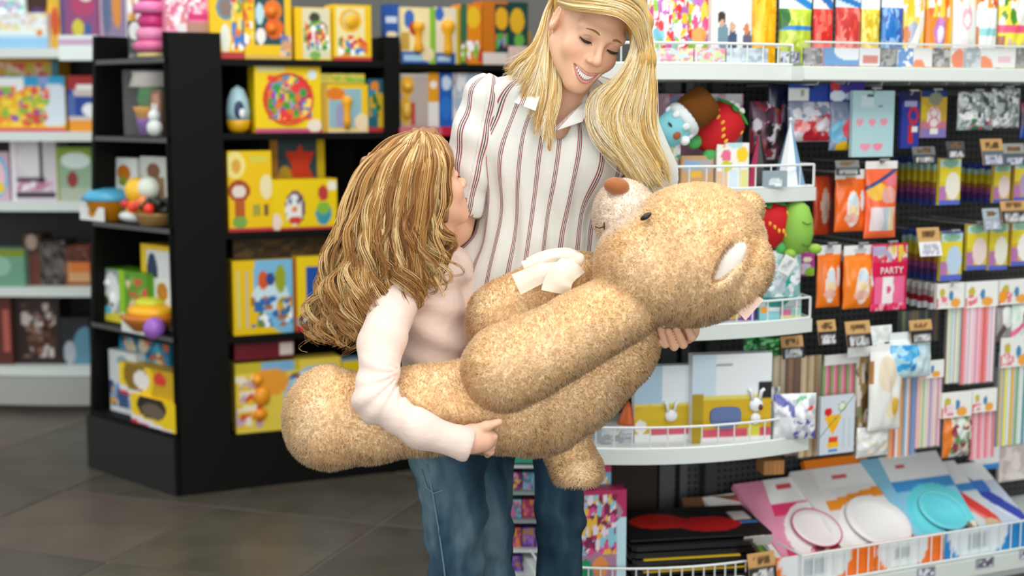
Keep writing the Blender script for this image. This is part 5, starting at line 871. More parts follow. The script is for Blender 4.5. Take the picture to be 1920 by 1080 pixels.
R('pale pink napkin pack at the far end of the bins', (1874, 836, 1936, 900), None, '#d8cfc8', [('n', 0, 0, 1, 1, .15, ['#e6dcd8', '#c8b8b4'], .8)], off=-.37, name='napkin_pack', group='paper plate packs in the base bins')
# printed strips behind the wire front
for k, (a, b_, c1, c2, lb) in enumerate(((1456, 1640, '#f07420', '#dfe4e4', 'orange wave strip behind the base wires under the raspberry plates'), (1642, 1770, '#f0762a', '#e2e6e6', 'orange wave strip behind the base wires under the white plates'), (1772, 1925, '#2a88cc', '#dfe8ee', 'blue wave strip behind the base wires under the turquoise plates'))):
    s0, s1 = sr(RF, a, 1040, -.012), sr(RF, b_, 1010, -.012)
    me = grid_mesh('printed_strip', s1 - s0, zrl - RZB - .004, .003, c1, [('e', .05, -.1, .75, 1.5, c2), ('r', .3, .3, .5, .7, '#b8c0c4')], 'carton', 0, 900 + k, res=28)
    o = link('printed_strip', me, M_CARTON, None, RF.at((s0 + s1) / 2, RZB + .001, -.012), (0, 0, RF.a)); tag(o, lb, 'printed strip', 'printed strips in the base bins')
for k, (a, y0, y1) in enumerate(((1720, 1058, 1078), (1830, 1040, 1058), (1912, 1024, 1040))):
    R(['small grey price label on the base lip, first', 'small grey price label on the base lip, middle one', 'small grey price label on the base lip at the picture edge'][k], (a, y0 + 6, a + 34, y1 + 6), None, '#9aa2a6', [('n', .1, .1, .9, .9, .12, ['#556', '#dde', '#778'], 1)], off=.014, d=.002, name='price_label', cat='price label', group='price labels on the base lip')
# ------------------------------------------------------------------ soft body modelling on a distance grid
def A(p): return np.array(p, dtype=np.float64)
def S(px, py, Y): return A(P(px, py, Y))
def smin(a, b, k):
    h = np.clip(0.5 + 0.5 * (b - a) / k, 0, 1); return b + (a - b) * h - k * h * (1 - h)
class Vol:
    def __init__(s, lo, hi, h):
        s.h = h; s.lo = A(lo); s.n = np.ceil((A(hi) - s.lo) / h).astype(int) + 1
        s.f = np.full(s.n, 1e3, dtype=np.float32)
        s.ax = [s.lo[i] + h * np.arange(s.n[i]) for i in range(3)]
    def sub(s, lo, hi, m):
        i0 = np.clip(np.floor((A(lo) - m - s.lo) / s.h).astype(int), 0, s.n - 1); i1 = np.clip(np.ceil((A(hi) + m - s.lo) / s.h).astype(int) + 1, 1, s.n)
        sl = tuple(slice(a, b) for a, b in zip(i0, i1))
        return sl, s.ax[0][sl[0]][:, None, None], s.ax[1][sl[1]][None, :, None], s.ax[2][sl[2]][None, None, :]
    def put(s, sl, d, k, op):
        if d.size == 0: return
        o = s.f[sl]
        if op == 'u': s.f[sl] = smin(o, d, k)
        else: s.f[sl] = -smin(-o, d, k)
    def cone(s, a, b, ra, rb, k=0.01, op='u', sq=None):
        a, b = A(a), A(b); rm = max(ra, rb)
        sl, X, Y, Z = s.sub(np.minimum(a, b) - rm, np.maximum(a, b) + rm, k + 3 * s.h)
        ba = b - a; L = max(1e-9, ba @ ba)
        t = np.clip(((X - a[0]) * ba[0] + (Y - a[1]) * ba[1] + (Z - a[2]) * ba[2]) / L, 0, 1)
        d = np.sqrt((X - a[0] - t * ba[0]) ** 2 + (Y - a[1] - t * ba[1]) ** 2 + (Z - a[2] - t * ba[2]) ** 2) - (ra + (rb - ra) * t)
        s.put(sl, d, k, op)
    def chain(s, pts, rs, k=0.01):
        for i in range(len(pts) - 1): s.cone(pts[i], pts[i + 1], rs[i], rs[i + 1], k)
    def ell(s, c, r, k=0.01, R=None, op='u'):
        c = A(c); r = A(r) if hasattr(r, '__len__') else A((r, r, r)); rm = r.max()
        sl, X, Y, Z = s.sub(c - rm, c + rm, k + 3 * s.h)
        x, y, z = X - c[0], Y - c[1], Z - c[2]
        if R is not None:
            R = np.array(R); x, y, z = (R[0, 0] * x + R[1, 0] * y + R[2, 0] * z, R[0, 1] * x + R[1, 1] * y + R[2, 1] * z, R[0, 2] * x + R[1, 2] * y + R[2, 2] * z)
        k0 = np.sqrt((x / r[0]) ** 2 + (y / r[1]) ** 2 + (z / r[2]) ** 2); k1 = np.sqrt((x / r[0] ** 2) ** 2 + (y / r[1] ** 2) ** 2 + (z / r[2] ** 2) ** 2)
        s.put(sl, k0 * (k0 - 1) / np.maximum(k1, 1e-6), k, op)
    def warp(s, fn):
        m = np.abs(s.f) < 0.03; i = np.nonzero(m)
        s.f[m] += fn(s.ax[0][i[0]], s.ax[1][i[1]], s.ax[2][i[2]]).astype(np.float32)
    def cut(s, fn):
        """keep only where fn(x,y,z) < 0"""
        d = fn(s.ax[0][:, None, None], s.ax[1][None, :, None], s.ax[2][None, None, :]); s.f = np.maximum(s.f, np.broadcast_to(d, s.f.shape).astype(np.float32))
    def mesh(s):
        f = s.f; g = f < 0; nx, ny, nz = f.shape
        cnt = np.zeros((nx - 1, ny - 1, nz - 1), dtype=np.int8)
        for dx in (0, 1):
            for dy in (0, 1):
                for dz in (0, 1): cnt += g[dx:nx - 1 + dx, dy:ny - 1 + dy, dz:nz - 1 + dz]
        act = (cnt > 0) & (cnt < 8); ci, cj, ck = np.nonzero(act); n = len(ci)
        idx = np.full(act.shape, -1, dtype=np.int64); idx[ci, cj, ck] = np.arange(n)
        acc = np.zeros((n, 3)); w_ = np.zeros(n)
        cor = [(0, 0, 0), (1, 0, 0), (0, 1, 0), (1, 1, 0), (0, 0, 1), (1, 0, 1), (0, 1, 1), (1, 1, 1)]
        val = [np.clip(f[ci + a, cj + b, ck + c], -.1, .1).astype(np.float64) for a, b, c in cor]
        for i in range(8):
            for j in range(i + 1, 8):
                if sum(abs(p - q) for p, q in zip(cor[i], cor[j])) != 1: continue
                m = (val[i] < 0) != (val[j] < 0); t = val[i][m] / (val[i][m] - val[j][m])
                acc[m] += A(cor[i]) + t[:, None] * (A(cor[j]) - A(cor[i])); w_[m] += 1
        v = s.lo + s.h * (np.stack([ci, cj, ck], 1) + acc / w_[:, None])
        qs = []
        for ax in range(3):
            a = [slice(None)] * 3; b = [slice(None)] * 3; a[ax] = slice(0, -1); b[ax] = slice(1, None)
            ga, gb = g[tuple(a)], g[tuple(b)]; e = np.nonzero(ga != gb); o1, o2 = [q for q in range(3) if q != ax]
            ok = (e[o1] > 0) & (e[o2] > 0) & (e[o1] < f.shape[o1] - 1) & (e[o2] < f.shape[o2] - 1); e = [q[ok] for q in e]
            fl_ = ga[tuple(e)]
            def cell(d1, d2):
                c = [q.copy() for q in e]; c[o1] -= d1; c[o2] -= d2; return idx[tuple(c)]
            q = np.stack([cell(1, 1), cell(0, 1), cell(0, 0), cell(1, 0)], 1)
            flip = fl_ if ax != 1 else ~fl_
            q = np.where(flip[:, None], q, q[:, ::-1]); qs.append(q)
        q = np.concatenate(qs); q = q[(q >= 0).all(1)]
        return v, q
def relax(v, q, it=1, lam=0.5):
    e = np.concatenate([q[:, [0, 1]], q[:, [1, 2]], q[:, [2, 3]], q[:, [3, 0]]])
    for _ in range(it):
        a = np.zeros_like(v); c = np.zeros(len(v))
        np.add.at(a, e[:, 0], v[e[:, 1]]); np.add.at(c, e[:, 0], 1); np.add.at(a, e[:, 1], v[e[:, 0]]); np.add.at(c, e[:, 1], 1)
        v = v + lam * (a / np.maximum(c, 1)[:, None] - v)
    return v
def np_mesh(name, v, q, attrs=None, smooth=True):
    me = bpy.data.meshes.new(name); k = q.shape[1]
    me.vertices.add(len(v)); me.vertices.foreach_set('co', v.astype(np.float32).ravel())
    me.loops.add(q.size); me.loops.foreach_set('vertex_index', q.astype(np.int32).ravel())
    me.polygons.add(len(q)); me.polygons.foreach_set('loop_start', np.arange(0, q.size, k, dtype=np.int32)); me.polygons.foreach_set('loop_total', np.full(len(q), k, dtype=np.int32))
    if smooth: me.polygons.foreach_set('use_smooth', np.ones(len(q), dtype=bool))
    for nm, arr in (attrs or {}).items():
        arr = np.asarray(arr, dtype=np.float32)
        if arr.ndim == 1: me.attributes.new(nm, 'FLOAT', 'POINT').data.foreach_set('value', arr)
        else:
            c = np.ones((len(arr), 4), dtype=np.float32); c[:, :3] = arr; me.color_attributes.new(nm, 'FLOAT_COLOR', 'POINT').data.foreach_set('color', c.ravel())
    me.update(calc_edges=True); me.validate(); return me
def vnormals(v, q):
    n = np.cross(v[q[:, 2]] - v[q[:, 0]], v[q[:, 3]] - v[q[:, 1]]); a = np.zeros_like(v)
    for i in range(4): np.add.at(a, q[:, i], n)
    return a / np.maximum(np.linalg.norm(a, axis=1), 1e-9)[:, None]
def jitter(p, fr, seed):
    """cheap smooth 3-D noise in -1..1"""
    r = np.random.RandomState(seed); o = 0
    for _ in range(4):
        d = r.randn(3); d /= np.linalg.norm(d); o = o + np.sin(p @ d * fr * r.uniform(.6, 1.5) + r.rand() * 6.28)
    return o / 4
def fur(v, q, n, length, width, colfn, seed=1, comb=(0, 0, -1), stand=.8):
    r = np.random.RandomState(seed); nv = vnormals(v, q)
    ar = np.linalg.norm(np.cross(v[q[:, 2]] - v[q[:, 0]], v[q[:, 3]] - v[q[:, 1]]), axis=1); pk = r.choice(len(q), n, p=ar / ar.sum())
    a, b = r.rand(n, 1), r.rand(n, 1); Q = q[pk]
    mix = lambda x: (1 - a) * (1 - b) * x[Q[:, 0]] + a * (1 - b) * x[Q[:, 1]] + a * b * x[Q[:, 2]] + (1 - a) * b * x[Q[:, 3]]
    p = mix(v); nn = mix(nv); nn /= np.linalg.norm(nn, axis=1)[:, None]
    cl = np.stack([jitter(p, 170, seed + i) for i in range(3)], 1) + .6 * np.stack([jitter(p, 420, seed + 7 + i) for i in range(3)], 1)
    d = nn * stand + .32 * cl + .16 * r.randn(n, 3) + .25 * A(comb); d /= np.linalg.norm(d, axis=1)[:, None]
    L = length * (.65 + .7 * r.rand(n, 1)); t = np.cross(d, nn + .35 * r.randn(n, 3)); t /= np.linalg.norm(t, axis=1)[:, None]; w_ = width * (.7 + .6 * r.rand(n, 1))
    fp = (np.cross(t, d) * nn).sum(1) < 0; t[fp] = -t[fp]
    m = p + d * L * .55 + nn * .0006; tip = p + d * L + .25 * L * cl * .4 + A(comb) * L * .18; base = p - nn * .002
    V = np.concatenate([base - t * w_ / 2, base + t * w_ / 2, m + t * w_ * .45, m - t * w_ * .45, tip]); ii = np.arange(n)
    F4 = np.stack([ii, ii + n, ii + 2 * n, ii + 3 * n], 1); F3 = np.stack([ii + 3 * n, ii + 2 * n, ii + 4 * n], 1)
    tri = np.concatenate([F4[:, [0, 1, 2]], F4[:, [0, 2, 3]], F3])
    col = colfn(p, r); N = nn + .25 * d; N /= np.linalg.norm(N, axis=1)[:, None]
    me = np_mesh('fur', V, tri, {'Col': np.concatenate([col] * 5)})
    me.normals_split_custom_set_from_vertices(np.concatenate([N] * 5).tolist())
    return me
def strands(curves, rad, cols, sides=3, taper=.35):
    """curves: n x k x 3 points; one thin tube each"""
    n, k, _ = curves.shape; t = np.gradient(curves, axis=1); t /= np.maximum(np.linalg.norm(t, axis=2, keepdims=True), 1e-9)
    ref = np.broadcast_to(A((.31, .9, .3)), t.shape); u = np.cross(t, ref); u /= np.maximum(np.linalg.norm(u, axis=2, keepdims=True), 1e-9); w_ = np.cross(t, u)
    tt = np.linspace(0, 1, k)[None, :, None]; rr = rad[:, None, None] * (1 - (1 - taper) * tt ** 2)
    V = np.stack([curves + rr * (u * math.cos(2 * math.pi * s / sides) + w_ * math.sin(2 * math.pi * s / sides)) for s in range(sides)], 2)
    idx = np.arange(n * k * sides).reshape(n, k, sides); nx = np.roll(idx, -1, axis=2)
    q = np.stack([idx[:, :-1], nx[:, :-1], nx[:, 1:], idx[:, 1:]], -1).reshape(-1, 4)
    return np_mesh('strand', V.reshape(-1, 3), q, {'Col': np.repeat(cols, k * sides, axis=0)})
def spline(g, k):
    """Catmull-Rom through guide points g (m x 3) sampled at k places"""
    g = A(g); m = len(g); t = np.linspace(0, m - 1, k); i = np.clip(t.astype(int), 0, m - 2); f = (t - i)[:, None]
    p0, p1, p2, p3 = g[np.maximum(i - 1, 0)], g[i], g[i + 1], g[np.minimum(i + 2, m - 1)]
    return .5 * (2 * p1 + (p2 - p0) * f + (2 * p0 - 5 * p1 + 4 * p2 - p3) * f ** 2 + (3 * p1 - p0 - 3 * p2 + p3) * f ** 3)
def hair_between(guides, n, k, seed, spread, wave, freq, flat=.6, pal=(), rad=(.0007, .0013), lenvar=.12, clump=.6, nclump=60, grow=1.0, own_=.45, phj=.35):
    """strands blended between neighbouring guide curves, gathered into locks that wave together"""
    r = np.random.RandomState(seed); G = np.stack([spline(g, k) for g in guides]); m = len(G)
    cs = np.sort(r.rand(nclump)) * (m - 1); cph = r.rand(nclump) * 6.28; cfr = freq * (.75 + .5 * r.rand(nclump)); camp = wave * (.5 + r.rand(nclump)); coff = r.randn(nclump, 3) * spread
    cid = r.randint(nclump, size=n); s = np.clip(cs[cid] + r.randn(n) * (m - 1) / nclump * 1.1, 0, m - 1.0001)
    i = s.astype(int); f = (s - i)[:, None, None]; i2 = np.minimum(i + 1, m - 1)
    c = G[i] * (1 - f) + G[i2] * f
    T = np.linspace(0, 1, k)[None, :, None]; g_ = np.clip(T * 1.3, 0, 1)
    own = r.randn(n, 1, 3) * spread * own_
    c = c + (coff[cid][:, None, :] * A((1, flat, 1)) + own * A((1, flat, 1))) * (.25 + .75 * g_)
    ph = cph[cid][:, None] + T[:, :, 0] * cfr[cid][:, None] * 6.28 + r.randn(n, 1) * phj
    am = camp[cid][:, None] * np.clip(T[:, :, 0] * 1.5 - .12, 0, 1.15) ** grow
    tg = np.gradient(c, axis=1); tg /= np.maximum(np.linalg.norm(tg, axis=2, keepdims=True), 1e-9)
    sx = np.cross(tg, A((0, 1, 0))); sx /= np.maximum(np.linalg.norm(sx, axis=2, keepdims=True), 1e-9); sy = np.cross(tg, sx)
    c = c + sx * (am * np.sin(ph))[:, :, None] + sy * (am * np.cos(ph))[:, :, None] * .8
    # shorten some strands
    ln = 1 - lenvar * r.rand(n); kk = np.arange(k)[None, :] / (k - 1) * ln[:, None] * (k - 1); a = np.clip(kk.astype(int), 0, k - 2); fr = (kk - a)[:, :, None]
    ii = np.arange(n)[:, None]; c = c[ii, a] * (1 - fr) + c[ii, a + 1] * fr
    P_ = np.array([lin(x) for x in pal]); pc = np.array([r.randint(len(P_)) for _ in range(nclump)])
    cols = P_[np.where(r.rand(n) < .55, pc[cid], r.randint(len(P_), size=n))] * (.85 + .3 * r.rand(n, 1))
    return c, r.uniform(rad[0], rad[1], n), cols
# ------------------------------------------------------------------ the big plush bear
BY = 2.66; bp = BY / F
V = Vol(S(520, 890, BY) - A((.02, .30, .06)), S(1460, 330, BY) + A((.03, .30, .03)), .0055)
V.chain([S(1135, 640, 2.74), S(1070, 690, 2.74), S(1005, 742, 2.73)], [104 * bp, 116 * bp, 116 * bp], .02)                    # trunk
V.chain([S(622, 786, 2.66), S(700, 782, 2.66), S(800, 768, 2.66), S(960, 752, 2.68)], [84 * bp, 80 * bp, 78 * bp, 98 * bp], .02)  # near leg
V.ell(S(612, 782, 2.66), (72 * bp, 88 * bp, 92 * bp), .03)
V.cone(S(1045, 800, 2.84), S(1082, 878, 2.83), 52 * bp, 46 * bp, .006); V.ell(S(1082, 880, 2.82), (50 * bp, 60 * bp, 47 * bp), .01)   # far leg
V.chain([S(1090, 532, 2.83), S(1010, 558, 2.81), S(940, 592, 2.80)], [62 * bp, 66 * bp, 66 * bp], .006)                          # far arm
V.ell(S(1000, 640, 2.80), (110 * bp, 90 * bp, 90 * bp), .02)
V.chain([S(1165, 578, 2.62), S(1080, 622, 2.585), S(1000, 668, 2.575), S(945, 690, 2.58)], [64 * bp, 68 * bp, 72 * bp, 76 * bp], .004)   # near arm
HC = S(1296, 478, 2.665)
V.ell(HC, (132 * bp, 140 * bp, 131 * bp), .002)                                                                               # head
V.ell(S(1225, 500, 2.66), (108 * bp, 126 * bp, 104 * bp), .012); V.ell(S(1335, 455, 2.66), (88 * bp, 100 * bp, 96 * bp), .03)
MC = S(1176, 412, 2.74)
V.ell(MC, (62 * bp, 70 * bp, 76 * bp), .012, Matrix.Rotation(math.radians(-18), 3, 'Y'))                                       # muzzle
V.ell(S(1388, 512, 2.60), (54 * bp, 42 * bp, 72 * bp), .006, Matrix.Rotation(math.radians(28), 3, 'Y'))                        # near ear
V.ell(S(1362, 492, 2.545), (17 * bp, 22 * bp, 44 * bp), .01, Matrix.Rotation(math.radians(38), 3, 'Y'), 'd')
V.ell(S(1400, 392, 2.76), (32 * bp, 30 * bp, 34 * bp), .008)                                                                   # far ear
V.warp(lambda x, y, z: -.0022 * jitter(np.stack([x, y, z], 1), 60, 3))
bv, bq = V.mesh(); bv = relax(bv, bq, 2)
TAN, LIGHT, CREAM = A(lin('#fad8a6')), A(lin('#fde4be')), A(lin('#fdeedd'))
def bearcol(p, r=None):
    d = np.linalg.norm((p - (MC + A((-.012, 0, .004)))) / A((.075, .13, .088)), axis=1); t = np.clip((1.12 - d) / .3, 0, 1)[:, None]
    f = .5 + .5 * jitter(p, 55, 11)[:, None]; c = TAN * (1 - f) + LIGHT * f; c = c * (1 - t) + CREAM * t
    if r is not None: c = c * (.88 + .3 * r.rand(len(p), 1))
    return c
M_FUR = attr_mat('plush_fur', 0.85, 0.12, Sheen_Weight=0.25, Sheen_Roughness=0.5)
def translucent(m, fac):
    t = node(m, 'ShaderNodeBsdfTranslucent'); a = [n for n in m.node_tree.nodes if n.type == 'ATTRIBUTE'][0]; x = node(m, 'ShaderNodeMixShader'); x.inputs[0].default_value = fac
    lk(m, a.outputs['Color'], t.inputs['Color']); lk(m, bsdf(m).outputs[0], x.inputs[1]); lk(m, t.outputs[0], x.inputs[2])
    lk(m, x.outputs[0], [n for n in m.node_tree.nodes if n.type == 'OUTPUT_MATERIAL'][0].inputs['Surface'])
M_BASE = attr_mat('plush_ground', 0.9, 0.1); translucent(M_FUR, .5)
bear = tag(empty('plush_bear', (float(S(1050, 700, 2.7)[0]), 2.72, float(S(1050, 870, 2.7)[2]))), 'huge tan plush teddy bear with a cream ribbon bow carried by two people', 'plush toy')
def bpart(name, me, mat):
    o = link(name, me, mat, bear); o.matrix_parent_inverse = Matrix.Translation(-Vector(bear.location)); return o
bpart('body', np_mesh('body', bv, bq, {'Col': bearcol(bv)}), M_BASE)
fo = bpart('fur', fur(bv, bq, 230000, .0072, .0013, bearcol, 5, (0, 0, -1), 1.0), M_FUR); fo['kind'] = 'stuff'
NR = Matrix.Rotation(math.radians(8), 3, 'Y')
bpart('nose', MB().ball(S(1156, 349, 2.695), (25 * bp, 20 * bp, 17 * bp), 20, 14, R=NR).mesh('nose', True), principled('nose_cloth', lin('#9a5a2a'), .6, 0, .3, Sheen_Weight=.3))
bpart('eye', MB().ball(S(1211, 406, 2.578), (12 * bp, 8 * bp, 5.5 * bp), 14, 10, R=Matrix.Rotation(math.radians(-32), 3, 'Y')).mesh('eye', True), principled('eye_plastic', (.006, .005, .005), .12))
bpart('mouth', MB().tube([S(1116, 425, 2.69), S(1124, 428, 2.68), S(1132, 425, 2.675), S(1133, 417, 2.67), S(1133, 430, 2.675)], .0014, 6).mesh('mouth', True), solid('#4a3018', .8))
bpart('ear_lining', MB().ball(S(1364, 491, 2.556), (24 * bp, 16 * bp, 48 * bp), 18, 12, R=Matrix.Rotation(math.radians(38), 3, 'Y')).mesh('ear_lining', True), solid('#e9e2d8', .8))
tg = MB(); tp = [S(1376, 577, 2.585), S(1402, 541, 2.58), S(1432, 562, 2.57), S(1398, 601, 2.58)]
tg.add([p for p in tp] + [p + A((0, .0015, 0)) for p in tp], [(3, 2, 1, 0), (4, 5, 6, 7), (0, 1, 5, 4), (1, 2, 6, 5), (2, 3, 7, 6), (3, 0, 4, 7)])
bpart('hang_tag', tg.mesh('hang_tag'), solid('#ecc9b8', .6))
M_RIB = principled('cream_ribbon', lin('#f0e4d2'), .75, 0, .2, Sheen_Weight=.2)
def ribbon(name, cl, wd, th=.002, wave=.004, seed=0, ends=0.0):
    c = spline(cl, 14); t = np.gradient(c, axis=0); up = np.cross(t, A((0, -1, .12))); up /= np.linalg.norm(up, axis=1)[:, None]
    b = MB(); n = 14; m = 7; vs = []
    for side in (0, 1):
        for i in range(n):
            for j in range(m):
                s_ = (j / (m - 1) - .5); w_ = wd * (1 + .25 * i / n)
                p = c[i] + up[i] * w_ * s_ + A((0, side * th - wave * math.sin(i * .8 + seed) * s_ * 2 - .003 * math.cos(s_ * 6), 0))
                vs.append(p)
    fs = []
    for i in range(n - 1):
        for j in range(m - 1):
            a = i * m + j; fs.append((a, a + m, a + m + 1, a + 1)); a += n * m; fs.append((a, a + 1, a + m + 1, a + m))
    b.add(vs, fs); bpart(name, b.mesh(name, True), M_RIB)
ribbon('ribbon_tail', [S(1082, 492, 2.715), S(1045, 502, 2.70), S(1010, 515, 2.695), S(968, 534, 2.705)], 34 * bp, seed=1)
ribbon('ribbon_tail', [S(1084, 492, 2.71), S(1062, 508, 2.69), S(1048, 526, 2.685), S(1042, 549, 2.69)], 46 * bp, seed=3)
ribbon('ribbon_loop', [S(1088, 488, 2.72), S(1060, 478, 2.705), S(1020, 488, 2.70), S(982, 502, 2.715)], 20 * bp, seed=2)
ribbon('ribbon_loop', [S(1090, 486, 2.735), S(1064, 474, 2.725), S(1024, 480, 2.73), S(990, 494, 2.74)], 18 * bp, seed=4)
bpart('ribbon_knot', MB().ball(S(1086, 486, 2.71), (11 * bp, 9 * bp, 12 * bp), 14, 10).mesh('ribbon_knot', True), M_RIB)
# ------------------------------------------------------------------ the two people
def skin_mat(name, col, sss=.12):
    m = principled(name, lin(col), .48, 0, .4, Subsurface_Weight=sss, Subsurface_Scale=.012); bsdf(m).inputs['Subsurface Radius'].default_value = (1, .4, .22)
    a = node(m, 'ShaderNodeAttribute', attribute_name='Col'); lk(m, a.outputs['Color'], bsdf(m).inputs['Base Color']); return m
M_SKIN = skin_mat('skin', '#e0ac8c')
M_HAIR = attr_mat('hair', 0.42, 0.35)
M_LIP = principled('lips', lin('#cd8a7e'), .34, 0, .5); M_TEETH = principled('teeth', lin('#fbf8f4'), .2); M_DARK = principled('lash', lin('#2a1c16'), .6); M_BROW = principled('brow', lin('#926a42'), .9); M_MOUTH = principled('mouth_inside', lin('#5a1e1c'), .6)
M_EYE = principled('eye_white', lin('#e8e2dc'), .2)
def join(parts):
    vs, qs, n = [], [], 0
    for v, q in parts: vs.append(v); qs.append(q + n); n += len(v)
    return np.concatenate(vs), np.concatenate(qs)
def head_sdf(V, R, O, sc_, child=False):
    """adds a head to a world volume; its own frame: x to its left ear, -y forward, z up"""
    Rm = np.array(R); tow = lambda p: (A(p) * sc_) @ Rm.T + O
    I3 = Matrix.Identity(3); Rw = Matrix(R)
    def ell(c, r, k=.01, Rl=None, op='u'): V.ell(tow(c), A(r) * sc_, k * sc_, Rw @ (Rl or I3), op)
    def cone(a, b, ra, rb, k=.01, op='u'): V.cone(tow(a), tow(b), ra * sc_, rb * sc_, k * sc_, op)
    ell((0, .016, .032), (.073, .090, .080), .02)
    ell((0, -.026, -.028), (.057, .060, .074), .025)
    for s_ in (-1, 1):
        cone((s_ * .049, .002, -.048), (s_ * .012, -.062, -.091), .017, .014, .03)
        ell((s_ * .036, -.058, -.030), (.023, .019, .021), .022)                     # smiling cheek
        cone((s_ * .046, -.062, .022), (s_ * .012, -.079, .020), .008, .008, .02)     # brow
    ell((0, -.069, -.096), (.018, .015, .013), .022)
    ell((0, -.066, -.064), (.031, .022, .026), .02)
    cone((0, -.080, .012), (0, -.102, -.024), .0062, .0075, .014); ell((0, -.1015, -.029), (.0092, .0095, .0085), .010)
    for s_ in (-1, 1):
        ell((s_ * .0115, -.092, -.032), (.0068, .009, .0065), .006)
        ell((s_ * .0055, -.098, -.040), (.0032, .006, .0035), .003, None, 'd')
        ell((s_ * .031, -.091, .004), (.019, .012, .0115), .010, None, 'd')
        ell((s_ * .031, -.0685, .004), (.0172, .0138, .0132), .003)
        ell((s_ * .073, .012, -.002), (.009, .019, .032), .006, Matrix.Rotation(s_ * .35, 3, 'Z')); ell((s_ * .082, .004, .001), (.006, .0105, .019), .005, Matrix.Rotation(s_ * .35, 3, 'Z'), 'd')
    arc = [(x, -.0935 + 20 * x * x, -.0665 + 17 * x * x) for x in np.linspace(-.029, .029, 11)]
    for i in range(10):
        w0, w1 = .0088 * (1 - (arc[i][0] / .031) ** 2) + .0012, .0088 * (1 - (arc[i + 1][0] / .031) ** 2) + .0012
        if not child: cone(tuple(A(arc[i]) - A((0, 0, .003))), tuple(A(arc[i + 1]) - A((0, 0, .003))), w0, w1, .002, 'd')
    return tow, arc
def complexion(v, R, O, sc_, base, made_up=False):
    """rosy cheeks and nose; eye shadow on the lids"""
    l = ((v - O) @ np.array(R)) / sc_; c0, c1 = A(lin(base)), A(lin('#df9478')); t = np.zeros(len(v)); e = np.zeros(len(v))
    for p, r_ in (((.040, -.07, -.030), .026), ((-.040, -.07, -.030), .026), ((0, -.105, -.03), .014)): t = np.maximum(t, np.clip(1 - np.linalg.norm(l - A(p), axis=1) / r_, 0, 1))
    for s_ in (-1, 1): e = np.maximum(e, np.clip(1.25 - np.linalg.norm((l - A((s_ * .032, -.081, .003))) / A((.019, .02, .011)), axis=1), 0, 1))
    col = c0 * (1 - .55 * t[:, None]) + c1 * .55 * t[:, None]
    return col * (1 - .55 * e[:, None]) + A(lin('#8a5a48')) * .55 * e[:, None] if made_up else col
def face_parts(tow, arc, sc_, parent, put, child=False):
    T = lambda pts: [tow(p) for p in pts]
    op_ = .25 if child else 1.0; pr = lambda m_: [m_ * sc_ * max(.3, (1 - (q[0] / .0335) ** 2)) for q in arc]
    put('upper_lip', MB().tube(T([(x * 1.03, y - .0010 - .0014 * (1 - (x / .03) ** 2), z + .0062 * op_ * (1 - (x / .0305) ** 2)) for x, y, z in arc]), pr(.0025), 8).mesh('upper_lip', True), M_LIP)
    put('lower_lip', MB().tube(T([(x * 1.03, y + .0010, z - .0128 * op_ * (1 - (x / .0302) ** 2)) for x, y, z in arc]), pr(.0033), 8).mesh('lower_lip', True), M_LIP)
    if not child:
        tb_ = MB()
        for k in range(11):
            x = -.0215 + k * .0043; y, z = -.0935 + 20 * x * x, -.0665 + 17 * x * x; h_ = .0082 * (1 - (x / .034) ** 2)
            p = tow((x, y + .0040, z - .0006)); tb_.ball(p, (.0026 * sc_, .0026 * sc_, h_ * sc_), 8, 8, R=Matrix(TR[0]))
        put('teeth', tb_.mesh('teeth', True), M_TEETH)
        put('mouth_inside', MB().tube(T([(x * .92, y + .0125, z - .003) for x, y, z in arc]), .0075 * sc_, 8).mesh('mouth_inside', True), M_MOUTH)
    for s_ in (-1, 1):
        ex, ey, ez = s_ * .031, -.0685, .004
        def lid(x, z): return (ex + x, ey - .0141 * math.sqrt(max(.05, 1 - (x / .0178) ** 2 - (z / .0138) ** 2)), ez + z)
        L_ = [lid(x, -.0040 - .0034 * (1 - (x / .0158) ** 2)) for x in np.linspace(-.0152, .0152, 9)]
        put('lash_line', MB().tube(T(L_), [.001 * sc_, .0019 * sc_, .0026 * sc_, .0031 * sc_, .0033 * sc_, .0031 * sc_, .0027 * sc_, .002 * sc_, .001 * sc_], 6).mesh('lash_line', True), M_DARK)
        lb = MB()
        for k, (x, y, z) in enumerate(L_):
            for j in range(2):
                q_ = (x + s_ * .0016 * (k - 3) * .35 * s_ + .0007 * j, y - .0045, z - .0042 - .001 * ((k + j) % 2)); lb.tube([tow((x, y, z)), tow(((x + q_[0]) / 2, (y + q_[1]) / 2 - .0012, (z + q_[2]) / 2)), tow(q_)], [.0005 * sc_, .0004 * sc_, .0001], 4)
        put('lashes', lb.mesh('lashes'), M_DARK)
        C_ = [lid(x, .0068 - .006 * (x / .014) ** 2) for x in np.linspace(-.012, .012, 7)]
        put('lid_crease', MB().tube(T([(x, y + .0004, z) for x, y, z in C_]), .0006 * sc_, 5).mesh('lid_crease', True), solid('#b98468', .7))
        Bw = [(s_ * (.012 + .0062 * k), -.0872 + .00028 * k * k + .0012 * k, .0198 + .0040 * math.sin(k * .62)) for k in range(6)]
        put('eyebrow', MB().tube(T(Bw), [.0014 * sc_, .0023 * sc_, .0024 * sc_, .0021 * sc_, .0016 * sc_, .0007 * sc_], 6).mesh('eyebrow', True), M_BROW)
TR = [None]
def person(name, label, foot):
    return tag(empty(name, foot), label, 'person')
def putter(root):
    inv = Matrix.Translation(-Vector(root.location))
    def put(name, me, mat, parent=None):
        o = link(name, me, mat, root); o.matrix_parent_inverse = inv; return o
    return put
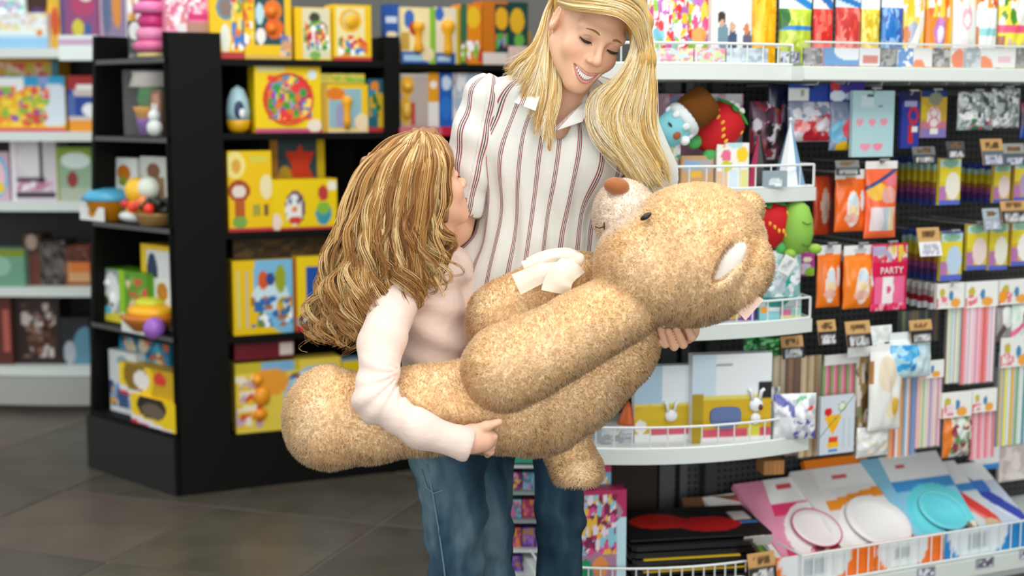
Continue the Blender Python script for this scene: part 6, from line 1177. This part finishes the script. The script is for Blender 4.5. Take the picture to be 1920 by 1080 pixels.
def wrinkle_bump(m, scale, dist, sx=(1, 1, 1), strength=1.0):
    t = node(m, 'ShaderNodeTexCoord'); mp = node(m, 'ShaderNodeMapping'); mp.inputs['Scale'].default_value = sx
    n = node(m, 'ShaderNodeTexNoise'); n.inputs['Scale'].default_value = scale; n.inputs['Detail'].default_value = 3; b = node(m, 'ShaderNodeBump'); b.inputs['Distance'].default_value = dist; b.inputs['Strength'].default_value = strength
    lk(m, t.outputs['Object'], mp.inputs[0]); lk(m, mp.outputs[0], n.inputs['Vector']); lk(m, n.outputs['Fac'], b.inputs['Height']); lk(m, b.outputs['Normal'], bsdf(m).inputs['Normal'])
def denim(name, dark, mid, light):
    m = principled(name, lin(mid), .8, 0, .2); t = node(m, 'ShaderNodeTexCoord'); n = node(m, 'ShaderNodeTexNoise'); n.inputs['Scale'].default_value = 7; n.inputs['Detail'].default_value = 4
    mp = node(m, 'ShaderNodeMapping'); mp.inputs['Scale'].default_value = (1.6, 1, .55); lk(m, t.outputs['Object'], mp.inputs[0]); lk(m, mp.outputs[0], n.inputs['Vector'])
    r = node(m, 'ShaderNodeValToRGB'); e = r.color_ramp.elements; e[0].position = .36; e[0].color = (*lin(dark), 1); e[1].position = .66; e[1].color = (*lin(light), 1); k = e.new(.5); k.color = (*lin(mid), 1)
    lk(m, n.outputs['Fac'], r.inputs['Fac']); lk(m, r.outputs['Color'], bsdf(m).inputs['Base Color'])
    w_ = node(m, 'ShaderNodeTexWave'); w_.inputs['Scale'].default_value = 260; w_.bands_direction = 'DIAGONAL'; b = node(m, 'ShaderNodeBump'); b.inputs['Distance'].default_value = .0006; lk(m, t.outputs['Object'], w_.inputs['Vector']); lk(m, w_.outputs['Fac'], b.inputs['Height']); lk(m, b.outputs['Normal'], bsdf(m).inputs['Normal'])
    return m
def shoe(put, foot, ang, col, L_=.24):
    d = A((math.sin(ang), -math.cos(ang), 0)); V = Vol(A(foot) - A((.2, .25, .01)), A(foot) + A((.2, .2, .12)), .006)
    V.cone(A(foot) + A((0, 0, .05)) - d * .03, A(foot) + d * L_ * .6 + A((0, 0, .034)), .045, .036, .02); V.cone(A(foot) + A((0, 0, .08)), A(foot) + A((0, 0, .05)), .042, .042, .02); V.cut(lambda x, y, z: -z + .002)
    v, q = V.mesh(); put('shoe', np_mesh('shoe', v, q), solid(col, .6))

# ================================================================== the woman
WYc = 3.0
wom = person('person', 'blonde adult in a striped white shirt and jeans smiling down at the bear', (float(S(1010, 900, WYc)[0]), 3.05, 0)); wput = putter(wom)
roll, pitch, yaw = math.radians(28), math.radians(16), math.radians(24)
Rh = (Matrix.Rotation(roll, 3, 'Y') @ Matrix.Rotation(pitch, 3, 'X') @ Matrix.Rotation(yaw, 3, 'Z')); TR[0] = Rh
HS = 1.0
Oh = S(1127, 83, 2.84) - (A((0, -.082, .004)) * HS) @ np.array(Rh).T
V = Vol(S(690, 690, 3.0) - A((.02, .36, .02)), S(1330, -30, 3.0) + A((.04, .18, .05)), .0026)
tow, arc = head_sdf(V, Rh, Oh, HS)
hb0 = tow((0, .030, -.045))
V.cone(hb0, S(1060, 178, 2.985), .050, .049, .025); V.cone(S(1060, 178, 2.985), S(1050, 250, 3.01), .049, .058, .03)
V.cone(S(1050, 240, 3.01), S(1030, 330, 3.0), .062, .07, .03); V.cone(S(930, 205, 3.01), S(1160, 215, 3.01), .034, .034, .02)
V.chain([S(930, 205, 3.01), S(892, 270, 2.99), S(872, 372, 2.985), S(850, 425, 2.985), S(790, 500, 2.98)], [.034, .034, .036, .040, .030], .012)
V.chain([S(790, 500, 2.98), S(752, 530, 2.965)], [.029, .036], .02)
for k in range(4): V.chain([S(756, 522 + 10 * k, 2.965), S(728, 540 + 11 * k, 2.95), S(706, 556 + 11 * k, 2.935)], [.0095, .009, .007], .006)
V.chain([S(768, 518, 2.96), S(752, 500, 2.94), S(738, 492, 2.925)], [.011, .010, .008], .006)
V.chain([S(1160, 215, 3.01), S(1262, 400, 3.08), S(1300, 545, 2.96), S(1290, 600, 2.86), S(1282, 616, 2.80)], [.034, .034, .030, .027, .033], .012)
tips = [(1238, 616, 2.695), (1253, 620, 2.69), (1268, 616, 2.685), (1286, 608, 2.685)]
mids = [(1247, 645, 2.715), (1264, 650, 2.71), (1281, 646, 2.705), (1297, 632, 2.705)]
for k in range(4): V.chain([S(1266 + 9 * k, 622 + 2 * (k == 1), 2.79), S(*mids[k]), S(*tips[k])], [.0098, .0088, .0072], .002)
V.chain([S(1262, 612, 2.80), S(1240, 630, 2.75), S(1231, 646, 2.705)], [.012, .0095, .008], .004)
v, q = V.mesh(); v = relax(v, q, 1, .35)
wput('body', np_mesh('body', v, q, {'Col': complexion(v, Rh, Oh, HS, '#e6b798', True)}), M_SKIN)
face_parts(tow, arc, HS, wom, wput)
# shirt: torso
xa, xb = S(1036, 240, 2.88), S(1000, 500, 2.88)
def shirt_axis(z): return xa[0] + (xb[0] - xa[0]) * (z - xa[2]) / (xb[2] - xa[2])
V = Vol(S(800, 640, 3.0) - A((.03, .2, .05)), S(1260, 110, 3.0) + A((.02, .2, .02)), .0042)
V.cone(S(925, 192, 3.01), S(1060, 176, 3.02), .052, .062, .03); V.cone(S(1060, 176, 3.02), S(1175, 205, 3.01), .062, .052, .03)
V.ell(S(1040, 285, 3.0), (.158, .108, .135), .05); V.ell(S(985, 300, 2.965), (.065, .05, .07), .05); V.ell(S(1095, 305, 2.965), (.062, .05, .07), .05)
V.ell(S(1012, 430, 3.01), (.134, .100, .16), .06); V.ell(S(988, 545, 3.02), (.158, .118, .13), .06); V.cone(S(885, 500, 3.0), S(868, 560, 3.0), .03, .034, .06)
V.chain([S(1178, 205, 3.01), S(1262, 400, 3.08)], [.055, .05], .03); V.chain([S(1262, 400, 3.08), S(1290, 540, 2.98)], [.048, .042], .02)
nk = S(1050, 196, 2.985)
V.cone(S(1060, 150, 3.01), S(1052, 232, 2.93), .050, .036, .008, 'd'); V.cone(S(1050, 215, 2.91), S(1032, 262, 2.885), .030, .006, .006, 'd')
def folds(x, y, z):
    th = np.arctan2(x - shirt_axis(z), 3.02 - y); low = np.clip((1.28 - z) / .3, 0, 1)
    return .0045 * np.sin(th * 9 + 2.2 * np.sin(z * 11) + 1.0) * low + .0028 * np.sin(z * 34 + th * 5 + x * 20) * (.3 + .7 * (1 - low)) + .0025 * np.sin(th * 17 + z * 9)
V.warp(folds); V.cut(lambda x, y, z: (S(985, 600, 3.0)[2] - z) + 0 * x + 0 * y)
tv, tq = V.mesh(); tv = relax(tv, tq, 1, .4)
th = np.arctan2(tv[:, 0] - shirt_axis(tv[:, 2]), 3.02 - tv[:, 1]); ut = th * .155
# shirt: her right sleeve with a rolled cuff
def sleeve(pts, rs, cuff, ra):
    V = Vol(np.min(pts, 0) - .09, np.max(pts, 0) + .09, .0036); V.chain(pts, rs, .02); ax = pts[-1] - pts[0]; ax /= np.linalg.norm(ax); e = pts[-1]
    V.warp(lambda x, y, z: .0035 * np.sin((x * ax[0] + y * ax[1] + z * ax[2]) * 75 + np.arctan2(x - pts[0][0], y - pts[0][1]) * 2) + .003 * np.sin(x * 60 - z * 30))
    V.cut(lambda x, y, z: (x - e[0]) * ax[0] + (y - e[1]) * ax[1] + (z - e[2]) * ax[2])
    V.cone(e - ax * .030, e - ax * .004, cuff, cuff * 1.02, .002); V.cone(e - ax * .002, e + ax * .06, cuff * .86, cuff * .86, .003, 'd')
    v, q = V.mesh(); s1 = np.cross(ax, A((0, 1, 0))); s1 /= np.linalg.norm(s1); s2 = np.cross(ax, s1); d = v - pts[0]
    return relax(v, q, 1, .4), q, np.arctan2(d @ s1, -(d @ s2)) * .052 + .013
sv, sq_, us = sleeve([S(912, 190, 3.005), S(890, 268, 2.985), S(872, 392, 2.98)], [.055, .049, .043], .045, 0)
av, aq = join([(tv, tq), (sv, sq_)]); uu = np.concatenate([ut, us])
M_SHIRT = principled('striped_shirt', (.8, .8, .8), .75, 0, .2)
a = node(M_SHIRT, 'ShaderNodeAttribute', attribute_name='u'); d_ = node(M_SHIRT, 'ShaderNodeMath', operation='DIVIDE'); d_.inputs[1].default_value = .047; fr = node(M_SHIRT, 'ShaderNodeMath', operation='FRACT'); lk(M_SHIRT, a.outputs['Fac'], d_.inputs[0]); lk(M_SHIRT, d_.outputs[0], fr.inputs[0])
rp = node(M_SHIRT, 'ShaderNodeValToRGB'); cr = rp.color_ramp; cr.interpolation = 'CONSTANT'; WH = (*lin('#d8d8d2'), 1); RD_ = (*lin('#9c4a50'), 1); GR = (*lin('#4c4848'), 1)
cr.elements[0].position = 0; cr.elements[0].color = WH; cr.elements[1].position = .38; cr.elements[1].color = RD_
for p_, c_ in ((.435, WH), (.475, GR), (.525, WH), (.565, RD_), (.62, WH)): e = cr.elements.new(p_); e.color = c_
lk(M_SHIRT, fr.outputs[0], rp.inputs['Fac']); lk(M_SHIRT, rp.outputs['Color'], bsdf(M_SHIRT).inputs['Base Color']); wrinkle_bump(M_SHIRT, 18, .008, (1.2, 1, .6), .6)
wput('shirt', np_mesh('shirt', av, aq, {'u': uu}), M_SHIRT)
def flap(name, pts, u0, th_=.004, sub=6):
    """one collar wing: a thin bent quad"""
    p = [A(q) for q in pts]; b = MB(); us_ = []; n = sub
    for side in (0, 1):
        for i in range(n + 1):
            for j in range(n + 1):
                s_, t_ = i / n, j / n; q = (p[0] * (1 - s_) + p[1] * s_) * (1 - t_) + (p[3] * (1 - s_) + p[2] * s_) * t_
                b.v.append(tuple(q + A((0, side * th_ - .006 * math.sin(t_ * 3.1), 0)))); us_.append(u0 + s_ * np.linalg.norm(p[1] - p[0]))
    N = n + 1
    for i in range(n):
        for j in range(n):
            a_ = i * N + j; b.f.append((a_, a_ + N, a_ + N + 1, a_ + 1)); a_ += N * N; b.f.append((a_, a_ + 1, a_ + N + 1, a_ + N))
    per = [i * N for i in range(N)] + [n * N + j for j in range(1, N)] + [i * N + n for i in range(n - 1, -1, -1)] + [j for j in range(n - 1, 0, -1)]; m = len(per)
    b.f += [(per[i], per[(i + 1) % m], per[(i + 1) % m] + N * N, per[i] + N * N) for i in range(m)]
    me = b.mesh(name, True); me.attributes.new('u', 'FLOAT', 'POINT').data.foreach_set('value', np.array(us_, dtype=np.float32)); wput(name, me, M_SHIRT)
flap('collar_wing', [S(988, 146, 2.945), S(1018, 158, 2.90), S(1004, 208, 2.852), S(964, 192, 2.865)], .005)
flap('collar_wing', [S(1120, 178, 2.95), S(1082, 200, 2.91), S(1028, 250, 2.868), S(1116, 220, 2.875)], .012)
flap('collar_band', [S(1016, 160, 2.945), S(1030, 205, 2.91), S(1030, 248, 2.878), S(1008, 205, 2.895)], .03)
# jeans
V = Vol(S(880, 1130, 3.05) - A((.06, .16, .75)), S(1130, 560, 3.05) + A((.06, .16, .02)), .0055)
V.ell(S(985, 640, 3.03), (.148, .112, .12), .04); V.ell(S(985, 715, 3.03), (.155, .12, .095), .04)
def ground(px, Y): p = P(px, 1000, Y); return A((p.x, Y, .06))
kl_, kr_ = S(1050, 985, 3.03), S(918, 985, 3.05)
V.chain([S(1040, 740, 3.04), S(1047, 870, 3.03), kl_, ground(1046, 3.06)], [.08, .056, .054, .046], .01)
V.chain([S(940, 740, 3.05), S(916, 870, 3.05), kr_, ground(918, 3.08)], [.08, .054, .053, .046], .01)
V.warp(lambda x, y, z: .004 * np.sin(z * 95 + x * 24) * np.exp(-((z - kl_[2]) / .05) ** 2) + .002 * np.sin(z * 40 + x * 60 + y * 30))
v, q = V.mesh(); wput('jeans', np_mesh('jeans', relax(v, q, 1, .4), q), denim('denim_dark', '#172d3c', '#2a475a', '#55727f'))
for px, Y in ((1046, 3.06), (918, 3.08)): shoe(wput, ground(px, Y) * A((1, 1, 0)), 0, '#dad7d0', .26)
# hair
BL = ['#f2dba6', '#e9c987', '#dcb56e', '#f7e8c2', '#c99c56', '#efd597', '#fbf0d4']
def WP(pts): return [S(*p) for p in pts]
gl = [WP([(1050, -30, 2.96), (1026, 16, 2.94), (1010, 66, 2.925), (988, 100, 2.91), (960, 120, 2.905), (942, 130, 2.905)]),
      WP([(1050, -28, 2.965), (1030, 24, 2.945), (1018, 80, 2.925), (1002, 126, 2.90), (988, 150, 2.885), (974, 168, 2.88)]),
      WP([(1048, -24, 2.965), (1030, 34, 2.945), (1028, 100, 2.92), (1026, 160, 2.89), (1016, 215, 2.868), (1002, 248, 2.86)]),
      WP([(1050, -22, 2.965), (1034, 42, 2.945), (1036, 110, 2.92), (1038, 170, 2.888), (1026, 226, 2.862), (1032, 282, 2.852)]),
      WP([(1052, -18, 2.965), (1040, 54, 2.945), (1043, 118, 2.925), (1046, 168, 2.895), (1038, 214, 2.872), (1022, 246, 2.862)])]
gr_ = [WP([(1178, -22, 2.85), (1192, 40, 2.835), (1186, 100, 2.835), (1158, 145, 2.845), (1118, 176, 2.86), (1112, 222, 2.862), (1134, 268, 2.862), (1172, 300, 2.865)]),
       WP([(1180, -28, 2.86), (1198, 40, 2.845), (1196, 105, 2.84), (1172, 160, 2.845), (1146, 206, 2.85), (1150, 250, 2.85), (1178, 296, 2.855), (1206, 340, 2.86)]),
       WP([(1182, -32, 2.88), (1204, 40, 2.86), (1206, 110, 2.85), (1190, 170, 2.85), (1174, 225, 2.85), (1184, 270, 2.85), (1206, 310, 2.855), (1226, 352, 2.86)]),
       WP([(1184, -34, 2.90), (1208, 40, 2.88), (1214, 110, 2.87), (1210, 175, 2.865), (1202, 235, 2.86), (1210, 280, 2.86), (1226, 318, 2.86), (1240, 346, 2.865)]),
       WP([(1182, -34, 2.93), (1206, 50, 2.91), (1216, 120, 2.90), (1220, 190, 2.89), (1220, 245, 2.885), (1226, 290, 2.88), (1236, 318, 2.88), (1243, 332, 2.88)])]
gt = [WP([(1046, 8, 2.90), (1074, 17, 2.815), (1118, 21, 2.772), (1162, 28, 2.775), (1190, 54, 2.80), (1203, 95, 2.825)]),
      WP([(1050, -8, 2.88), (1082, -2, 2.81), (1122, 2, 2.775), (1162, 10, 2.78), (1196, 36, 2.815), (1208, 90, 2.85)]),
      WP([(1054, -24, 2.91), (1086, -22, 2.84), (1126, -20, 2.80), (1166, -8, 2.80), (1200, 24, 2.84), (1214, 90, 2.87)]),
      WP([(1060, -38, 2.95), (1092, -42, 2.89), (1130, -40, 2.86), (1170, -26, 2.86), (1204, 14, 2.89), (1218, 90, 2.90)])]
cs, rs_, co = [], [], []
for g, n, sd, spd, wv, fq, nc in ((gl, 1000, 1, .0055, .0035, 1.2, 36), (gr_, 3000, 2, .008, .006, 1.2, 60), (gt, 1300, 3, .004, .001, .6, 40)):
    c, r_, k_ = hair_between(g, n, 26, sd, spd, wv, fq, .7, BL, (.0006, .0012), .16, .6, nc); cs.append(c); rs_.append(r_); co.append(k_)
so = wput('hair', strands(np.concatenate(cs), np.concatenate(rs_), np.concatenate(co)), M_HAIR); so['kind'] = 'stuff'
# the mass of hair under the strands
Rn = np.array(Rh); hl = lambda p: (A(p) * HS) @ Rn.T + Oh
V = Vol(S(930, 360, 2.9) - A((.02, .16, .02)), S(1260, -90, 2.9) + A((.02, .25, .02)), .0045)
V.ell(hl((0, .026, .042)), (.084, .100, .084), .01, Rh)
V.ell(hl((0, -.085, -.03)), (.062, .085, .094), .008, Rh, 'd'); V.ell(hl((0, -.09, .02)), (.070, .072, .064), .008, Rh, 'd')
for g, r_ in ((gl[2], .010), (gl[3], .010), (gr_[1], .016), (gr_[2], .018), (gr_[3], .017), (gr_[4], .012)):
    for i in range(len(g) - 1): V.cone(g[i] + A((0, .016, 0)), g[i + 1] + A((0, .016, 0)), r_, r_ if i < len(g) - 2 else r_ * .3, .012)
V.ell(hl((-.058, -.055, .030)), (.045, .05, .05), .006, Rh, 'd'); V.ell(hl((-.080, .004, -.004)), (.035, .034, .046), .008, Rh, 'd')
V.warp(lambda x, y, z: .002 * np.sin(x * 260 + z * 60 + y * 120))
v, q = V.mesh(); wput('hair_mass', np_mesh('hair_mass', v, q, {'Col': np.tile(A(lin('#c9a05c')), (len(v), 1)) * (1 + .2 * jitter(v, 200, 4)[:, None])}), M_HAIR)

# ================================================================== the girl
gir = person('person', 'child with long curly light brown hair and pale pink top hugging the bear', (float(S(850, 1000, 2.9)[0]), 2.92, 0)); gput = putter(gir)
Rg = Matrix.Rotation(math.radians(-6), 3, 'Y') @ Matrix.Rotation(math.radians(120), 3, 'Z') @ Matrix.Rotation(math.radians(-14), 3, 'X'); TR[0] = Rg
GS = .90
Og = S(791, 352, 2.86)
V = Vol(S(690, 880, 2.85) - A((.01, .40, .0)), S(900, 240, 2.9) + A((.10, .16, .03)), .0027)
gtow, garc = head_sdf(V, Rg, Og, GS, True)
V.cone(gtow((0, .028, -.05)), S(806, 452, 2.88), .046, .043, .03); V.cone(S(806, 452, 2.88), S(806, 540, 2.885), .043, .05, .03)
V.cone(S(775, 548, 2.82), S(838, 510, 2.95), .032, .032, .02)
V.chain([S(775, 548, 2.82), S(718, 640, 2.645), S(706, 748, 2.552), S(786, 805, 2.517), S(856, 829, 2.527), S(884, 823, 2.535)], [.03, .026, .024, .023, .023, .0245], .01)
V.chain([S(838, 510, 2.95), S(866, 560, 2.965), S(885, 590, 2.90), S(905, 640, 2.86)], [.03, .027, .024, .026], .01)
V.chain([S(884, 823, 2.535), S(904, 822, 2.54)], [.0265, .0255], .012)
V.chain([S(890, 806, 2.53), S(912, 799, 2.525), S(936, 791, 2.53)], [.0105, .0092, .0070], .006)                 # thumb
for k in range(4): V.chain([S(902 + 2 * k, 811 + 9 * k, 2.53 + .005 * k), S(925 - 2 * k, 819 + 9 * k, 2.538 + .006 * k), S(926 - 4 * k, 828 + 8 * k, 2.585 + .004 * k)], [.0098, .0086, .0072], .002)
for k in range(4): V.chain([S(905, 636 + 6 * k, 2.86), S(925, 645 + 7 * k, 2.85), S(940, 656 + 7 * k, 2.85)], [.009, .008, .007], .004)
v, q = V.mesh(); v = relax(v, q, 1, .35)
gput('body', np_mesh('body', v, q, {'Col': complexion(v, Rg, Og, GS, '#ecb99c')}), M_SKIN)
face_parts(gtow, garc, GS, gir, gput, True)
# top
M_TOP = principled('pale_pink_top', lin('#e3ccc0'), .8, 0, .2, Sheen_Weight=.15); wrinkle_bump(M_TOP, 22, .006, (1, 1, 1.6), .6)
V = Vol(S(640, 900, 2.7) - A((.02, .3, .02)), S(920, 440, 2.9) + A((.04, .18, .02)), .0036)
V.cone(S(760, 545, 2.80), S(842, 500, 2.96), .05, .046, .03); V.ell(S(806, 500, 2.885), (.052, .06, .05), .03)
V.ell(S(806, 590, 2.89), (.072, .105, .115), .04); V.ell(S(822, 700, 2.89), (.078, .10, .12), .05); V.ell(S(832, 780, 2.89), (.085, .105, .08), .04)
V.chain([S(846, 505, 2.96), S(868, 560, 2.97), S(888, 605, 2.91)], [.046, .042, .032], .02)
def tfold(x, y, z): return .0045 * np.sin((z * 1.0 + (x + .1) * .45) * 88) * np.clip((1.06 - z) / .1, 0, 1) * (y < 2.93)
V.warp(tfold)
ar = [S(748, 545, 2.775), S(716, 640, 2.64), S(703, 752, 2.548), S(786, 805, 2.515), S(872, 832, 2.522)]
V.chain(ar, [.050, .042, .038, .033, .0275], .022)
e = ar[2]
def sfold(x, y, z):
    p = np.stack([x, y, z], 1); d1 = np.linalg.norm(p - e, axis=1); g_ = np.exp(-(d1 / .075) ** 2) * (y < 2.60)
    return g_ * .0042 * np.sin(np.arctan2(z - e[2] - .05, x - e[0] - .05) * 15) + .0016 * np.sin((x * .7 + z) * 70 + y * 20) * (y < 2.66)
V.warp(sfold)
ax = ar[4] - ar[3]; ax /= np.linalg.norm(ax); V.cone(ar[4] - ax * .014, ar[4] - ax * .002, .0315, .034, .004); ce = ar[4] + ax * .012
V.cut(lambda x, y, z: np.minimum((x - ce[0]) * ax[0] + (y - ce[1]) * ax[1] + (z - ce[2]) * ax[2], np.maximum(y - 2.60, .80 - z) * -1 + 0) if False else np.where((y < 2.60) & (z < 0.82), (x - ce[0]) * ax[0] + (y - ce[1]) * ax[1] + (z - ce[2]) * ax[2], -1.0))
v, q = V.mesh(); gput('top', np_mesh('top', relax(v, q, 1, .4), q), M_TOP)
# jeans
V = Vol(S(740, 1080, 2.9) - A((.05, .2, .50)), S(1010, 720, 2.9) + A((.05, .2, .05)), .005)
V.ell(S(838, 790, 2.90), (.092, .112, .09), .03); V.ell(S(842, 850, 2.90), (.085, .115, .09), .03)
def gnd(px, Y): p = P(px, 1000, Y); return A((p.x, Y, .05))
V.chain([S(838, 850, 2.85), S(852, 960, 2.84), S(855, 1090, 2.84), gnd(852, 2.87)], [.076, .066, .056, .045], .02)
V.chain([S(880, 850, 2.98), S(912, 960, 2.97), S(920, 1090, 2.98), gnd(922, 3.0)], [.068, .055, .05, .042], .008)
V.warp(lambda x, y, z: .0035 * np.sin(z * 60 - x * 50 + 2 * np.sin(x * 30)) * np.clip((.56 - z) / .1, 0, 1) + .002 * np.sin(z * 120 + x * 40))
v, q = V.mesh(); gput('jeans', np_mesh('jeans', relax(v, q, 1, .4), q), denim('denim_mid', '#223a4b', '#3a586b', '#6d8793'))
Mst = solid('#5d7f92', .8)
gput('side_seam', MB().tube([S(800, 870, 2.785), S(812, 930, 2.778), S(822, 990, 2.776), S(832, 1060, 2.776), S(840, 1140, 2.78)], .0022, 5).mesh('side_seam', True), Mst)
gput('pocket_edge', MB().tube([S(790, 880, 2.79), S(800, 915, 2.78), S(814, 925, 2.776), S(832, 918, 2.774)], .002, 5).mesh('pocket_edge', True), Mst)
for px, Y in ((852, 2.87), (925, 3.0)): shoe(gput, gnd(px, Y) * A((1, 1, 0)), math.radians(100), '#e6dcd8', .2)
# hair: crown to curls
BR = ['#c99a5c', '#b07f45', '#8a5c30', '#dcb87e', '#a06f3a', '#6f4824', '#e6c890', '#bd8c50']
def G(pts): return [S(*p) for p in pts]
near = [G([(812, 262, 2.84), (836, 292, 2.80), (836, 340, 2.79), (828, 392, 2.785), (822, 440, 2.785), (834, 480, 2.79), (824, 520, 2.79)]),
        G([(806, 260, 2.83), (826, 300, 2.775), (822, 350, 2.765), (812, 405, 2.765), (806, 455, 2.765), (812, 500, 2.765), (800, 540, 2.76)]),
        G([(800, 258, 2.82), (804, 305, 2.755), (796, 360, 2.745), (786, 420, 2.745), (780, 475, 2.745), (782, 525, 2.74), (770, 565, 2.735)]),
        G([(794, 256, 2.82), (780, 305, 2.745), (766, 365, 2.735), (756, 430, 2.735), (748, 490, 2.73), (744, 545, 2.72), (736, 600, 2.71)]),
        G([(788, 256, 2.82), (754, 305, 2.745), (736, 370, 2.735), (724, 440, 2.73), (714, 505, 2.72), (706, 570, 2.70), (696, 628, 2.69)]),
        G([(782, 256, 2.82), (730, 305, 2.76), (704, 375, 2.745), (690, 450, 2.735), (678, 520, 2.72), (668, 590, 2.71), (662, 640, 2.70)]),
        G([(776, 256, 2.83), (708, 305, 2.79), (678, 380, 2.77), (660, 455, 2.76), (646, 530, 2.75), (636, 592, 2.74), (634, 640, 2.73)]),
        G([(770, 256, 2.85), (690, 308, 2.83), (656, 385, 2.81), (636, 460, 2.80), (620, 535, 2.79), (606, 590, 2.78), (608, 636, 2.77)]),
        G([(768, 257, 2.87), (678, 314, 2.86), (642, 392, 2.85), (620, 465, 2.84), (602, 530, 2.83), (594, 585, 2.83), (600, 625, 2.82)])]
far = [G([(815, 262, 2.86), (843, 296, 2.87), (840, 330, 2.90), (836, 380, 2.92), (838, 430, 2.95), (842, 470, 2.96)]),
       G([(790, 256, 2.88), (720, 290, 2.93), (680, 360, 2.95), (660, 440, 2.94), (645, 520, 2.92), (640, 600, 2.90)])]
crown = [G([(800, 247, 2.87), (826, 256, 2.865), (845, 284, 2.86), (848, 318, 2.88), (842, 350, 2.90)]),
         G([(796, 246, 2.86), (816, 256, 2.83), (834, 284, 2.805), (838, 322, 2.795), (832, 360, 2.79)]),
         G([(790, 245, 2.86), (796, 256, 2.81), (798, 290, 2.765), (796, 335, 2.75), (790, 380, 2.745)]),
         G([(786, 245, 2.86), (770, 258, 2.81), (752, 296, 2.76), (738, 345, 2.745), (728, 400, 2.735)]),
         G([(782, 245, 2.87), (744, 262, 2.83), (712, 300, 2.79), (686, 352, 2.77), (672, 410, 2.76)]),
         G([(780, 245, 2.88), (726, 264, 2.87), (686, 306, 2.85), (656, 364, 2.84), (640, 420, 2.83)])]
cs, rs_, co = [], [], []
for g, n, sd, spd, wv, fq, nc, ow, pj, gw in ((near, 3600, 11, .011, .016, 3.4, 120, .16, .12, 2.0), (near[1:], 1900, 12, .006, .004, 1.3, 80, .4, .3, 1.4), (near[4:], 1300, 14, .012, .017, 3.8, 50, .16, .12, 1.8), (far, 250, 13, .008, .006, 1.5, 20, .4, .3, 1), (crown, 900, 15, .004, .001, .5, 50, .4, .3, 1)):
    c, r_, k_ = hair_between(g, n, 54, sd, spd, wv, fq, .8, BR, (.0006, .00125), .25, .6, nc, gw, ow, pj); cs.append(c); rs_.append(r_); co.append(k_)
so = gput('hair', strands(np.concatenate(cs), np.concatenate(rs_), np.concatenate(co)), M_HAIR); so['kind'] = 'stuff'
V = Vol(S(560, 680, 2.8) - A((.02, .22, .02)), S(880, 230, 2.85) + A((.02, .22, .02)), .0048)
gl_ = lambda p: (A(p) * GS) @ np.array(Rg).T + Og
V.ell(gl_((0, .026, .028)), (.079 * GS, .097 * GS, .078 * GS), .01, Rg)
V.ell(gl_((0, -.090, -.035)), (.062 * GS, .085 * GS, .092 * GS), .01, Rg, 'd')
for i, g in enumerate(near):
    r_ = .017 if i > 0 else .008
    for j in range(len(g) - 1): V.cone(g[j] + A((.006, .032, -.004)), g[j + 1] + A((.006, .036, .006)), r_, r_ * (.8 if j < len(g) - 2 else .45), .015)
V.warp(lambda x, y, z: .002 * np.sin(x * 130 + 6 * np.sin(z * 22)) + .002 * np.sin(x * 300 + z * 80))
v, q = V.mesh(); gput('hair_mass', np_mesh('hair_mass', v, q, {'Col': np.tile(A(lin('#94683a')), (len(v), 1)) * (1 + .3 * jitter(v, 160, 4)[:, None])}), M_HAIR)
